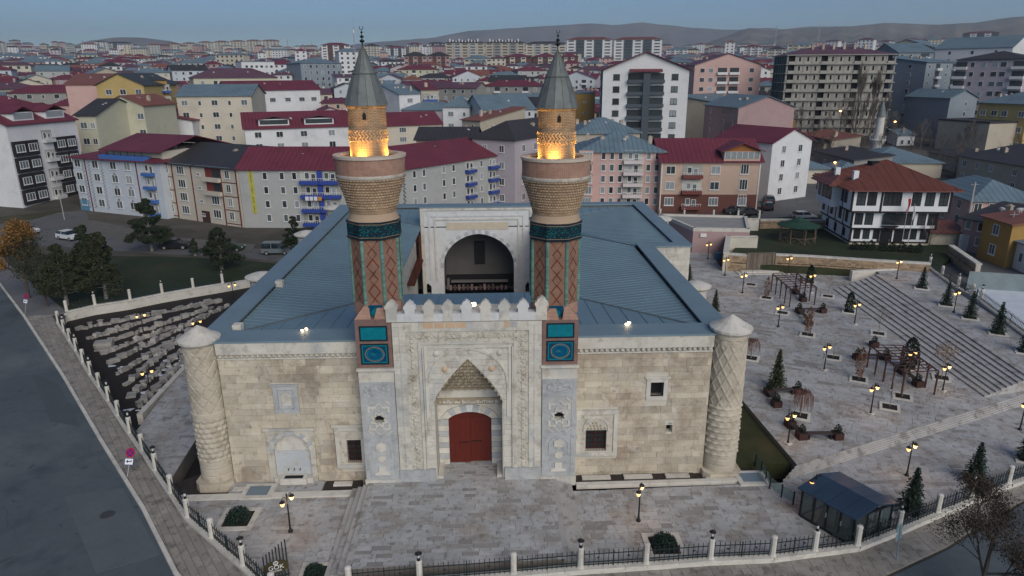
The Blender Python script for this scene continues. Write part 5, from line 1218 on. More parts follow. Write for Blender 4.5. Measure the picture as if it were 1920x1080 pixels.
GRP = [([(1441,740),(1455,762),(1495,738)],((0,1),(0,2)),'by the tall olive spruce'),([(1481,800),(1502,822),(1569,822)],((0,1),(1,2)),'at the grass corner'),([(1498,586),(1542,586),(1516,610)],((0,1),(0,2)),'in front of the rear pergola'),
       ([(1490,550),(1505,565)],((0,1),),'under the rear pergola'),([(1607,674),(1660,674),(1638,650)],((0,1),),'at the far end of the front pergola'),([(1691,700),(1720,724)],((0,1),),'under the front pergola')]
for pts, links, wh in GRP:
    ps = [G(*q, ZP) for q in pts]
    for k, p in enumerate(ps):
        r = thing('planter', 'brown shrub planter %s, %s' % (wh, nth(sorted(range(len(ps)), key=lambda j: pts[j][0]).index(k))), 'planter', p, 0.1, 'shrub planters at the benches'); link('box', PB, r); link('soil', PS, r); f = link('shrub', PL, r, (0,0,0.5))
    for n_, (i, j) in enumerate(links):
        a, b = ps[i], ps[j]; L_ = (b-a).length; an = atan2(b.y-a.y, b.x-a.x); m = (a+b)/2; e = L_/2-0.36
        r = thing('bench', 'slatted brown bench %s, %s' % (wh, 'left-hand one' if n_ == 0 and len(links) > 1 else ('right-hand one' if n_ else 'between two planters')), 'bench', m, an, 'benches between planters')
        for s in range(5): MB().box(-e, e, -0.22+0.095*s, -0.15+0.095*s, 0.42, 0.46).build('slat', BENC, r)
        for s in (-1, 1): MB().box(s*e*0.85-0.05, s*e*0.85+0.05, -0.2, 0.2, 0, 0.42).build('leg', BLACK, r)
# kiosk
POLE0 = mat('turnstile_steel', (0.3,0.31,0.32), metal=0.6, rough=0.4)
K0 = G(1492, 992, 0); K1 = G(1556, 1022, 0); zr = 1.95
E1, E2, E3, E4 = G(1500,922,zr), G(1613,985,zr), G(1693,953,zr), G(1580,892,zr)     # eave corners: back-left, front-left, front-right, back-right
E1, E2, E3, E4 = [e+Vector((0.05,0.45,0)) for e in (E1,E2,E3,E4)]; kc = (E1+E2+E3+E4)/4; ki = thing('kiosk', 'small glazed kiosk with dark blue pitched sheet roof by the railing', 'kiosk', (kc.x, kc.y, 0)); o = Vector((kc.x, kc.y, 0))
E1, E2, E3, E4 = [e-o for e in (E1, E2, E3, E4)]; R1, R2 = (E1+E4)/2+Vector((0,0,.42)), (E2+E3)/2+Vector((0,0,.42))
KR = mat('kiosk_roof', (0.028,0.05,0.085), rough=0.35, spec=0.5, var=0.15); KG = mat('kiosk_glass', (0.55,0.65,0.66), rough=0.03, spec=0.5, var=0.02, trans=0.95)
for a, b, c, d in ((E1,E2,R2,R1),(E4,E3,R2,R1)):
    for k in range(4):
        p = [a.lerp(b, k/4), a.lerp(b, (k+1)/4-0.006), d.lerp(c, (k+1)/4-0.006), d.lerp(c, k/4)]; MB().extr([p], Vector((0,0,-0.07))).build('roof_panel', KR, ki)
q = [E.lerp((E1+E2+E3+E4)/4, 0.12) for E in (E1, E2, E3, E4)]
for i in range(4):
    a, b = q[i], q[(i+1) % 4]; n = 4 if i in (0, 2) else 3; L_ = (b-a).length; an = atan2(b.y-a.y, b.x-a.x)
    for k in range(n+1): p = a.lerp(b, k/n); MB().box(-0.05, 0.05, -0.05, 0.05, 0.05, 1.9).build('post', BLACK, ki, (p.x, p.y, 0), an)
    for k in range(n): MB().box(0.06+k*L_/n, (k+1)*L_/n-0.06, -0.012, 0.012, 0.15, 1.8).build('glass_pane', KG, ki, (a.x, a.y, 0), an)
    MB().box(0.05, L_-0.05, -0.045, 0.045, 0.0, 0.14).build('sill', BLACK, ki, (a.x, a.y, 0), an); MB().box(0.05, L_-0.05, -0.045, 0.045, 1.8, 1.93).build('head_rail', BLACK, ki, (a.x, a.y, 0), an)
for k in range(2): p = q[0].lerp(q[1], 0.5+0.28*k); MB().box(-0.02,0.02,-0.12,-0.05,0.95,1.25).build('door_handle', mat('steel', (0.6,0.6,0.6), rough=0.3, metal=0.8), ki, (p.x, p.y, 0), atan2(q[1].y-q[0].y, q[1].x-q[0].x))
MB().box(-1.3,1.3,-1.3,1.3,0.02,0.06).build('floor', mat('kiosk_floor', (0.10,0.12,0.13)), ki, (0,0,0), 0.9); MB().box(-0.9,0.9,-0.3,0.3,0.06,1.0).build('counter', mat('kiosk_counter', (0.25,0.27,0.27)), ki, (0.3,0.3,0), 0.9); MB().box(-0.2,0.2,-0.2,0.2,0.06,1.3).build('turnstile', POLE0, ki, (-0.9,-0.2,0), 0.9)
# glass rail beside the corner tower
gp = [(1416,872),(1427,885),(1436,898),(1443,914),(1465,930),(1487,944)]
gr = [G(*q, 0.1) for q in gp]; r = thing('glass_railing', 'glass railing on slim black posts beside the right corner tower', 'railing', gr[0])
for i, p in enumerate(gr):
    p = p-gr[0]; MB().box(p.x-0.035, p.x+0.035, p.y-0.035, p.y+0.035, -0.1, 0.85).build('post', BLACK, r)
    if i: b = gr[i-1]-gr[0]; L_ = (p-b).length; MB().box(0.06, L_-0.06, -0.006, 0.006, 0.1, 0.75).build('glass_pane', mat('rail_glass', (0.5,0.65,0.62), rough=0.05, trans=0.9, var=0), r, (b.x, b.y, 0), atan2(p.y-b.y, p.x-b.x))
# traffic signs
SRED = mat('sign_red', (0.42,0.01,0.03), rough=0.4, var=0); SBLU = mat('sign_blue', (0.012,0.03,0.22), rough=0.4, var=0); SWHT = mat('sign_white', (0.78,0.8,0.82), rough=0.4, var=0); POLE = mat('galvanised_pole', (0.30,0.32,0.33), rough=0.5, metal=0.4); SBACK = mat('sign_back', (0.20,0.30,0.33), rough=0.5)
def circ(r, cz, n=24): return [(r*cos(2*pi*k/n), cz+r*sin(2*pi*k/n)) for k in range(n)]
def sign(lab, base, z, rz, h, lean=0.0):
    p = G(*base, z); s = thing('traffic_sign', lab, 'traffic sign', p, rz); s.rotation_euler = (lean, 0, rz)
    MB().tube((0,0.04,0), (0,0.04,h+0.3), 0.03, n=8).build('pole', POLE, s)
    d = MB().wallpoly(circ(0.32, h), -0.02, 0.0).build('disc', SRED, s); MB().wallpoly(circ(0.235, h), -0.026, -0.02).build('disc_field', SBLU, d)
    for a in (pi/4, -pi/4): T = Matrix.Translation((0,-0.03,h)) @ Matrix.Rotation(a, 4, 'Y'); MB().box(-0.30,0.30,-0.006+(0.002 if a > 0 else 0),0.004,-0.035,0.035,T).build('cross_bar', SRED, d)
    pl = MB().box(-0.31,0.31,-0.02,0.0,h-0.80,h-0.36).build('plate', SBLU, s); MB().box(-0.28,0.28,-0.026,-0.02,h-0.77,h-0.39).build('plate_field', SWHT, pl)
    mb = MB(); mb.box(-0.1,0.18,-0.034,-0.026,h-0.60,h-0.54).box(0.12,0.18,-0.034,-0.026,h-0.54,h-0.47); mb.wallpoly([(-0.21,h-0.57),(-0.08,h-0.68),(-0.08,h-0.46)], -0.034, -0.026); mb.build('arrow', mat('sign_black', (0.02,0.02,0.03), var=0), pl)
sign('round no-stopping sign over a bent arrow plate on the near left pavement', (238,895), 0.1, -0.12, 1.6, -0.5)
sign('round no-stopping sign over a bent arrow plate on the far left footpath', (46,592), 0.1, -0.35, 2.2, -0.3)
p = G(1681, 1050, 0.05); s = thing('traffic_sign', 'traffic sign seen from behind on a leaning pole outside the front railing', 'traffic sign', p, pi+0.5); s.rotation_euler = (0.0, 0.12, pi+0.5)
MB().tube((0,0,0), (0,0,2.3), 0.035, n=8).build('pole', mat('blue_pole', (0.16,0.23,0.30)), s); MB().wallpoly(circ(0.30, 2.15), -0.03, -0.012).build('disc', SBACK, s); MB().box(-0.27,0.27,-0.03,-0.012,1.4,1.82).build('plate', SBACK, s)
# manhole in the road
p = G(201, 965, 0.02); mh = thing('manhole_cover', 'round iron manhole cover in the asphalt of the left road', 'manhole cover', (p.x, p.y, 0.03)); MB().lathe([(0.4,0),(0.4,0.015),(0.01,0.016)], n=20).build('lid', mat('cast_iron', (0.05,0.055,0.06)), mh); MB().lathe([(0.46,0),(0.46,0.012),(0.41,0.012)], n=20).build('rim', ASPH2, mh)
# ------------------------------------------------------------------ the stone garden: rows of old blocks
OLD = mat('old_carved_blocks', (0.31,0.30,0.285), isl=0.25, var=0.2, scale=1.2, bump=0.5, stain=((0.15,0.145,0.13),1.5,0.56,0.6))
rows = [((470,690+0),(0,0))]
RWS = [((255,720),(345,640)),((245,745),(352,650)),((228,700),(390,612)),((215,685),(415,592)),((200,668),(425,582)),((190,655),(300,608)),((178,640),(330,590)),((165,628),(365,580)),((150,615),(405,572)),((262,765),(350,676)),((215,712),(300,660)),((240,735),(330,655))]
rnd = random.Random(21); blocks = []
RW2 = [((262,762),(349,672)),((248,742),(345,655)),((236,722),(338,640)),((222,702),(365,618)),((208,682),(425,575)),((196,664),(330,612)),((180,650),(400,578)),((168,636),(300,596)),((150,618),(418,565)),((190,630),(250,612))]
shapes = [MB().blob((0,0,0.25), 0.46, 5, 3, 0.30, (1.0,0.7,0.75)).mesh('block', OLD), MB().box(-0.42,0.42,-0.26,0.26,0,0.42).mesh('block', OLD), MB().lathe([(0.30,0),(0.32,0.1),(0.24,0.16),(0.24,0.4),(0.33,0.5)], n=10, closed=True).mesh('block', OLD), MB().obox((0,0,0.22), (0.9,0.5,0.4), 0.1, 0.15, 0.1).mesh('block', OLD), MB().box(-0.5,0.5,-0.3,0.3,0,0.16).mesh('block', OLD)]
nb = 0
for ri, (a, b) in enumerate(RW2):
    A, B = G(*a, -0.8), G(*b, -0.8); L_ = (B-A).length; x = 0; an = atan2(B.y-A.y, B.x-A.x)
    row = thing('stone_row', 'row of old carved blocks on dark soil, %s row from the paved court' % (ORD[ri] or 'first'), 'stone row', (A.x, A.y, -0.8), 0.0, 'rows of blocks in the stone garden')
    while x < L_:
        p = A.lerp(B, x/L_)-A; k = rnd.choice((0,1,1,1,2,3,3,4)); s = rnd.uniform(0.55,1.1)
        o = link('block', shapes[k], row, (p.x+rnd.uniform(-.06,.06), p.y+rnd.uniform(-.06,.06), rnd.uniform(-0.03,0.02)), an+rnd.uniform(-0.7,0.7)); o.scale = (s, s*rnd.uniform(.8,1.2), s*rnd.uniform(.8,1.3)); x += 0.58*s; nb += 1
pk = G(196, 655, -0.8); row = thing('stone_stack', 'stack of flat pale slabs at the left corner of the stone garden', 'stone stack', pk)
for k in range(7): MB().box(-0.8+rnd.uniform(-.1,.1), 0.8+rnd.uniform(-.1,.1), -0.45, 0.45, 0.13*k+0.005, 0.13*(k+1)).build('slab', OLD, row, (0,0,0), rnd.uniform(-.1,.1)+0.3)
mb = MB(); rnd = random.Random(31)
for k in range(26): p = G(rnd.uniform(255,330), 0, 0) if 0 else G(*[(300,700),(255,765),(285,735),(318,690),(330,672),(240,705),(215,690)][k % 7], -0.78); mb.blob((p.x+rnd.uniform(-.9,.9), p.y+rnd.uniform(-.6,.6), -0.78), rnd.uniform(0.1,0.35), 7, 2, 0.3, (1.5,1,0.08))
struct(mb.build('snow_patches', SNOW))
# ------------------------------------------------------------------ buildings of the town
WCOL = {'cream':(0.50,0.46,0.38),'grey':(0.36,0.37,0.36),'white':(0.60,0.61,0.62),'pink':(0.50,0.34,0.31),'peach':(0.46,0.34,0.27),'yellow':(0.43,0.32,0.13),'pale yellow':(0.47,0.46,0.35),'lilac':(0.40,0.36,0.39),'brown':(0.13,0.055,0.045),'beige':(0.40,0.36,0.29),'concrete':(0.25,0.25,0.235),'blue grey':(0.22,0.26,0.30),'green':(0.22,0.33,0.24),'pale blue':(0.46,0.50,0.54),'ochre':(0.36,0.22,0.07),'dark grey':(0.07,0.085,0.10),'dusty pink':(0.36,0.25,0.25)}
RCOL = {'maroon':(0.150,0.032,0.050),'blue-grey':(0.14,0.20,0.24),'dark':(0.045,0.042,0.045),'rusty':(0.22,0.085,0.06),'purple':(0.12,0.06,0.085),'tile red':(0.175,0.062,0.048),'dark grey':(0.055,0.06,0.065)}
def wm(c): return mat('plaster_'+c.replace(' ', '_'), WCOL[c], var=0.09, scale=0.15, fine=0.05, stain=((WCOL[c][0]*0.75, WCOL[c][1]*0.75, WCOL[c][2]*0.75),0.25,0.60,0.5))
def rm(c):
    nm = 'roof_'+c.replace(' ', '_').replace('-', '_'); new = nm not in _mats; m = rm0(c)
    if new:     # sheet seams running down the slope
        n = m.node_tree; N = n.nodes; L = n.links; b = N['Principled BSDF']; src = b.inputs['Base Color'].links[0].from_socket
        tc = N.new('ShaderNodeTexCoord'); wv = N.new('ShaderNodeTexWave'); wv.bands_direction = 'X'; wv.inputs['Scale'].default_value = 0.36; wv.inputs['Distortion'].default_value = 0.0; L.new(tc.outputs['Object'], wv.inputs[0])
        mr = N.new('ShaderNodeMapRange'); mr.inputs['From Min'].default_value = 0.80; mr.inputs['From Max'].default_value = 0.98; mr.inputs['To Min'].default_value = 1.0; mr.inputs['To Max'].default_value = 0.68; L.new(wv.outputs['Fac'], mr.inputs['Value'])
        vm = N.new('ShaderNodeVectorMath'); vm.operation = 'SCALE'; L.new(src, vm.inputs[0]); L.new(mr.outputs[0], vm.inputs['Scale']); L.new(vm.outputs[0], b.inputs['Base Color'])
    return m
def rm0(c): return mat('roof_'+c.replace(' ', '_').replace('-', '_'), RCOL[c], rough=0.6, var=0.13, scale=0.2, fine=0.06, stain=((RCOL[c][0]*0.72, RCOL[c][1]*0.72, RCOL[c][2]*0.72),0.3,0.58,0.6))
FRW = mat('white_frame', (0.62,0.62,0.62), rough=0.5, var=0.03); FRD = mat('dark_frame', (0.03,0.025,0.025), rough=0.5); FRM = mat('maroon_frame', (0.14,0.03,0.03), rough=0.5)
PD = mat('window_glass', (0.035,0.045,0.05), rough=0.12, spec=0.6, isl=0.4, var=0.05); PC = mat('curtained_glass', (0.22,0.25,0.26), rough=0.25, spec=0.5, isl=0.3, var=0.15, scale=2); PB_ = mat('dim_glass', (0.09,0.115,0.125), rough=0.2, isl=0.4)
PANES = [PD, PC, PB_]
_wc = {}
def winmesh(w, h, div, fr):
    k = (w, h, div, fr.name)
    if k not in _wc:
        mb = MB(); t = 0.09
        mb.box(-w/2, w/2, -0.09, 0.02, 0, t).box(-w/2, w/2, -0.09, 0.02, h-t, h).box(-w/2, -w/2+t, -0.088, 0.02, t, h-t).box(w/2-t, w/2, -0.088, 0.02, t, h-t)
        for j in range(1, div): x = -w/2+w*j/div; mb.box(x-0.035, x+0.035, -0.075, 0.02, t, h-t)
        mb.box(-w/2-0.08, w/2+0.08, -0.14, 0.0, -0.08, 0.0)
        _wc[k] = (mb.mesh('window', fr, fix=False), [MB().poly([(-w/2+t,-0.03,t),(w/2-t,-0.03,t),(w/2-t,-0.03,h-t),(-w/2+t,-0.03,h-t)]).mesh('pane', p, fix=False) for p in PANES])
    return _wc[k]
WT = {'w':(1.2,1.45,2),'W':(2.1,1.5,3),'n':(1.0,0.55,2),'s':(0.85,1.3,1),'t':(1.5,2.0,3),'x':(1.7,1.5,2)}
CHM = MB().box(-0.35,0.35,-0.35,0.35,-1.0,1.1).box(-0.42,0.42,-0.42,0.42,1.1,1.22).box(-0.2,0.2,-0.2,0.2,1.22,1.4).mesh('chimney', mat('chimney_render', (0.40,0.34,0.28), isl=0.2))
DSH = MB().lathe([(0.02,0),(0.28,0.05),(0.42,0.16)], n=10).tube((0,0,0), (0,0,-0.5), 0.03, n=4).mesh('satellite_dish', mat('dish_white', (0.55,0.56,0.57)))
WIRED = []; SCR = []
def roofshape(mb, w, d, h, kind, oh=0.5, rh=None):
    x0, x1, y0, y1 = -oh, w+oh, -oh, d+oh; t = 0.16
    if kind == 'hip':
        rh = rh or min(w, d)*0.20; m = min(w+2*oh, d+2*oh)/2
        if w >= d: a, b = (x0+m, (y0+y1)/2), (x1-m, (y0+y1)/2)
        else: a, b = ((x0+x1)/2, y0+m), ((x0+x1)/2, y1-m)
        V = [(x0,y0,h),(x1,y0,h),(x1,y1,h),(x0,y1,h),(a[0],a[1],h+rh),(b[0],b[1],h+rh)]
        F = [(0,1,5,4),(1,2,5),(2,3,4,5),(3,0,4)] if w >= d else [(0,1,4),(1,2,5,4),(2,3,5),(3,0,4,5)]
        i = len(mb.v); mb.v += V; [mb.face([i+k for k in f]) for f in F]; mb.box(x0, x1, y0, y1, h-t, h)
    elif kind == 'gable_x':     # ridge along the facade
        rh = rh or d*0.22; ym = (y0+y1)/2
        for (ya, yb) in ((y0, ym), (y1, ym)):
            i = len(mb.v); mb.v += [(x0,ya,h),(x1,ya,h),(x1,yb,h+rh),(x0,yb,h+rh),(x0,ya,h-t),(x1,ya,h-t),(x1,yb,h+rh-t),(x0,yb,h+rh-t)]
            for f in ((0,1,2,3),(4,7,6,5),(0,4,5,1),(1,5,6,2),(0,3,7,4)): mb.face([i+k for k in f])
    elif kind == 'gable_y':     # gable end towards the front
        rh = rh or w*0.2; xm = (x0+x1)/2
        for (xa, xb) in ((x0, xm), (x1, xm)):
            i = len(mb.v); mb.v += [(xa,y0,h),(xa,y1,h),(xb,y1,h+rh),(xb,y0,h+rh),(xa,y0,h-t),(xa,y1,h-t),(xb,y1,h+rh-t),(xb,y0,h+rh-t)]
            for f in ((0,1,2,3),(4,7,6,5),(0,4,5,1),(1,5,6,2),(0,3,7,4)): mb.face([i+k for k in f])
    elif kind == 'shed': 
        rh = rh or d*0.15; i = len(mb.v); mb.v += [(x0,y0,h),(x1,y0,h),(x1,y1,h+rh),(x0,y1,h+rh),(x0,y0,h-t),(x1,y0,h-t),(x1,y1,h+rh-t),(x0,y1,h+rh-t)]
        for f in ((0,1,2,3),(4,7,6,5),(0,4,5,1),(1,5,6,2),(2,6,7,3),(3,7,4,0)): mb.face([i+k for k in f])
    else: rh = 0.5; mb.box(x0+oh-0.15, x1-oh+0.15, y0+oh-0.15, y1-oh+0.15, h, h+0.45); 
    return rh
def wallbody(mb, w, d, h, kind, rh):
    mb.box(0, w, 0, d, -2.5, h-0.02)
    if kind == 'gable_y': 
        for y in (0.0, d): mb.extr([[(0,y,h-0.02),(w,y,h-0.02),(w/2,y,h+rh-0.12)]], Vector((0, 0.2 if y == 0 else -0.2, 0)))
    if kind == 'gable_x':
        for x in (0.0, w): mb.extr([[(x,0,h-0.02),(x,d,h-0.02),(x,d/2,h+rh-0.12)]], Vector((0.2 if x == 0 else -0.2, 0, 0)))
    if kind == 'shed':
        for x in (0.0, w): mb.extr([[(x,0,h-0.02),(x,d,h-0.02),(x,d,h+rh-0.12)]], Vector((0.2 if x == 0 else -0.2, 0, 0)))
def bld(label, cat, L, R, ze, zb, depth, cols=(), floors=4, wall='cream', roof='hip', rc='maroon', rh=None, oh=0.5, side_l=0, side_r=0, fr=None, group=None, chim=3, dish=2, z1=1.1, lod=0, seed=0, wt='w', frame=True, back=False, bal=(0.05,0.10,0.30), trim=None, P=None, dist=None):
    """L,R: the two front eave corners as seen; ze eaves level, zb ground level"""
    if dist: ze = HZ(L[0], L[1], dist[0]); P = (AD(L[0], dist[0], 0, L[1]), AD(R[0], dist[1], 0, R[1])); zb = terr(P[0].x, P[0].y)
    p0, p1 = (G(*L, ze), G(*R, ze)) if P is None else (Vector(P[0]), Vector(P[1])); d = p1-p0; w = math.hypot(d.x, d.y); an = atan2(d.y, d.x); h = ze-zb; fr = fr or FRW
    rnd = random.Random(seed*7+int(L[0]) if L else seed)
    r = thing('apartment_block' if cat == 'apartment block' else ('house' if cat == 'house' else 'building'), label, cat, (p0.x, p0.y, zb), an, group)
    c = p0.lerp(p1, 0.5)+Vector((-sin(an), cos(an), 0))*depth/2; WIRED.append((c.x, c.y, max(w, depth)/2*0.95+1)); a1, a2 = PX((p0.x,p0.y,ze)), PX((p1.x,p1.y,ze)); ab = PX((c.x,c.y,zb)); SCR.append((min(a1[0],a2[0]), max(a1[0],a2[0]), min(a1[1],a2[1]), ab[1], min(a1[2],a2[2])))
    mb = MB(); rmb = MB(); rh_ = roofshape(rmb, w, depth, h, roof, oh, rh); wallbody(mb, w, depth, h, roof, rh_)
    mb.build('wall', wm(wall), r, fix=False); rf = rmb.build('roof', rm(rc), r, fix=False)
    fh = (h-z1+0.6)/floors; joined = MB() if lod else None; jf = MB() if lod else None
    def put(x, z, t, T=None, yo=0.0):
        ww, hh, dv = WT[t]; T0 = Matrix.Translation((x, -yo, z)); M_ = (T @ T0) if T else T0
        if lod: joined.cm = rnd.choice((0,0,1,2)); jf.box(-ww/2, ww/2, -0.06, 0.0, -0.06, hh, M_); joined.box(-ww/2+0.1, ww/2-0.1, -0.09, -0.055, 0.05, hh-0.1, M_, bottom=False)
        else:
            wme, pm = winmesh(ww, hh, dv, fr); o = link('window', wme, r); o.matrix_local = M_; link('pane', rnd.choice((pm[0], pm[0], pm[1], pm[2])), o)
    BL = mat('balcony_%02d%02d%02d' % tuple(int(v*99) for v in bal), bal, var=0.08)
    for (u, t) in cols:
        for f in range(floors):
            z = z1+f*fh; x = u*w
            if t in WT: put(x, z, t)
            elif t in ('b', 'B', 'g'):
                bw = 2.6 if t != 'B' else 3.6
                if t == 'g':    # glazed bay
                    b = MB().box(x-bw/2, x+bw/2, -0.9, 0.0, z-0.9, z+1.7).build('bay', wm(wall), r, fix=False) if not lod else None
                    if b: 
                        ww = bw-0.3; wme, pm = winmesh(ww, 1.5, 4, fr); o = link('window', wme, r, (x, -0.9, z)); link('pane', rnd.choice(pm[:2]), o)
                    continue
                if lod: jf.box(x-bw/2, x+bw/2, -1.0, 0, z-0.75, z+0.1); joined.cm = 0; joined.box(x-bw/2+0.2, x+bw/2-0.2, -0.05, -0.02, z+0.1, z+1.6)
                else:
                    MB().box(x-bw/2, x+bw/2, -0.04, 0.02, z-0.4, z+1.75).build('balcony_recess', mat('recess', (0.36,0.36,0.33), var=0.15, isl=0.3), r, fix=False)
                    b = MB().box(x-bw/2, x+bw/2, -0.95, 0.0, z-0.72, z-0.12).build('balcony', BL, r, fix=False); m2 = MB()
                    for k in range(9): m2.box(x-bw/2+0.1+k*(bw-0.2)/8-0.025, x-bw/2+0.1+k*(bw-0.2)/8+0.025, -0.92, -0.87, z-0.12, z+0.32)
                    m2.box(x-bw/2, x+bw/2, -0.95, -0.84, z+0.32, z+0.38); m2.build('railing', FRW, b)
                    for s in (-0.55, 0.55): put(x+s, z-0.2 if s > 0 else z, 's', yo=0.045)
    for n, T in ((side_l, Matrix.Rotation(-pi/2, 4, 'Z') @ Matrix.Translation((-depth, 0, 0))), (side_r, Matrix.Translation((w, 0, 0)) @ Matrix.Rotation(pi/2, 4, 'Z'))):
        for k in range(n):
            for f in range(floors): put(depth*(k+0.7)/(n+0.4), z1+f*fh, wt, T)
    if lod and jf.v: stuff(jf.build('window_frames', fr, r, fix=False)); stuff(joined.build('window_panes', PANES, r, fix=False))
    for k in range(chim):
        x, y = rnd.uniform(0.1,0.9)*w, rnd.uniform(0.25,0.8)*depth; link('chimney', CHM, rf, (x, y, h+0.35*rh_))
    for k in range(dish):
        x, y = rnd.uniform(0.1,0.9)*w, rnd.uniform(0.2,0.6)*depth; o = link('satellite_dish', DSH, rf, (x, y, h+0.35*rh_+0.7)); o.rotation_euler = (pi*0.3, 0, rnd.uniform(-.6,.6)+2.6-an)
    if trim:
        for u in trim[1]: MB().box(u*w-0.10, u*w+0.10, -0.10, 0.03, -0.5, h-0.1).build('pipe', mat('trim_'+trim[0], {'maroon':(0.12,0.02,0.025),'white':(0.6,0.58,0.55)}[trim[0]]), r, fix=False)
    return r, w, h, an
AB = 'apartment block'
# -- left street
a_, w, h, an = bld('grey-white corner apartment block with blue balconies, loggia storey and maroon roof', AB, (134,294), (298,304), 10.6, 0, 20, [(.06,'x'),(.27,'x'),(.48,'x'),(.64,'x'),(.88,'b')], 4, 'pale blue', 'hip', 'maroon', rh=2.4, side_l=3, trim=('maroon',(.15,.74)), oh=0.8, chim=4, bal=(0.05,0.13,0.36))
PT = mat('grey_pattern_strip', (0.20,0.20,0.22), isl=0.3, var=0.3, scale=2)
for u in (.12,.19,.34):
    mb = MB()
    for k in range(30): mb.obox((u*w+0.16*((k % 2)*2-1), -0.02, 0.8+k*0.31), (0.3,0.06,0.2), 0, 0, 0.5)
    stuff(mb.build('pattern_strip', PT, a_, fix=False))
for k in range(5): u = (.48,.64)[k % 2]; MB().obox((u*w, -0.02, 2.75+2.5*(k//2)), (0.5,0.06,0.5), 0, 0, pi/4).build('lozenge', PT, a_, fix=False)
top = MB(); roofshape(top, w*0.62, 17, 0, 'gable_x', 0.6, 2.4); tp = top.build('upper_roof', rm('maroon'), a_, (w*0.36, 0.6, h+1.75), fix=False); MB().box(0.2, w*0.62-0.2, 0.9, 16, -1.8, 0).build('loggia', wm('cream'), tp, fix=False)
MB().box(0, w*0.5, -1.2, 0.5, -1.7, -0.9).build('parapet', mat('blue_scallop', (0.05,0.13,0.36)), tp, fix=False)
for k in range(7): MB().box(0.3+k*w*0.5/6.4, 0.42+k*w*0.5/6.4, -1.0, -0.9, -0.9, 0).build('loggia_post', FRD, tp, fix=False)
MB().box(.05*w-1,.05*w+1.3,-0.08,0.02,-0.1,2.2).build('shop_front', mat('shop_blue', (0.08,0.20,0.30)), a_, fix=False)
b_, w, h, an = bld('cream apartment block with maroon trim and patched dark flat-pitched roof', AB, (296,304), (443,317), 10.3, 0, 19, [(.09,'x'),(.29,'W'),(.52,'n'),(.88,'w')], 4, 'cream', 'gable_x', 'dark', rh=3.0, trim=('maroon',(0.0,.18,.43,.80,.985)), fr=FRW, chim=3, dish=1)
for f in range(4):
    z = 1.1+f*2.45
    if f < 2: o = link('window', winmesh(2.1,1.5,3,FRW)[0], b_, (.70*w,0,z)); link('pane', winmesh(2.1,1.5,3,FRW)[1][0], o)
    else:
        MB().box(.61*w,.79*w,-0.05,0.0,z-0.4,z+1.6).build('loggia', mat('red_loggia', (0.16,0.035,0.03)), b_, fix=False); MB().box(.60*w,.80*w,-0.7,0.0,z-0.75,z-0.05).build('balcony', wm('cream'), b_, fix=False); MB().box(.70*w,.79*w,-0.08,-0.04,z-0.05,z+1.4).build('balcony_window', PD, b_, fix=False)
    for u in (.09,.90): MB().box(max(0,u-.09)*w, min(1,u+.09)*w, -0.06, 0.02, z-0.75, z-0.62).build('string_course', mat('trim_maroon', (0.12,0.02,0.025)), b_, fix=False)
for x0_, x1_ in ((0.03,.46),(.5,.93)): MB().extr([[(x0_*w,-0.3,h+0.06),(x1_*w,-0.3,h+0.06),(x1_*w-0.5,3.3,h+0.62),(x0_*w+1.6,3.3,h+0.62)]], Vector((0,0,0.03))).build('sheet_patch', rm('blue-grey'), b_)
MB().box(.50*w,.60*w,-0.07,0.0,0,2.1).build('entrance', mat('entrance_brown', (0.06,0.03,0.025)), b_, fix=False)
c_, w, h, an = bld('grey apartment block with vertical yellow sign and blue balconies behind the left minaret', AB, (446,317), (660,317), 10.3, 0, 13, [(.23,'s'),(.38,'s'),(.49,'s'),(.63,'B'),(.80,'B'),(.96,'s')], 4, 'grey', 'gable_x', 'maroon', rh=3.2, chim=2, dish=2, bal=(0.03,0.06,0.28))
MB().box(.695*w,.735*w,-0.5,0.0,1.5,h-0.3).build('blue_pier', mat('blue_paint', (0.03,0.06,0.28)), c_, fix=False)
ys = mat('yellow_sign', (0.42,0.40,0.08), isl=0.0, var=0.05); sg = MB().box(.085*w,.085*w+0.85,-0.07,0.0,2.6,h-0.35).build('sign', ys, c_, fix=False); SL = 'SARAY İNŞ LTD ŞTİ'; n = len(SL)
for k, ch in enumerate(SL):
    if ch != ' ': text(ch, 0.62, (.085*w+0.42, -0.075, h-0.35-(k+1)*(h-2.95)/n+0.05), (pi/2,0,0), c_, mat('sign_letters', (0.06,0.06,0.07)), 'letter')
LN = [mat('laundry_white', (0.6,0.6,0.65)), mat('laundry_orange', (0.5,0.22,0.02)), mat('laundry_blue', (0.12,0.25,0.4))]
for k in range(4): MB().box(.585*w+k*0.75, .585*w+k*0.75+0.6, -1.0, -0.97, 5.0, 5.7).build('laundry', LN[(0,0,0,1)[k]], c_, fix=False)
d_, w, h, an = bld('grey apartment block with scalloped blue balconies seen between the two minarets', AB, (745,318.5), (948,288), 10.3, 0, 14, [(.13,'s'),(.21,'s'),(.38,'s'),(.47,'s'),(.62,'b'),(.74,'s'),(.85,'b'),(.965,'b')], 4, 'grey', 'gable_x', 'maroon', rh=3.2, chim=2, dish=1, bal=(0.03,0.06,0.25), side_r=0)
mb = MB()
for k in range(26): mb.obox((.045*w+0.12*((k % 2)*2-1), -0.02, 0.8+k*0.36), (0.4,0.06,0.25), 0, 0, 0.6)
stuff(mb.build('pattern_strip', mat('navy_pattern', (0.10,0.11,0.17), isl=0.3), d_, fix=False))
bld('pinkish apartment block with big dark hipped roof behind the maroon roof', AB, (885,258), (965,262), 13.5, 0, 26, [(.3,'w'),(.7,'w')], 4, 'lilac', 'hip', 'dark', rh=3.2, side_r=5, chim=4, P=None)
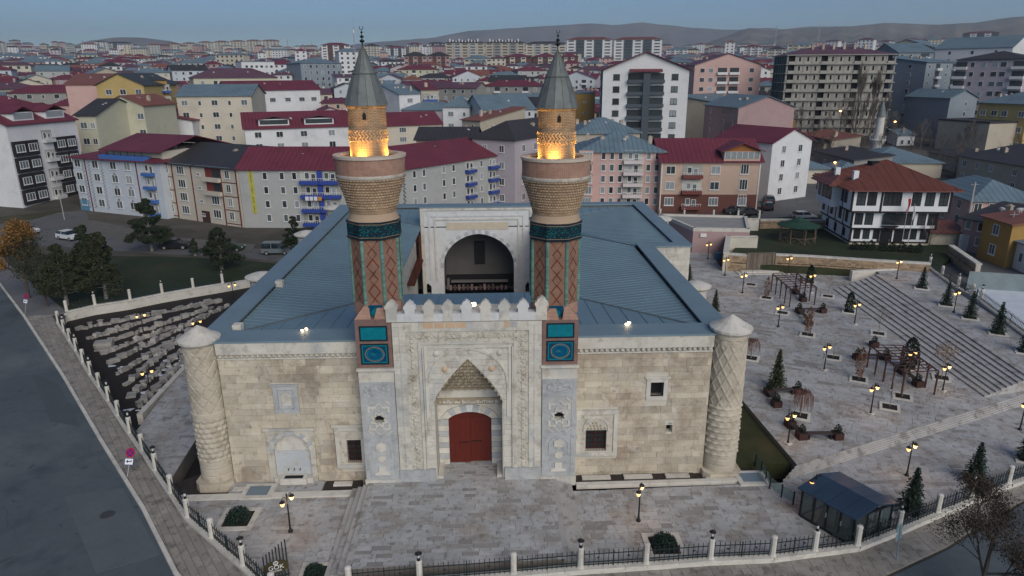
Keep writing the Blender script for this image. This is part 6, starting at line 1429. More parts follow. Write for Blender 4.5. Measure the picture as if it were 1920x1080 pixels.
bld('dark-roofed long block behind the grey block, between the minarets', AB, (780,262), (890,262), 13.0, 0, 12, [], 4, 'beige', 'gable_x', 'dark', rh=2.2, chim=3, dish=1)
# -- between and right of the minarets
bld('salmon pink apartment block with patched old sheet roof right of the right minaret', AB, (1086,284), (1246,284), 12.0, 1, 14, [(.08,'g'),(.29,'s'),(.39,'s'),(.49,'s'),(.64,'B'),(.82,'s'),(.92,'s')], 5, 'pink', 'hip', 'blue-grey', rh=3.0, chim=5, dish=1, bal=(0.55,0.50,0.50))
e_, w, h, an = bld('peach and brown apartment block with steep maroon roof and glazed attic', AB, (1240,303), (1428,303), 10.4, 0.8, 14, [(.10,'x'),(.32,'B'),(.55,'x'),(.84,'t')], 3, 'peach', 'gable_x', 'maroon', rh=3.6, z1=1.6, chim=2, dish=0, bal=(0.16,0.05,0.045), trim=('white',(0.01,0.99)), side_r=0)
MB().box(-0.03, w+0.03, -0.05, 0.3, -0.5, 3.6).build('ground_storey', wm('brown'), e_, fix=False)
for x in (.10,.55,.84): wme, pm = winmesh(1.7,1.5,3,FRW); o = link('window', wme, e_, (x*w,-0.05,1.55)); link('pane', pm[1], o)
at = MB(); roofshape(at, w*0.36, 6, 0, 'gable_y', 0.7, 1.5); ar_ = at.build('attic_roof', rm('maroon'), e_, (w*0.62, -0.2, h+1.9), fix=False)
MB().box(0, w*0.36, 0, 6, -2.4, 0).build('attic', wm('peach'), ar_, fix=False); MB().extr([[(0.1,-0.02,-0.05),(w*0.36-0.1,-0.02,-0.05),(w*0.18,-0.02,1.35)]], Vector((0,0.2,0))).build('timber_gable', mat('orange_timber', (0.30,0.12,0.04)), ar_)
MB().box(0.2, w*0.36-0.2, -0.06, 0.02, -1.35, -0.15).build('glazing', PC, ar_, fix=False)
for k in range(7): MB().box(0.15+k*(w*0.36-0.3)/6-0.04, 0.15+k*(w*0.36-0.3)/6+0.04, -0.09, -0.05, -1.4, -0.1).build('mullion', FRW, ar_, fix=False)
bld('white apartment block with blank side wall and rounded balconies, behind the peach block', AB, (1345,258), (1449,268), 12.6, 1, 12, [], 4, 'white', 'gable_x', 'maroon', rh=2.6, side_r=2, chim=1, dish=0)
i_, w, h, an = bld('tall white gabled apartment block with charcoal balcony tower', AB, (1131,132), (1293,128), 27.2, 2, 24, [(.16,'x'),(.84,'x')], 8, 'white', 'gable_y', 'maroon', rh=4.6, side_r=4, side_l=3, fr=FRD, chim=3, dish=1, oh=0.9, dist=(188, 190))
MB().box(.47*w,.55*w,-1.3,0,0,h-0.3).build('charcoal_pier', wm('dark grey'), i_, fix=False)
for f in range(8):
    z = 1.1+f*(h-0.5)/8
    for u in (.38,.63): MB().box((u-.09)*w,(u+.09)*w,-1.1,0,z-0.75,z+0.1).build('balcony', wm('dark grey'), i_, fix=False); MB().box((u-.085)*w,(u+.085)*w,-0.1,0.0,z+0.1,z+1.7).build('glazed_balcony', PANES[(f*3+int(u*10)) % 3], i_, fix=False)
rb_ = MB(); roofshape(rb_, .36*w, 1.8, 0, 'shed', 0.2, 0.8); rb_.build('canopy_roof', rm('maroon'), i_, (.32*w,-1.5,h-0.3), fix=False)
for s in (0, w): MB().box(s-0.15, s+0.15, 3, 9, 0, h-0.3).build('charcoal_strip', wm('dark grey'), i_, fix=False)
bld('grey block with blue-grey roof and bare plastered end wall, left of the concrete shell', AB, (1322,196), (1385,202), 17.0, 3, 16, [(.2,'s'),(.6,'s'),(.85,'s')], 5, 'dusty pink', 'gable_x', 'blue-grey', rh=3, lod=1)
bld('blank grey end wall block with blue-grey roof', AB, (1362,195), (1432,190), 16.5, 3, 18, [], 5, 'beige', 'shed', 'blue-grey', rh=2.5, lod=1, chim=1)
bld('large pink apartment block with rounded attic windows and long balconies', AB, (1303,122), (1428,122), 28.5, 6, 20, [(.12,'x'),(.25,'x'),(.42,'B'),(.6,'B'),(.86,'x')], 7, 'pink', 'gable_y', 'purple', rh=4, lod=1, wt='w', side_l=2, bal=(.5,.35,.33), dist=(262, 268))
# unfinished concrete frame
c0, c1 = AD(1478, 252, 0, 105), AD(1680, 262, 0, 105); zc = 5.5; un = thing('unfinished_block', 'unfinished eight-storey concrete apartment shell with empty window openings and purple roof', 'apartment block', (c0.x, c0.y, zc), atan2((c1-c0).y, (c1-c0).x)); w = (c1-c0).length; WIRED.append(((c0.x+c1.x)/2, (c0.y+c1.y)/2+10, 28)); hh = HZ(1500, 103, 252)-zc; nf = 9; fh = hh/nf
CON = mat('raw_concrete', (0.27,0.265,0.24), var=0.15, scale=0.3, stain=((0.19,0.185,0.165),0.2,0.57,0.6)); BLK = mat('aerated_blocks', (0.30,0.29,0.265), isl=0.1, var=0.12)
MB().box(0.6, w-0.6, 0.9, 19, -3, hh-0.3).build('interior_shade_block', DARK, un, fix=False)  # near-black block painted as the shade behind the empty openings
for f in range(nf+1): MB().box(-0.6, w+0.6, -0.6, 20, f*fh-0.18, f*fh+0.12).build('floor_slab', CON, un, fix=False)
nb_ = 13
for k in range(nb_+1): MB().box(k*w/nb_-0.25, k*w/nb_+0.25, 0, 0.5, -2, hh).build('column', CON, un, fix=False)
mb = MB(); rr = mat('orange_brick_sill', (0.35,0.09,0.04)); mo = MB()
for f in range(nf):
    for k in range(nb_):
        x0_, x1_ = k*w/nb_+0.26, (k+1)*w/nb_-0.26; t = (k*5+3) % 4
        if t in (0, 1, 2): mb.box(x0_, x1_, 0.05, 0.3, f*fh+0.12, f*fh+0.85); mb.box(x0_, x0_+0.75, 0.05, 0.3, f*fh+0.85, f*fh+fh-0.2); mb.box(x1_-0.75, x1_, 0.05, 0.3, f*fh+0.85, f*fh+fh-0.2); mb.box(x0_+0.75, x1_-0.75, 0.05, 0.3, f*fh+fh-0.65, f*fh+fh-0.2)
        else: mb.box(x0_, x1_, -0.35, -0.25, f*fh+0.12, f*fh+0.85)
        if t == 1 and f < 5 and k in (3,7,11,12): mo.box(x0_+0.55, x1_-0.55, 0.02, 0.09, f*fh+0.3, f*fh+0.75)
stuff(mb.build('infill_walls', BLK, un, fix=False)); 
if mo.v: stuff(mo.build('brick_sills', rr, un, fix=False))
mb = MB()
for f in range(nf):
    for k in range(6): mb.box(-0.1, 0.3, 0.6+k*3.2, 0.6+k*3.2+1.5, f*fh+0.12, f*fh+fh-0.18)
stuff(mb.build('side_walls', mat('net_green', (0.10,0.14,0.14), var=0.2), un, fix=False))
q = MB(); roofshape(q, w, 20, 0, 'hip', 0.4, 2.6); q.build('roof', rm('purple'), un, (0,0,hh+0.1), fix=False)
for k in range(6): link('chimney', CHM, un, (w*(0.28+0.1*k), 7, hh+2.2))
# right-hand slabs
bld('grey slab block with blue-grey roof and stacked balconies right of the concrete shell', AB, (1686,98), (1752,97), 31, 6, 30, [(.1,'w'),(.35,'w'),(.75,'B')], 9, 'blue grey', 'gable_x', 'blue-grey', rh=4, lod=1, wt='w', dist=(330, 335))
bld('blue-grey apartment block with rounded corner strips', AB, (1738,116), (1800,119), 27, 6, 20, [(.1,'s'),(.35,'b'),(.62,'s'),(.85,'b')], 8, 'blue grey', 'shed', 'blue-grey', rh=2.5, lod=1, side_l=2, bal=(.12,.14,.17), dist=(285, 300))
bld('pale lilac apartment block with dark eaves and white balconies at the right edge', AB, (1795,112), (1925,112), 28.5, 6, 18, [(.08,'B'),(.25,'w'),(.42,'w'),(.58,'x'),(.70,'x'),(.92,'B')], 8, 'lilac', 'hip', 'dark', rh=2.5, lod=1, bal=(.42,.40,.36), dist=(268, 262))
bld('long slab with broad blue-grey roof and white gable behind the lilac block', AB, (1755,92), (1900,88), 34, 8, 22, [(.2,'w'),(.5,'w'),(.8,'w')], 8, 'white', 'gable_x', 'blue-grey', rh=5, lod=1, dist=(380, 370))
bld('long blue-grey roofed slab behind the concrete shell', AB, (1640,95), (1760,92), 34, 8, 20, [(.2,'w'),(.5,'w'),(.8,'w')], 8, 'beige', 'gable_y', 'blue-grey', rh=5, lod=1, dist=(410, 400))
bld('mint green small building beside the car park', 'building', (1668,174), (1710,174), 14, 7, 10, [(.2,'x'),(.6,'x')], 3, 'green', 'flat', 'dark', lod=1, chim=0, dish=0, dist=(300, 305))
bld('yellow apartment block with orange balconies and arched attic window on the right', AB, (1836,192), (1932,190), 14.5, 3, 16, [(.12,'x'),(.35,'x'),(.55,'x'),(.88,'x')], 3, 'yellow', 'hip', 'blue-grey', rh=3, lod=0, bal=(.35,.14,.10), chim=3, dist=(240, 232))
bld('grey gabled block behind bare trees on the right', AB, (1782,184), (1832,190), 14, 3, 18, [(.6,'s')], 4, 'blue grey', 'gable_y', 'blue-grey', rh=2.5, lod=1, dist=(255, 262))
bld('wide blank beige wall building at the right edge', 'building', (1856,232), (1990,228), 12.5, 1.5, 16, [], 3, 'beige', 'flat', 'dark', lod=1, chim=0, dish=0)
bld('old two-storey house with wide black roof on the right', 'house', (1800,292), (1960,318), 7.2, 1.0, 14, [(.08,'w'),(.25,'w'),(.42,'w'),(.7,'w')], 2, 'beige', 'shed', 'dark', rh=2.6, chim=3, dish=1)
# lower right houses
g_, w, h, an = bld('pink two-storey building with broad light-blue sheet roof right of the timber-framed mansion', 'building', (1822,376), (1960,378), 6.4, 1.0, 16, [(.1,'w'),(.3,'w')], 2, 'pink', 'hip', 'blue-grey', rh=2.6, side_l=3, chim=0, dish=0)
bld('old pink house with patched sheet roof in the lower right street', 'house', (1806,408), (1872,420), 5.6, 0.9, 9, [(.2,'s'),(.55,'s'),(.85,'s')], 2, 'dusty pink', 'shed', 'dark', rh=1.6, chim=1)
bld('old ochre upper-storey house in the lower right street', 'house', (1846,404), (1900,420), 6.8, 0.9, 8, [(.5,'w')], 2, 'ochre', 'shed', 'rusty', rh=1.2, chim=0)
bld('low white house with a row of narrow windows at the right edge', 'house', (1868,436), (1960,470), 4.6, 0.9, 8, [(.12,'s'),(.22,'s'),(.32,'s'),(.6,'s')], 1, 'white', 'shed', 'blue-grey', rh=1.0, chim=0, dish=0)
# left edge
s_, w, h, an = bld('white apartment block with black bay frames and red mansard roof at the left', AB, (10,235), (140,219), 14.0, 0, 15, [(.52,'b')], 4, 'white', 'gable_x', 'maroon', rh=3.6, chim=3, fr=FRW, bal=(.5,.5,.5), dist=(168,181))
for u in (.10,.27,.68,.84):
    for f in range(4):
        z = 1.3+f*3.2; bx = MB().box(u*w-1.45, u*w+1.45, -0.55, 0.0, z-0.8, z+2.1).build('black_bay', mat('black_panel', (0.02,0.018,0.022)), s_, fix=False); wme, pm = winmesh(2.1,1.5,3,FRW); o = link('window', wme, s_, (u*w,-0.56,z)); link('pane', pm[2], o)
for u in (.3,.75): q = MB(); roofshape(q, 5, 3, 0, 'gable_y', 0.4, 1.2); qd = q.build('dormer_roof', rm('maroon'), s_, (u*w-2.5, 0.8, h+2.2), fix=False); MB().box(0,5,0,3,-1.6,0).build('dormer', wm('white'), qd, fix=False); MB().box(0.3,4.7,-0.05,0.02,-1.3,-0.15).build('dormer_glazing', PC, qd, fix=False)
bld('yellow apartment block with dark roof behind the black-bay block', AB, (141,216), (178,216), 14.2, 0, 18, [(.35,'x'),(.8,'w')], 4, 'pale yellow', 'gable_x', 'dark', rh=3.5, chim=3, dist=(193,190))
bld('cream house with arched window cut off by the left edge', 'house', (-60,262), (18,248), 10.5, 0, 12, [(.8,'x')], 3, 'cream', 'hip', 'rusty', rh=1.5)
bld('small round-topped kiosk house with brown roof behind the corner block', 'house', (112,322), (148,314), 4.5, 0, 6, [(.3,'s')], 1, 'cream', 'hip', 'rusty', rh=0.8, chim=0, dish=0)
bld('maroon-roofed block with glazed attic behind the corner block', AB, (196,236), (262,236), 13.5, 0, 14, [(.2,'x'),(.5,'W'),(.8,'x')], 4, 'lilac', 'hip', 'maroon', rh=2.6, chim=3)
bld('yellow gable-ended apartment block in the left middle distance', AB, (180,160), (268,156), 22.5, 1, 20, [(.25,'x'),(.55,'x'),(.88,'x')], 6, 'yellow', 'gable_y', 'dark grey', rh=3.2, lod=0, chim=2, dist=(227, 221))
bld('yellow and concrete side block with balconies beside the yellow gable', AB, (268,152), (312,150), 23, 1, 22, [(.2,'x'),(.6,'b'),(.9,'b')], 6, 'ochre', 'flat', 'dark', lod=0, chim=0, dist=(229, 232))
bld('salmon sloping blank wall building left of the yellow gable', 'building', (122,158), (196,150), 19, 2, 18, [], 5, 'pink', 'shed', 'rusty', rh=3, lod=1, chim=0, dist=(240, 238))
bld('cream long house with brown roof below the yellow gable', AB, (192,198), (268,196), 14.5, 1, 14, [(.9,'x')], 4, 'pale yellow', 'gable_y', 'rusty', rh=2.5, chim=4, dist=(203, 197))
bld('white block with long blue-grey roof in the left middle distance', AB, (330,180), (470,176), 16, 1, 20, [(.1,'x'),(.3,'s'),(.5,'x'),(.7,'s'),(.9,'x')], 5, 'cream', 'gable_x', 'blue-grey', rh=3, lod=0, chim=3, dist=(219, 214))
bld('tall blank white wedge-shaped end wall block in the left middle distance', AB, (360,226), (468,205), 14.0, 0.5, 14, [(.6,'s'),(.8,'s')], 4, 'white', 'shed', 'maroon', rh=3, lod=0, chim=2)
j_, w, h, an = bld('white block with maroon mansard roof, white dormers and red arched windows left of the minaret', AB, (458,242), (655,236), 12.8, 0.5, 15, [(.12,'x'),(.32,'x'),(.55,'x'),(.82,'x')], 4, 'white', 'gable_x', 'maroon', rh=3.8, chim=6, dish=3)
for u in (.25,.68): q = MB(); roofshape(q, 7.5, 3.5, 0, 'gable_y', 0.4, 0.8); qd = q.build('dormer_roof', rm('maroon'), j_, (u*w-3, 0.8, h+2.2), fix=False); MB().box(0,7.5,0,3.5,-1.6,0).build('dormer', wm('white'), qd, fix=False); MB().box(0.3,7.2,-0.05,0.02,-1.3,-0.2).build('dormer_glazing', PD, qd, fix=False)
bld('long white school-like block with maroon roof and square windows in the left middle distance', 'building', (430,170), (600,172), 19, 2, 16, [(.45,'W'),(.62,'W'),(.78,'W'),(.92,'W')], 3, 'white', 'gable_x', 'maroon', rh=3.2, lod=0, dist=(265, 275))
bld('pale yellow long block with purple hipped roof in the left middle distance', AB, (362,146), (520,145), 23, 3, 18, [(.1,'x'),(.25,'x'),(.4,'x'),(.55,'x'),(.7,'x'),(.85,'x')], 5, 'pale yellow', 'hip', 'purple', rh=4, lod=1, dist=(330, 335))
bld('white office block with rows of small windows, left of the minaret', 'building', (452,116), (514,115), 31, 10, 16, [(.15,'x'),(.3,'x'),(.45,'x'),(.6,'x'),(.75,'x'),(.9,'x')], 5, 'white', 'flat', 'blue-grey', lod=1, chim=2, dist=(480, 485))
bld('dark checkered office block with blue-grey roof just left of the left minaret', 'building', (563,118), (640,118), 30, 8, 22, [(.1,'t'),(.24,'t'),(.38,'t'),(.52,'t'),(.66,'t'),(.8,'t'),(.92,'t')], 6, 'blue grey', 'hip', 'blue-grey', rh=3, lod=1, dist=(430, 440))
bld('orange-brick and beige house with rusty roof between the minarets', 'house', (866,224), (900,226), 13.8, 1, 18, [(.6,'s')], 4, 'beige', 'shed', 'rusty', rh=3)
bld('white house with big blue-grey hipped roof between the minarets', 'house', (830,200), (880,200), 16.5, 2, 16, [(.3,'x'),(.8,'s')], 4, 'white', 'hip', 'blue-grey', rh=3)
bld('long blue roofed block with white dormer just left of the right minaret', AB, (905,206), (1002,204), 16.0, 2, 20, [(.9,'s')], 5, 'pale blue', 'gable_x', 'blue-grey', rh=4, chim=2)
bld('maroon-roofed house with enclosed timber loggia right of the left minaret', 'house', (722,236), (828,232), 11.8, 0.5, 14, [(.3,'W')], 4, 'cream', 'gable_x', 'maroon', rh=3.4, chim=4, dish=3)
bld('blue roofed low block right of the left minaret', AB, (755,206), (828,206), 14.5, 1, 12, [], 4, 'lilac', 'gable_x', 'blue-grey', rh=2.5, chim=3)
bld('glazed-fronted white house with steel blue roof between the minarets', 'house', (748,176), (788,176), 19.5, 2, 12, [(.5,'W')], 4, 'white', 'shed', 'blue-grey', rh=3, dist=(240, 244))
bld('house with dark loggias and maroon roof between the minarets', 'house', (789,168), (822,168), 20.5, 2, 12, [(.3,'b'),(.7,'b')], 4, 'beige', 'shed', 'maroon', rh=2.5, dist=(246, 248))
bld('dark-roofed blue-walled blocks behind the right minaret', AB, (1080,250), (1200,248), 13.2, 1, 13, [], 4, 'beige', 'hip', 'blue-grey', rh=3, chim=6)
bld('tan block with a few tiny windows left of the tall white gable', AB, (1078,176), (1116,176), 18.5, 2, 16, [(.5,'n')], 5, 'ochre', 'flat', 'blue-grey', lod=1, chim=2, dist=(215, 216))
# annex with flat grey roof behind the right wing
f0, f1, f2, f3 = G(1300,431,4.0), G(1406,433,4.0), G(1400,408,4.0), G(1236,404,4.0)
an_ = thing('annex', 'low pinkish annex with flat grey roof behind the right wing', 'building', (f0.x, f0.y, 0.6)); o = Vector((f0.x, f0.y, 0)); pl = [(p.x-o.x, p.y-o.y) for p in (f0, f1, f2, f3)]
MB().prism(pl, -0.6, 3.3).build('wall', wm('dusty pink'), an_); MB().prism(pl, 3.301, 3.42).build('roof', mat('grey_roofing', (0.28,0.28,0.27), var=0.12), an_)
for a, b in zip(pl, pl[1:]+pl[:1]): L_ = math.dist(a, b); MB().box(0, L_, -0.02, 0.45, 3.2, 3.72).build('parapet', PALE, an_, (a[0], a[1], 0), atan2(b[1]-a[1], b[0]-a[0]))
MB().box(1.0,1.9,-0.35,0.0,2.4,2.9).build('air_conditioner', FRW, an_)
bk = [tuple(G(a, b, 4.2)[:2]) for a, b in [(1190,398),(1238,398),(1283,400),(1338,400),(1384,401),(1424,401)]]
fence('pale parapet wall with stone posts in front of the peach and brown block', bk, 0.6, 0.5, zt=2.9, npk=40)
WALLMAT = mat('rubble_ashlar', (0.34,0.25,0.165), isl=0.28, var=0.15, scale=1.0, bump=0.5, stain=((0.22,0.15,0.10),1.0,0.57,0.6))
def rubble(lab, pts, z0, z1, seed, nobj=0):
    r = thing('rubble_wall', lab, 'wall', (pts[0][0], pts[0][1], z0)); O = Vector((pts[0][0], pts[0][1], 0)); rnd = random.Random(seed); cnt = 0; rest = MB()
    for a, b in zip(pts[:-1], pts[1:]):
        A, B = Vector((*a, 0))-O, Vector((*b, 0))-O; L_ = (B-A).length; an = atan2(B.y-A.y, B.x-A.x)
        MB().box(0, L_, 0.03, 0.55, -1.2, z1-z0-0.15).build('core', MORTAR, r, (A.x, A.y, 0), an)
        n = max(1, int(L_/0.9))
        for k in range(n): MB().box(k*L_/n+0.01, (k+1)*L_/n-0.01, -0.07, 0.65, z1-z0-0.15, z1-z0+0.02).build('coping_stone', PALE, r, (A.x, A.y, 0), an)
        z = -0.2
        while z < z1-z0-0.2:
            h_ = rnd.uniform(0.2,0.3); x = 0
            while x < L_:
                w_ = rnd.uniform(0.25,0.6); x1_ = min(x+w_, L_)
                if z+h_ <= z1-z0-0.15:
                    T = Matrix.Translation(A) @ Matrix.Rotation(an, 4, 'Z'); e = rnd.random()*0.04
                    if cnt < nobj: MB().box(x+0.012-(x+x1_)/2, x1_-0.012-(x+x1_)/2, -0.02-e, 0.05, 0.012, h_-0.012).build('stone', WALLMAT, r, tuple(T @ Vector(((x+x1_)/2, 0, z))), an, fix=False); cnt += 1
                    else: rest.box(x+0.012, x1_-0.012, -0.02-e, 0.05, z+0.012, z+h_-0.012, T)
                x += w_
            z += h_
        MB().box(0.02, L_-0.02, -0.055, 0.0, 1.1, 1.17).build('timber_band', mat('dark_timber', (0.03,0.025,0.02)), r, (A.x, A.y, 0), an)
    stuff(rest.build('stones', WALLMAT, r, fix=False)); return r
W1 = [tuple(G(a, b, 2.9)[:2]) for a, b in [(1357,475),(1401,478)]]; W2 = [tuple(G(a, b, 2.9)[:2]) for a, b in [(1455,477),(1518,480),(1640,488),(1745,494)]]
rubble('short stretch of reddish rubble wall left of the plank gate', W1, ZP, 2.9, 1, 60); rubble('long reddish rubble wall with pale coping behind the plaza', W2, ZP, 2.9, 2, 230)
rubble('rubble wall returning beside the annex with broad pale coping', [tuple(G(a, b, 3.2)[:2]) for a, b in [(1357,473),(1362,441),(1420,442)]][::-1], 1.0, 3.2, 3, 0)
rubble('rubble garden wall behind the green-roofed pavilion', [tuple(G(a, b, 3.0)[:2]) for a, b in [(1426,412),(1464,411),(1490,412),(1552,413)]], 1.3, 3.0, 4, 0)
MB().box(0, 6.0, -0.0, 0.6, 0, 1.15)
pgl = thing('plank_gate', 'wide weathered plank gate in the rubble wall', 'gate', (W1[1][0], W1[1][1], ZP+0.25), atan2(W2[0][1]-W1[1][1], W2[0][0]-W1[1][0])); Lg = math.dist(W1[1], W2[0]); OW = mat('weathered_planks', (0.14,0.115,0.09), isl=0.35, var=0.2, scale=3)
for k in range(16): MB().box(0.1+k*(Lg-0.2)/16+0.01, 0.1+(k+1)*(Lg-0.2)/16-0.01, 0, 0.06, 0, 2.2).build('plank', OW, pgl)
for z in (-0.02, 2.2): MB().box(0, Lg, -0.05, 0.12, z, z+0.12).build('rail', OW, pgl)
for x in (0, Lg-0.12): MB().box(x, x+0.12, -0.06, 0.13, 0.1, 2.2).build('jamb', OW, pgl)
st_ = thing('gate_steps', 'low stone steps under the plank gate', 'steps', (W1[1][0], W1[1][1], ZP), atan2(W2[0][1]-W1[1][1], W2[0][0]-W1[1][0]))
for k in range(2): MB().box(-0.8-0.6*(1-k), Lg+0.3+0.5*(1-k), -0.9-0.6*(1-k), -0.08, -0.1, 0.12*(k+1)).build('step', PALE, st_)
rt = thing('ramp_wall', 'pale stone retaining wall at the top left of the wide steps', 'wall', tuple(G(1596,528,ZP))); a = G(1596,530,ZP)-G(1596,528,ZP); b = G(1668,514,ZP)-G(1596,528,ZP)
MB().box(0, 7.5, 0, 0.5, -0.1, 1.35).build('wall', PALE, rt, (0,0,0), 0.12)
# ------------------------------------------------------------------ the timber-framed mansion
zg = 1.5; HP = [G(1592,458,zg), G(1738,460,zg)]; o = HP[0]; an = atan2((HP[1]-o).y, (HP[1]-o).x); w = (HP[1]-o).length; hz = HZ(1602, 352, math.hypot(o.x-CX, o.y-CY))-zg
mn = thing('timber_framed_mansion', 'white three-storey timber-framed mansion with dark beams and red tiled roof', 'house', (o.x, o.y, zg), an); WIRED.append((o.x+w/2, o.y+9, 14))
WH = mat('limewash', (0.66,0.68,0.70), var=0.05, scale=0.4); BM = mat('dark_beams', (0.018,0.014,0.016)); D_ = 12.0; f1h, f2h = hz*0.29, hz*0.60
MB().box(0, w, 0, D_, -0.8, f1h).build('ground_floor', WH, mn, fix=False); MB().box(-0.05, w+0.05, -0.05, D_, -0.8, 0.3).build('stone_base', STONE, mn, fix=False)
MB().box(-0.3, w+0.5, -0.5, D_, f1h, f2h).build('first_floor', WH, mn, fix=False); MB().box(-0.9, w+1.5, -1.2, D_, f2h, hz).build('second_floor', WH, mn, fix=False)
MB().box(-2.2, -0.9, 3.0, 9.5, f2h, hz).build('side_bay', WH, mn, fix=False)
for (x0, x1, y0, z0, z1, cuts) in ((0,w,0,0.3,f1h,(0,.36,.52,.99)),(-0.3,w+0.5,-0.5,f1h,f2h,(0,1)),(-0.9,w+1.5,-1.2,f2h,hz,(0,.30,1))):
    for zz in (z0, z1-0.16): MB().box(x0-0.04, x1+0.04, y0-0.06, y0+0.1, zz-0.02, zz+0.20).build('beam', BM, mn, fix=False)
    MB().box(x0-0.06, x0+0.1, y0, D_, z0, z0+0.2).build('beam', BM, mn, fix=False)
    for u in cuts: x = x0+(x1-x0)*u; MB().box(x-0.13, x+0.13, y0-0.07, y0+0.12, z0, z1).build('post', BM, mn, fix=False)
    for v in (0.25,0.5,0.75): MB().box(x0-0.07, x0+0.05, y0+(D_-y0)*v-0.1, y0+(D_-y0)*v+0.1, z0, z1).build('post', BM, mn, fix=False)
def mwin(x, y, z, ww=1.05, hh=1.75, T=None):
    mb = MB(); M_ = (T or Matrix.Identity(4)) @ Matrix.Translation((x, y, z)); t = 0.1
    mb.box(-ww/2-t, ww/2+t, -0.05, 0.03, -t, 0).box(-ww/2-t, ww/2+t, -0.05, 0.03, hh, hh+t).box(-ww/2-t, -ww/2, -0.05, 0.03, 0, hh).box(ww/2, ww/2+t, -0.05, 0.03, 0, hh).box(-0.03, 0.03, -0.045, 0.0, 0, hh)
    for k in (1, 2): mb.box(-ww/2, ww/2, -0.042, 0.0, hh*k/3-0.025, hh*k/3+0.025)
    o = mb.build('window', BM, mn, fix=False); o.matrix_local = M_; MB().poly([(-ww/2,-0.02,0),(ww/2,-0.02,0),(ww/2,-0.02,hh),(-ww/2,-0.02,hh)]).build('pane', PD, o, fix=False)
X0, X1 = -0.9, w+1.5
for u in (.09,.20,.365,.455,.655,.79,.93): mwin(X0+(X1-X0)*u, -1.2, f2h+1.1)
X0, X1 = -0.3, w+0.5
for u in (.08,.20,.58,.68,.82,.94): mwin(X0+(X1-X0)*u, -0.5, f1h+0.75, 0.95, 1.5)
for u in (.08,.20,.33,.49,.70,.80,.93): mwin(w*u, 0, 0.95, 0.75, 1.2)
TL = Matrix.Rotation(-pi/2, 4, 'Z')
for v in (1.2,2.6,10.8,13): mwin(-v, -0.9, f2h+1.1, 0.9, 1.7, Matrix.Rotation(-pi/2, 4, 'Z') @ Matrix.Translation((0,0,0)))
for v in (3.9,5.3,6.7,8.3): mwin(-v, -2.2, f2h+1.1, 0.9, 1.7, Matrix.Rotation(-pi/2, 4, 'Z'))
for v in (1.5,4,7.5,11): mwin(-v, -0.3, f1h+0.8, 0.8, 1.4, Matrix.Rotation(-pi/2, 4, 'Z'))
for v in (2.5,6,9.5): mwin(-v, 0.0, 0.9, 0.7, 1.0, Matrix.Rotation(-pi/2, 4, 'Z'))
MB().box(.38*w,.50*w,-0.08,0.0,-0.5,f1h-0.2).build('entrance', DARK, mn, fix=False); MB().box(.555*w,.67*w,-0.05,0.0,0.2,f1h-0.2).build('double_door', DARK, mn, fix=False)
MB().wallpoly([(.36*w,f1h+0.75),(.56*w,f1h+0.75),(.56*w,f2h-0.35),(.50*w,f2h-0.12),(.42*w,f2h-0.12),(.36*w,f2h-0.35)], -0.9, -0.5).build('glazed_oriel', GLASS, mn)
MB().extr([[(.35*w,-0.95,f1h+0.55),(.57*w,-0.95,f1h+0.55),(.46*w,-0.95,f1h+0.05)]], Vector((0,0.45,0))).build('oriel_bracket', BM, mn)
rmb = MB(); roofshape(rmb, w+2.4, D_+1.2, 0, 'hip', 1.1, 3.4); rf = rmb.build('roof', rm('tile red'), mn, (-0.9,-1.2,hz), fix=False)
rmb = MB(); roofshape(rmb, 2.6, 6.5, 0, 'hip', 0.8, 1.2); rmb.build('bay_roof', rm('tile red'), mn, (-2.3,3.0,hz+0.02), fix=False)
# rows of roof tiles, laid as raised courses up each slope
mb = MB(); ww, dd, rr = w+2.4+2.2, D_+1.2+2.2, 3.4; m_ = min(ww, dd)/2
nt_ = int(ww/0.34)
for k in range(nt_):
    x = 0.17+k*0.34; lim = min(x, ww-x, m_) ; 
    for (ya, sg) in ((0, 1), (dd, -1)): mb.tube((x, ya, 0.03), (x, ya+sg*lim, rr*lim/m_+0.03), 0.06, n=4, caps=False)
for k in range(int(dd/0.34)):
    y = 0.17+k*0.34; lim = min(y, dd-y, m_)
    for (xa, sg) in ((0, 1), (ww, -1)): mb.tube((xa, y, 0.03), (xa+sg*lim, y, rr*lim/m_+0.03), 0.06, n=4, caps=False)
q = stuff(mb.build('roof_tiles', rm('tile red'), rf, (-1.1,-1.1,0.0), fix=False))
MB().box(4.6,6.4,6.2,8.0,1.6,3.1).build('roof_hatch', DARK, rf); 
for c in ((1.2,3.2),(0.0,7.0),(8.5,5.2)): MB().box(c[0]-0.35,c[0]+0.35,c[1]-0.35,c[1]+0.35,0.6,2.2).build('chimney', WH, rf)
MB().box(w+0.4, w+5.0, 0.5, 4.5, -0.8, 1.9).build('outbuilding', STONE, mn); q = MB(); roofshape(q, 4.8, 4.2, 0, 'shed', 0.3, 0.9); q.build('outbuilding_roof', rm('tile red'), mn, (w+0.4,0.3,1.95), fix=False)
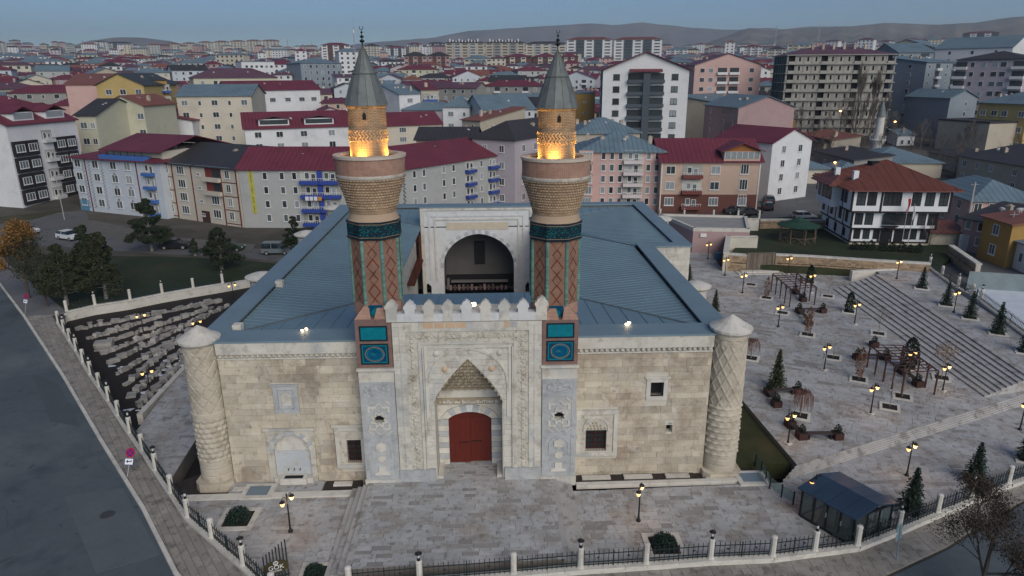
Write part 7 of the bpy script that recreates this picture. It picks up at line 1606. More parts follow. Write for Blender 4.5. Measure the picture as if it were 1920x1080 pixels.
for dx, c, lab in ((0.56,(0.40,0.01,0.02),'tall flagpole with a furled red flag before the mansion'),(0.64,(0.62,0.62,0.65),'flagpole with a furled white flag before the mansion')):
    q = mn.matrix_basis @ Vector((dx*w, -2.6, 0)); fp = thing('flagpole', lab, 'flagpole', tuple(Vector((o.x, o.y, zg))+Matrix.Rotation(an, 3, 'Z') @ Vector((dx*w, -2.6, 0)))); MB().tube((0,0,0), (0,0,7.6 if dx < 0.6 else 6.6), 0.05, 0.03, 8).build('pole', mat('steel_pole', (0.5,0.5,0.5), metal=0.5), fp); hh = 7.4 if dx < 0.6 else 6.4
    mb = MB(); 
    for k in range(5): mb.obox((0.12+0.08*sin(k), 0.02*k, hh-0.35-0.38*k), (0.30-0.03*k,0.16,0.42), 0.4*k)
    mb.build('flag', mat('flag_%.2f' % c[0], c), fp)
# pavilion in the garden
p = G(1494, 452, 1.5); pv_ = thing('garden_pavilion', 'round garden pavilion with dark green roof', 'pavilion', p); GR = mat('green_roof', (0.018,0.055,0.038), var=0.12)
MB().lathe([(3.1,2.4),(3.15,2.48),(1.0,3.15),(0.9,3.2)], n=12).lathe([(1.1,3.2),(0.1,3.75),(0.02,3.8)], n=12).build('roof', GR, pv_)
for k in range(8): a = 2*pi*k/8; MB().tube((2.6*cos(a),2.6*sin(a),0), (2.6*cos(a),2.6*sin(a),2.45), 0.07, n=5).build('post', mat('pavilion_timber', (0.13,0.10,0.075)), pv_)
mb = MB()
for k in range(16): a, b = 2*pi*k/16, 2*pi*(k+1)/16; mb.tube((2.6*cos(a),2.6*sin(a),0.9), (2.6*cos(b),2.6*sin(b),0.9), 0.05, n=4); mb.tube((2.6*cos(a),2.6*sin(a),0.0), (2.6*cos(b),2.6*sin(b),0.9), 0.03, n=3); mb.tube((2.6*cos(b),2.6*sin(b),0.0), (2.6*cos(a),2.6*sin(a),0.9), 0.03, n=3)
mb.build('balustrade', mat('pavilion_timber', (0.13,0.10,0.075)), pv_)
# small mosque behind the mansion
p = G(1637, 318, 1.0); MS = mat('minaret_stone', (0.52,0.51,0.48), isl=0.08, var=0.1)
ms = thing('small_minaret', 'slender pale stone minaret with grey cone, behind the mansion', 'minaret', (p.x, p.y, 1.0)); dist = math.hypot(p.x-CX, p.y-CY); zt = HZ(1641, 186, dist)-1.0; zbq = HZ(1634, 262, dist)-1
MB().lathe([(1.7,-1),(1.7,2.5),(1.4,3.2),(1.3,zbq-1.8),(1.4,zbq-1.3),(1.7,zbq-0.6),(2.0,zbq)], n=16).build('shaft', MS, ms, smooth=False); MB().lathe([(2.0,zbq),(2.0,zbq+0.2),(0.9,zbq+0.2)], n=16).build('balcony', MS, ms)
mb = MB()
for k in range(20): a = 2*pi*k/20; mb.tube((1.9*cos(a),1.9*sin(a),zbq+0.1), (1.9*cos(a),1.9*sin(a),zbq+1.1), 0.04, n=3)
mb.build('railing', MS, ms); MB().lathe([(1.05,zbq),(1.0,zt-4.4),(1.15,zt-4.3)], n=16).build('upper_shaft', MS, ms); MB().lathe([(1.25,zt-4.35),(0.6,zt-1.9),(0.03,zt)], n=16).build('cone_roof', LEAD, ms)
bld('low mosque hall with wide blue-grey sheet roof behind the mansion', 'mosque', (1632,305), (1768,305), 5.4, 1.0, 17, [(.3,'w')], 1, 'beige', 'hip', 'blue-grey', rh=3.0, chim=0, dish=0)
bld('low blue-roofed wing beside the small minaret', 'house', (1575,318), (1620,318), 4.6, 1.0, 9, [(.4,'w')], 1, 'beige', 'hip', 'blue-grey', rh=1.4, chim=0, dish=0)
bld('small square hut with blue-grey pyramid roof by the street', 'house', (1490,316), (1560,316), 4.4, 1.0, 9, [(.6,'w')], 1, 'cream', 'hip', 'blue-grey', rh=1.6, chim=0, dish=0)
for k, (L, R, ze, zb_, dp, wc, rc_, lab) in enumerate([((1500,250),(1560,262),8,3,8,'beige','rusty','old hut with orange-red roof patch among bare trees'),((1528,282),(1602,300),6,2,9,'concrete','dark','old grey hut with collapsed roof by the small mosque'),((1505,262),(1545,268),7,3,7,'beige','dark','dark-roofed hut behind the orange one'),((1758,246),(1832,250),8,3.5,9,'concrete','blue-grey','long low shed with patchwork sheet roof among bare trees'),((1745,285),(1800,296),6,2,8,'rusty' if 0 else 'beige','dark','dark low hut right of the mosque hall'),((1440,222),(1480,224),11,4,10,'ochre','blue-grey','yellow two-storey house below the concrete shell'),((1684,252),(1716,252),8,4,6,'white','blue-grey','tiny pale hut beside the car park')]):
    bld(lab, 'house', L, R, ze, zb_, dp, [(.3,'s'),(.7,'s')], 1, wc, 'shed', rc_, rh=1.2, chim=1, dish=0, lod=0)
# ------------------------------------------------------------------ the town beyond: every near block a thing, the far ones one mass
rnd = random.Random(77); NEARS = list(SCR)
SITE2 = [(-60,-40),(75,-40),(95,80),(40,110),(-60,105),(-75,70)]
def clear(x, y, r):
    for (a, b, c) in WIRED:
        if (a-x)**2+(b-y)**2 < (c+r)**2: return False
    return True
fill = []; d = 148.0
while d < 3600:
    step = 18 if d < 700 else (23 if d < 1500 else 32); a = -0.72; drow = rnd.uniform(-4, 4)
    while a < 0.76:
        wd = rnd.choice((10,12,14,16,18,24)) if d < 1500 else rnd.choice((14,18,24,36)); dp = rnd.uniform(9,13)
        x, y = CX+(d+drow)*sin(a+YAW), CY+(d+drow)*cos(a+YAW); fx = PX((x, y, terr(x, y)))
        a += (wd+rnd.choice((0.8,1.2,2,6)))/d
        if not (-120 < fx[0] < 2050): continue
        if 1436 < fx[0] < 1830 and fx[1] > 214: continue
        if fx[0] < 180 and fx[1] > 318: continue
        if fx[0] > 1800 and fx[1] > 240: continue
        if d < 600 and 1690 < fx[0] < 1770 and fx[1] > 205: continue
        if not clear(x, y, wd*0.42+1): continue
        hw = wd/2*FOC/fx[2]; tp = PX((x, y, terr(x, y)+13))[1]
        if any(fx[2] < s_[4]+4 and min(fx[0]+hw, s_[1])-max(fx[0]-hw, s_[0]) > 0.2*min(2*hw, s_[1]-s_[0]) and tp < s_[2]+0.62*(s_[3]-s_[2]) for s_ in NEARS): continue
        fill.append((d, x, y, wd, dp, fx, -(a+YAW)+rnd.gauss(0, 0.22)))
    d += step
WPAL = ['cream','grey','white','pink','peach','beige','lilac','pale yellow','pale blue','dusty pink','concrete','cream','white','beige']
RPAL = ['maroon']*7+['blue-grey']*6+['dark']*3+['rusty']*2+['purple']*4+['tile red']
def place(px):
    for lim, nm in ((250,'far left of the photo'),(480,'left part of the photo'),(640,'left of the left minaret'),(760,'behind the left minaret'),(980,'between the minarets'),(1110,'behind the right minaret'),(1440,'right of the right minaret'),(1700,'behind the concrete shell'),(4000,'far right of the photo')):
        if px < lim: return nm
NI = 245; used = {}; specs = []
for (d, x, y, wd, dp, fx, rz) in fill[:NI]:
    wc, rc = rnd.choice(WPAL), rnd.choice(RPAL); fl = rnd.choice((3,3,4,4,5)) if d < 400 else rnd.choice((4,5,5,6)); kind = rnd.choice(('hip','hip','gable_x','gable_x','gable_y','shed'))
    specs.append((d, x, y, wd, dp, fx, rz, wc, rc, fl, kind)); used.setdefault((wc, rc, place(fx[0])), []).append((fx[0], len(specs)-1))
lab = {}
for (wc, rc, pl), L_ in used.items():
    L_.sort()
    for j, (px_, k) in enumerate(L_): lab[k] = '%s block with %s roof, %s%s' % (wc, rc, pl, (', '+nth(j)) if len(L_) > 1 else '')
for k, (d, x, y, wd, dp, fx, rz, wc, rc, fl, kind) in enumerate(specs):
    zb = terr(x, y); c, s = cos(rz), sin(rz); P = ((x-wd/2*c, y-wd/2*s, 0), (x+wd/2*c, y+wd/2*s, 0)); n = max(2, int(wd/3.6)); cols = [((j+0.5)/n, rnd.choice(('w','w','x','b','s')) if j else 'w') for j in range(n)]
    bld(lab[k], AB, (k,0), None, zb+fl*2.9+rnd.uniform(0,1.2)-1, zb, dp, cols, fl, wc, kind, rc, lod=1, P=P, seed=k, chim=rnd.choice((1,2,3,4)), dish=rnd.choice((0,1,2)), side_l=2 if fx[0] > 1100 else 0, side_r=2 if fx[0] < 800 else 0, group='blocks of the town behind the madrasa', bal=rnd.choice(((.45,.43,.4),(.2,.22,.25),(.4,.3,.28))))
# the far town as one mass of walls, roofs and windows
WM = [wm(c) for c in ('cream','grey','white','pink','white','lilac','cream','dusty pink')]; RM_ = [rm(c) for c in ('maroon','purple','blue-grey','blue-grey','purple','dark','rusty','blue-grey')]
mb = MB(); nw = len(WM); MATS = WM+RM_+[PD]
for (d, x, y, wd, dp, fx, rz) in fill[NI:]:
    zb = terr(x, y); c, s = cos(rz), sin(rz); T = Matrix.Translation((x, y, zb)) @ Matrix.Rotation(rz, 4, 'Z'); h = rnd.choice((9,12,12,15,15,18)) if rnd.random() < (0.985 if d < 1200 else 0.82) else rnd.choice((21,24,27,33))
    if d > 2400: h *= 0.8
    mb.cm = rnd.randrange(nw); mb.box(-wd/2, wd/2, 0, dp, -3, h, T, bottom=False); mb.cm = nw+rnd.randrange(len(RM_)); i = len(mb.v); rh = dp*0.2
    V = [(-wd/2-.5,-.5,h+.02),(wd/2+.5,-.5,h+.02),(wd/2+.5,dp+.5,h+.02),(-wd/2-.5,dp+.5,h+.02),(-wd/2+dp*.4,dp/2,h+rh),(wd/2-dp*.4,dp/2,h+rh)]
    mb.v += [tuple(T @ Vector(p)) for p in V]; [mb.face([i+q for q in f]) for f in ((0,1,5,4),(1,2,5),(2,3,4,5),(3,0,4))]
    if d < 1500:
        mb.cm = nw+len(RM_); nx = max(2, int(wd/3.8)); nf = int(h/3)
        for f in range(nf):
            for j in range(nx):
                xx = -wd/2+wd*(j+.5)/nx; i = len(mb.v); mb.v += [tuple(T @ Vector(p)) for p in ((xx-.75,-.06,f*3+1.1),(xx+.75,-.06,f*3+1.1),(xx+.75,-.06,f*3+2.5),(xx-.75,-.06,f*3+2.5))]; mb.face((i,i+1,i+2,i+3))
    elif h > 20:
        mb.cm = nw+len(RM_)
        for f in range(int(h/3)): i = len(mb.v); mb.v += [tuple(T @ Vector(p)) for p in ((-wd/2+1,-.1,f*3+1.2),(wd/2-1,-.1,f*3+1.2),(wd/2-1,-.1,f*3+2.2),(-wd/2+1,-.1,f*3+2.2))]; mb.face((i,i+1,i+2,i+3))
tag(mb.build('distant_town', MATS, fix=False), 'dense far town of tiled and sheet-metal roofs running up to the hills', 'town', kind='stuff')
# tall blocks standing out of the town: px left, px right, top row, distance, wall, accent, roof, words
TALL = [(602,656,80,900,'white','brown','maroon','white and maroon tower with a maroon roof'),(683,711,82,1000,'cream','grey','dark','plain cream tower beside the left spire'),(724,760,86,1100,'white','dark grey','maroon','white tower with grey corner bays'),(763,792,80,1300,'white','brown','maroon','slim white and brown tower'),(801,836,79,1300,'white','dark grey','dark','striped dark and white tower'),
 (835,908,76,850,'beige','grey','dark','broad beige tower block with rooftop tanks'),(910,984,76,880,'beige','concrete','dark','twin broad beige tower block with rooftop tanks'),(986,1062,78,900,'cream','grey','dark','cream tower block just left of the right spire'),(870,922,104,640,'cream','grey','blue-grey','lower cream block with blue-grey roof'),(757,800,98,560,'dusty pink','brown','dark','brown-topped pinkish block, left half'),(802,843,98,570,'dusty pink','brown','dark','brown-topped pinkish block, right half'),
 (945,997,101,640,'brown','cream','maroon','brick-red and cream block, left of three'),(999,1046,101,650,'brown','cream','maroon','brick-red and cream block, middle of three'),(1051,1084,101,660,'brown','cream','maroon','brick-red and cream block, right of three'),
 (1063,1148,70,800,'white','dark grey','tile red','white tower with navy stripes and red roof, left twin'),(1152,1242,70,810,'white','dark grey','tile red','white tower with navy stripes and red roof, right twin'),
 (176,202,76,1900,'white','grey','dark','white domed tower on the left skyline'),(200,248,78,1700,'grey','dark grey','dark','grey unfinished-looking slab on the left skyline'),(95,110,77,2300,'cream','grey','maroon','small cream tower on the far left skyline'),(106,124,78,2300,'pink','grey','maroon','small pink tower on the far left skyline'),(16,38,74,2400,'grey','grey','dark','grey block on the far left skyline'),
 (222,258,90,1500,'dusty pink','brown','dark','low reddish slab below the left skyline'),
 (282,312,82,1700,'cream','grey','rusty','cream tower of the skyline row, first'),(313,341,80,1700,'cream','grey','rusty','cream tower of the skyline row, second'),(342,370,79,1700,'cream','grey','rusty','cream tower of the skyline row, third'),(371,400,77,1700,'cream','grey','rusty','cream tower of the skyline row, fourth'),(401,430,76,1700,'cream','grey','rusty','cream tower of the skyline row, fifth'),(431,460,75,1700,'cream','grey','rusty','cream tower of the skyline row, sixth'),(461,490,74,1700,'cream','grey','rusty','cream tower of the skyline row, seventh'),(491,524,74,1700,'cream','grey','rusty','cream tower of the skyline row, eighth'),
 (1395,1430,84,1000,'white','grey','maroon','white hillside block right of the pink one'),(1440,1475,88,900,'cream','grey','dark','cream hillside block left of the concrete roofline'),(1478,1530,80,950,'cream','beige','blue-grey','cream hillside block above the concrete roof'),(1545,1582,77,1100,'white','dusty pink','maroon','white and pink hillside block'),(1694,1727,72,1500,'white','brown','maroon','white and red block under the hills'),(1806,1874,60,1500,'dark grey','white','maroon','dark tower with white outlined bays on the hillside'),(1330,1360,86,1300,'lilac','grey','maroon','lilac hillside block right of the white one'),(1250,1290,90,1200,'white','grey','blue-grey','white block right of the striped twins'),(560,598,92,1300,'cream','grey','maroon','cream block left of the maroon tower'),(660,682,96,1200,'white','grey','blue-grey','small white block left of the left spire')]
for k, (a, b, top, d, wc, ac, rc, words) in enumerate(TALL):
    p0, p1 = AD(a, d, 0, top), AD(b, d, 0, top); w = (p1-p0).length; an = atan2((p1-p0).y, (p1-p0).x); zb = terr(p0.x, p0.y); zt = HZ(a, top, d)-2.5; h = max(12, zt-zb); dp = min(20, w*0.8)
    r = thing('tower_block', words, 'tower block', (p0.x, p0.y, zb), an, 'tower blocks on the skyline'); MB().box(0,w,0,dp,-5,h).build('wall', wm(wc), r, fix=False); q = MB(); roofshape(q, w, dp, 0, 'hip', 0.8, 3.0); q.build('roof', rm(rc), r, (0,0,h), fix=False)
    nv = 5
    for j in range(nv):
        if j % 2: MB().box(w*(j+.05)/nv, w*(j+.95)/nv, -0.9, 0.0, 0, h-0.5).build('accent_bay', wm(ac), r, fix=False)
    mb = MB(); nf = max(3, int(h/3))
    for f in range(nf):
        for j in range(nv):
            y = -0.95 if j % 2 else -0.05; m_ = w/nv; mb.box(m_*(j+.2), m_*(j+.8), y-0.05, y+0.0, f*h/nf+1.0, f*h/nf+2.3, bottom=False)
    stuff(mb.build('window_panes', PD, r, fix=False))
    if 'tanks' in words: mb = MB(); [mb.box(w*(.1+.08*j), w*(.1+.08*j)+1.4, 3, 5, h+1, h+4.5-(j % 3)) for j in range(10)]; stuff(mb.build('roof_tanks', FRW, r, fix=False))
p = AD(373, 620, 0, 125); zb = HZ(373, 136, 620); lp = thing('lit_portico', 'dark shopfront with glowing violet cornice and four lit orange columns, left skyline', 'shop', (p.x, p.y, zb), 0.4)
MB().box(0,13,0,6,-12,7).build('wall', wm('dark grey'), lp, fix=False); MB().box(-0.2,13.2,-0.3,0,6.6,7.3).build('lit_cornice', mat('violet_light', (0.4,0.3,0.9), emit=(0.45,0.35,1.0), es=2.0), lp, fix=False)
for k in range(4): MB().box(0.3+k*4,1.1+k*4,-0.3,0,0,6.5).build('lit_column', mat('orange_light', (1,0.4,0.1), emit=(1.0,0.35,0.08), es=1.6), lp, fix=False)
# white minaret and factory chimneys far off, radio masts
for (px_, top, d, rr, lb) in ((155,75,2200,2.0,'tiny white minaret on the left skyline'),(35,96,1700,2.0,'pale far minaret at the left below the ridge'),(605,150,330,0.9,'stone minaret rising among roofs left of the left minaret'),(537,95,1300,1.6,'pinkish chimney stack right of the skyline towers')):
    p = AD(px_, d, 0, top); zb = terr(p.x, p.y); h = HZ(px_, top, d)-zb; r = thing('far_minaret', lb, 'minaret', (p.x, p.y, zb)); MB().lathe([(rr,-3),(rr*.85,h*.62),(rr*1.5,h*.66),(rr*1.5,h*.69),(rr*.7,h*.70),(rr*.65,h*.84)], n=10).build('shaft', MS, r); MB().lathe([(rr*.8,h*.84),(0.02,h)], n=10).build('cone_roof', LEAD, r)
for (px_, top, d, lb) in ((661,37,420,'slim red and white radio mast beside the left spire'),(538,70,1500,'thin radio mast on the skyline, left one'),(584,76,1500,'thin radio mast on the skyline, right one'),(1457,45,3200,'thin mast on the ridge, left one'),(1538,43,3200,'thin mast on the ridge, right one')):
    p = AD(px_, d, 0, top); zb = terr(p.x, p.y); h = HZ(px_, top, d)-zb; s = d/420; r = thing('radio_mast', lb, 'radio mast', (p.x, p.y, zb)); mb = MB()
    for k in range(3): a = 2*pi*k/3; mb.tube((.5*s*cos(a),.5*s*sin(a),0), (.3*s*cos(a),.3*s*sin(a),h*.9), 0.07*s, n=4)
    for k in range(int(30)): a = 2*pi*(k % 3)/3; b = a+2*pi/3; mb.tube((.45*s*cos(a),.45*s*sin(a),h*.9*k/30), (.45*s*cos(b),.45*s*sin(b),h*.9*(k+1)/30), 0.04*s, n=3)
    mb.build('lattice', mat('mast_steel', (0.35,0.33,0.34)), r); MB().tube((0,0,h*.88), (0,0,h), 0.06*s, n=4).build('whip', mat('mast_steel', (0.35,0.33,0.34)), r)
    if d < 500: MB().tube((0,0,h*.84),(0,0,h*.88),0.5,n=8).build('drum_antenna', FRW, r)
# ------------------------------------------------------------------ hills
def hill(nm, prof, dist, depth, m, seed, base=None):
    """a ridge whose skyline is given as pixels; a rough slope falls from it towards the town"""
    rnd = random.Random(seed); mb = MB(); nr = 14; cols = []
    for i in range(len(prof)-1):
        (xa, ya), (xb, yb) = prof[i], prof[i+1]; n = max(2, int(abs(xb-xa)/14))
        for k in range(n): t = k/n; tt = t*t*(3-2*t)*0.5+t*0.5; cols.append((xa+(xb-xa)*t, ya+(yb-ya)*tt+rnd.uniform(-.4,.4)))
    cols.append(prof[-1]); gul = [rnd.random() for _ in cols]
    for i, (px_, py_) in enumerate(cols):
        for j in range(nr+2):
            t = j/nr; dd = dist-depth*(1-min(t, 1))+(depth*0.5 if j > nr else 0); p = AD(px_, dd, 0, py_); zt = HZ(px_, py_, dist); zb = terr(p.x, p.y)-10; z = zb+(zt-zb)*(min(t, 1)**1.1)
            if 0 < j < nr: z += (zt-zb)*0.10*(gul[i]-0.5)*sin(pi*t)*2+rnd.uniform(-1,1)*(zt-zb)*0.03
            if j > nr: z = zt-60
            mb.v.append((p.x, p.y, z))
    q = nr+2
    for i in range(len(cols)-1):
        for j in range(q-1): mb.face((i*q+j, (i+1)*q+j, (i+1)*q+j+1, i*q+j+1))
    return struct(mb.build(nm, m, smooth=True, fix=False))
HM = mat('bare_hillside', (0.17,0.145,0.115), var=0.3, scale=0.003, fine=0.25, stain=[((0.11,0.095,0.08),0.004,0.54,0.7),((0.25,0.235,0.21),0.006,0.60,0.7)])
HM2 = mat('far_hillside', (0.20,0.17,0.15), var=0.25, scale=0.002, fine=0.2, stain=((0.13,0.115,0.10),0.003,0.55,0.7))
hill('far_hills', [(600,92),(700,79),(800,72),(880,58),(960,53),(1040,48),(1110,44),(1150,47),(1205,42),(1250,47),(1300,52),(1370,56),(1440,52),(1500,60)], 6500, 1500, HM2, 1)
hill('left_hill', [(120,90),(170,76),(215,70),(260,70),(320,77),(360,88)], 5200, 900, HM2, 2)
hill('near_hills', [(1290,92),(1350,72),(1405,52),(1450,56),(1520,50),(1600,49),(1660,43),(1760,46),(1830,42),(1900,32),(1960,28),(2060,30),(2200,40)], 4300, 1300, HM, 3)
hill('left_ridge', [(-200,86),(-60,88),(60,92),(140,94),(220,100),(320,108)], 2600, 500, mat('scrub_slope', (0.07,0.075,0.055), var=0.3, scale=0.01), 4)
# ------------------------------------------------------------------ trees, street lamps, cars
def bigpine(lab, base, h, r, seed, m, z=0.1, n=5200, sq=0.8):
    p = G(*base, z); t = thing('pine_tree', lab, 'tree', p); rnd = random.Random(seed); mb = MB(); tr = MB(); tr.tube((0,0,-0.1), (0.1,0,h*0.55), 0.24, 0.12, 8); lobes = []
    for k in range(70):
        u = rnd.random()**1.1; z_ = h*(0.20+0.74*u); rr = r*(1-u)**0.62*(0.35+0.7*rnd.random()); a = rnd.random()*2*pi; c = Vector((rr*cos(a)*0.8, rr*sin(a)*0.8, z_)); lobes.append((c, r*rnd.uniform(0.16,0.32)*(1-0.5*u))); tr.tube((0.05,0,z_*0.8), c, 0.05, 0.015, 4)
    for _ in range(int(n*2.6)):
        c, lr = rnd.choice(lobes); v = Vector((rnd.gauss(0,1), rnd.gauss(0,1), rnd.gauss(0,1)*sq)).normalized()*lr*rnd.random()**0.35; q = c+Vector((v.x, v.y, v.z*0.6)); leafquad(mb, q, 0.115*rnd.uniform(.6,1.4), rnd)
    tr.build('trunk', BARKP, t, fix=False); mb.build('foliage', m, t, fix=False)
bigpine('tall dense pine in front of the corner apartment block', (285,470), 8.4, 3.8, 1, PINE, n=9000); bigpine('round pine partly hiding the parked van, right of the lawn', (416,505), 6.2, 3.2, 2, PINE, n=7000)
bigpine('olive-green pine on the lawn with visible pale trunk', (200,560), 8.6, 3.7, 3, OLV, n=8000); bigpine('darker pine behind the olive-green one', (172,535), 8.4, 3.0, 4, PINE, n=6000); bigpine('low spreading pine nearest the autumn tree', (126,572), 7.6, 3.4, 5, OLV, n=7000); bigpine('small pine beside the round pine on the lawn', (366,478), 2.6, 0.9, 6, PINE, n=900); bigpine('dark evergreen in front of the grey block with the sign', (556,478), 6.2, 2.2, 7, PINE, n=3500)
def leafy(lab, p, h, seed, leafm, nleaf, ls, depth=5, spread=0.7, nm='autumn_tree', rz=0, kids_=3, trunk=0.3, up=0.12, r=None):
    t = thing(nm, lab, 'tree', p, rz); me, tips = bare_tree_mesh(h, seed, depth, spread, up, kids_, BARK, trunk, r); link('trunk', me, t); rnd = random.Random(seed+1)
    if nleaf:
        mb = MB()
        for _ in range(nleaf):
            c = rnd.choice(tips); leafquad(mb, c+Vector((rnd.gauss(0,.3), rnd.gauss(0,.3), rnd.gauss(0,.25))), ls*rnd.uniform(.6,1.3), rnd)
        mb.build('foliage', leafm, t, fix=False)
    return t
leafy('orange and yellow autumn tree at the left edge of the photo', Vector((G(38,486,5.0).x, G(38,486,5.0).y, 0.1)), 10.5, 11, ORG, 9000, 0.14, 5, 0.8); leafy('smaller half-bare autumn tree behind the sign at the left', G(88,575,0.1), 8.5, 15, OLV, 2200, 0.11, 5, 0.8)
q = G(1868, 985, 4.6); q.z = 0.0; leafy('near leafy tree with sparse dark twigs in the bottom right corner', q, 7.4, 21, mat('russet_leaves', (0.05,0.035,0.024), isl=0.5), 15000, 0.05, 6, 0.85, trunk=0.25, up=0.05, kids_=3, r=0.14)
BT, _ = bare_tree_mesh(1.0, 41, 6, 0.6, 0.25, 3, mat('grey_twigs', (0.12,0.10,0.09), isl=0.2), 0.2, 0.014); PT_, _ = bare_tree_mesh(1.0, 42, 6, 0.26, 0.7, 4, mat('poplar_twigs', (0.19,0.165,0.135), isl=0.2), 0.12, 0.016)
kk = 0
TRX = [(1452+((j*37) % 30)*13, 250+((j*53) % 17)*5, 7+(j*7) % 6, BT, 'bare garden tree among the huts right of the madrasa, %s' % nth(j)) for j in range(22)]
TRX = [(x_, y_, h_, m_, 'bare garden tree among the old huts, %s' % nth(j)) for j, (x_, y_, h_, m_, l_) in enumerate(sorted(TRX, key=lambda q: q[0]))]
for (bx, by, h, m_, lb) in [(1600,268,26,PT_,'left poplar of the bare pair before the concrete shell'),(1630,262,24,PT_,'right poplar of the bare pair before the concrete shell'),(1572,262,16,BT,'spreading bare tree left of the poplars'),(1500,258,12,BT,'bare tree left of the huts below the concrete shell'),(1655,270,12,BT,'low bare tree right of the poplars'),(1790,240,15,BT,'bare tree in front of the grey gabled block'),(1765,238,12,BT,'bare tree beside the car park'),(1822,246,13,BT,'bare tree left of the yellow block'),(1745,268,9,BT,'bare tree behind the mosque hall roof'),(1540,300,7,BT,'small bare tree by the hut'),(1790,318,8,BT,'bare tree by the old black-roofed house'),(1860,330,8,BT,'second bare tree by the old black-roofed house'),(1742,462,6,BT,'bare shrub-like tree before the right side of the mansion'),(1480,300,8,BT,'bare tree left of the square hut'),(1900,310,9,BT,'bare tree at the right edge by the old house'),(1705,325,7,BT,'bare tree behind the mansion roof')]+TRX:
    p = GT(bx, by) if by < 400 else G(bx, by, 1.5); t = thing('bare_tree', lb, 'tree', p, kk*1.3); kk += 1; link('trunk', m_, t); t.scale = (h,)*3
# street lights glowing orange
SLG = mat('sodium_lamp', (1,0.5,0.1), emit=(1.0,0.42,0.10), es=14)
for (px_, py_, by, lb) in [(1693,190,222,'lit street lamp beside the mint green building'),(1710,206,232,'lit street lamp over the car park'),(1673,228,258,'lit street lamp left of the car park'),(1568,208,262,'lit street lamp among the poplars'),(1560,304,340,'lit street lamp behind the mansion roof'),(466,175,205,'lit street lamp over the blue-grey roof at the left'),(1703,159,185,'tiny lit street lamp between the slabs'),(997,258,290,'lit street lamp between the blocks left of the right minaret')]:
    p = GT(px_, by); dd = math.hypot(p.x-CX, p.y-CY); h = HZ(px_, py_, dd)-p.z; t = thing('street_lamp', lb, 'street lamp', p); MB().tube((0,0,0),(0,0,h),0.1,0.06,6).build('pole', POLE, t); MB().blob((0,-0.2,h),0.36*dd/250,8,5,0,(1.1,0.8,0.55)).build('lamp_head', SLG, t)
for (px_, py_, bx, by, z, lb, hh) in [(1622,0,1805,462,0.9,'grey concrete utility pole beside the mansion',9.6),(0,0,121,412,0.02,'slim pale lamp pole on the corner pavement',8.5),(0,0,1882,492,0.9,'dark wooden utility pole in the lower right street',7.0)]:
    p = G(bx, by, z); t = thing('utility_pole', lb, 'utility pole', p); MB().tube((0,0,0),(0,0,hh),0.2 if bx > 200 and bx < 1850 else 0.08,0.12 if bx > 200 and bx < 1850 else 0.05,8).build('pole', mat('concrete_pole', (0.33,0.33,0.31)), t); MB().tube((-0.6,0,hh-0.4),(0.6,0,hh-0.4),0.05,n=4).build('crossarm', POLE, t)
# cars
TYRE = mat('tyre', (0.012,0.012,0.013)); RIM = mat('rim', (0.35,0.36,0.37), metal=0.5, rough=0.4); CGL = mat('car_glass', (0.015,0.02,0.025), rough=0.08, spec=0.7); HL = mat('headlight_glass', (0.5,0.5,0.5), rough=0.2); TLM = mat('tail_light', (0.3,0.01,0.01), rough=0.3)
def car(lab, p, rz, col, kind='hatch', L_=4.3, nm='parked_car', cat='car'):
    r = thing(nm, lab, cat, p, rz); m = mat('car_paint_%d_%d_%d' % tuple(int(c*99) for c in col), col, rough=0.3, spec=0.6, var=0.03); w = 0.88
    if kind == 'van': low = [(-2.0,.35),(2.0,.35),(2.08,.8),(1.95,1.0),(-2.05,1.0),(-2.05,.4)]; top = [(-1.98,1.0),(1.2,1.0),(0.75,1.78),(-1.9,1.8)]
    elif kind == 'sedan': low = [(-2.15,.35),(2.15,.35),(2.2,.7),(1.9,.86),(0.9,.98),(-1.5,1.0),(-2.2,.92)]; top = [(-1.55,.99),(0.95,.97),(0.35,1.42),(-0.85,1.44)]
    else: low = [(-2.0,.35),(2.05,.35),(2.12,.65),(1.9,.85),(1.05,1.0),(-1.95,1.05),(-2.05,.5)]; top = [(-1.9,1.04),(1.05,1.0),(0.35,1.5),(-1.5,1.54)]
    b = MB(); n = len(low)
    for (ys) in ((-w, w),):
        b.wallpoly(low, -w, w)
    body = b.build('body', m, r); 
    i = MB(); tw = w*0.80
    i.v = [(x, -w*.95 if z < 1.06 else -tw, z) for x, z in top]+[(x, w*.95 if z < 1.06 else tw, z) for x, z in top]; i.face((0,1,2,3)); i.face((7,6,5,4)); i.face((0,4,5,1)); i.face((1,5,6,2)); i.face((2,6,7,3)); i.face((3,7,4,0)); cab = i.build('windows', CGL, r)
    rx0, rx1 = top[3][0], top[2][0]; MB().box(rx0+.02, rx1-.02, -tw-.01, tw+.01, top[2][1]-.03, top[2][1]+.035).build('roof', m, r)
    for x in ((rx0+rx1)/2,): MB().extr([[(x-.05,-w*.955,1.0),(x+.05,-w*.955,1.0),(x+.05,-tw-.012,top[2][1]),(x-.05,-tw-.012,top[2][1])]], Vector((0,.02,0))).build('pillar', m, r)
    for x in (-1.3,1.32):
        for s in (-1,1):
            wl = MB().tube((x,s*w*.82,.33),(x,s*w*1.02,.33),.33,n=14).build('wheel', TYRE, r); MB().tube((x,s*w*1.02,.33),(x,s*w*1.035,.33),.2,n=10).build('rim', RIM, wl)
    for s in (-1,1): MB().box(2.0,2.13,min(s*.5,s*.82),max(s*.5,s*.82),.62,.78).build('headlight', HL, r); MB().box(-2.22,-2.0,min(s*.55,s*.84),max(s*.55,s*.84),.7,.88).build('tail_light', TLM, r)
    r.scale = (L_/4.3,)*3; return r
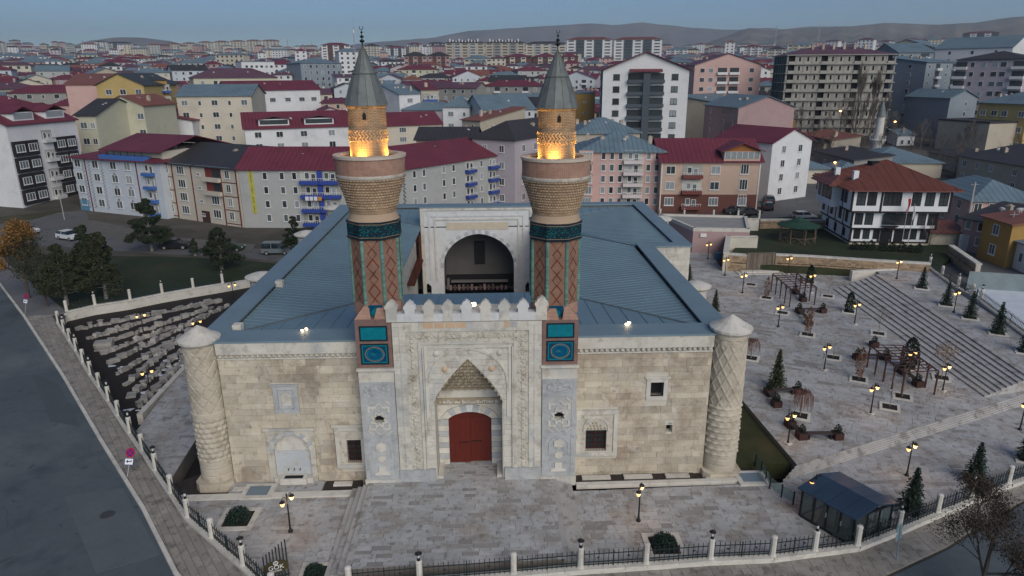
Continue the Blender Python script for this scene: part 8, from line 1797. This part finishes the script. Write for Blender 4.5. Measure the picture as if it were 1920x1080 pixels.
car('white hatchback in the road beside the lawn pines', G(130,449,.03), -0.45, (0.6,0.62,0.64)); car('white car half hidden behind the orange autumn tree', G(50,438,.03), -0.3, (0.55,0.57,0.6)); car('black saloon parked behind the tall pine', G(330,466,.03), 0.05, (0.012,0.012,0.015), 'sedan', 4.6); car('dark green car hidden behind the round pine', G(432,470,.03), 0.0, (0.02,0.05,0.03))
car('grey van parked by the left roof edge', G(520,476,.03), 0.0, (0.14,0.17,0.19), 'van', 4.4, 'parked_van', 'van'); car('white hatchback beside the corner apartment block', G(132,352,.03), 0.15, (0.6,0.6,0.62)); car('dark teal estate car at the left edge', G(22,353,.03), 0.15, (0.02,0.035,0.045), 'hatch', 4.8)
car('dark blue car behind the black one in the back street', G(1441,380,ZR+.02), 1.35, (0.02,0.04,0.055)); car('black car nearest the garden wall in the back street', G(1438,393,ZR+.02), 1.35, (0.015,0.017,0.02)); car('dark grey car behind the stone posts of the annex', G(1378,400,ZR+.02), 0.05, (0.04,0.05,0.06), 'sedan'); car('dark car with red tail lights by the end stone post', G(1405,403,ZR+.02), 0.0, (0.05,0.045,0.05), 'sedan'); car('white car behind the garden wall near the small tiled gateway', G(1506,412,ZR+.02), 0.1, (0.55,0.57,0.6))
cc = [(0.6,0.6,0.62),(0.05,0.06,0.08),(0.25,0.35,0.42),(0.03,0.03,0.035),(0.4,0.4,0.42),(0.2,0.03,0.03)]; pk_ = [(1662,214),(1674,217),(1688,221),(1700,224),(1716,220),(1729,218),(1744,222),(1732,229),(1712,230),(1755,227),(1695,214),(1720,213),(1748,232),(1676,243)]
for j, (a, b) in enumerate(sorted(pk_)): car('%s car in the car park below the slabs, %s' % (['white','dark blue','light blue','black','silver','dark red'][j % 6], nth(j)), GT(a, b)+Vector((0,0,.02)), 0.3+0.9*(j % 3), cc[j % 6])
# garden shrubs along the wall and before the mansion, waste bin, glasshouse sheets
for j, px_ in enumerate((1602,1618,1632,1655,1672,1690,1706,1722)):
    p = G(px_, 468+0.05*(px_-1600), 1.5); t = thing('garden_shrub', 'dark bare shrub before the mansion, %s' % nth(j), 'shrub', p, group='shrubs before the mansion'); link('foliage', PL, t); t.scale = (2.2,2.2,1.8+0.3*(j % 3))
ft = thing('sheet_fence', 'grey corrugated sheet fence around the snowy yard at the right', 'fence', G(1812,540,ZR)); a, b = G(1812,540,ZR), G(1985,552,ZR); L_ = (b-a).length; CS = mat('corrugated_sheet', (0.30,0.36,0.37), rough=0.45, metal=0.3, var=0.15)
for k in range(22):
    mb = MB(); x0_ = k*L_/22
    for j in range(3): mb.box(x0_+j*L_/66, x0_+(j+.5)*L_/66, -0.03, 0, 0, 2.1).box(x0_+(j+.5)*L_/66, x0_+(j+1)*L_/66-0.004, 0.0, 0.03, 0, 2.1)
    mb.build('sheet', CS, ft, (0,0,0), atan2((b-a).y,(b-a).x))
a = G(1795,470,ZR); b = G(1835,480,ZR); ey = thing('end_wall', 'pale end wall of the garden wall beside the sheet fence', 'wall', a, -0.4); MB().box(0,4.5,0,0.5,0,2.4).build('wall', PALE, ey)
fence('dark iron railing with stone posts along the upper terrace at the right', [tuple(G(x, y, ZU)[:2]) for x, y in [(1742,502),(1765,520),(1795,541),(1822,556),(1838,566),(1960,660)]], ZU, 0.28, zt=0.2, npk=150)
rubble('garden wall running down to the street right of the mansion', [tuple(G(x, y, 3.2)[:2]) for x, y in [(1832,490),(1780,455)]][::-1], 0.9, 2.9, 9, 0)
bn = thing('wheeled_bin', 'small blue wheeled bin against the rubble wall', 'bin', G(1346,487,ZP)); MB().box(-.4,.4,-.35,.35,.12,.95).build('body', mat('bin_blue', (0.04,0.16,0.26)), bn); MB().box(-.43,.43,-.38,.38,.95,1.03).build('lid', mat('bin_blue', (0.04,0.16,0.26)), bn)
# ------------------------------------------------------------------ evening haze
HB = bpy.data.materials.new('haze'); HB.use_nodes = True; hn = HB.node_tree; hn.nodes.clear(); ho = hn.nodes.new('ShaderNodeOutputMaterial'); pv2 = hn.nodes.new('ShaderNodeVolumePrincipled')
pv2.inputs['Color'].default_value = (0.78,0.90,1.0,1); pv2.inputs['Density'].default_value = 0.00015; pv2.inputs['Anisotropy'].default_value = 0.2; hn.links.new(pv2.outputs[0], ho.inputs['Volume'])
hz_ = MB().box(-8200, 8200, -400, 8200, -6, 540).build('haze', HB, fix=True); stuff(hz_)
S.cycles.volume_step_rate = 10
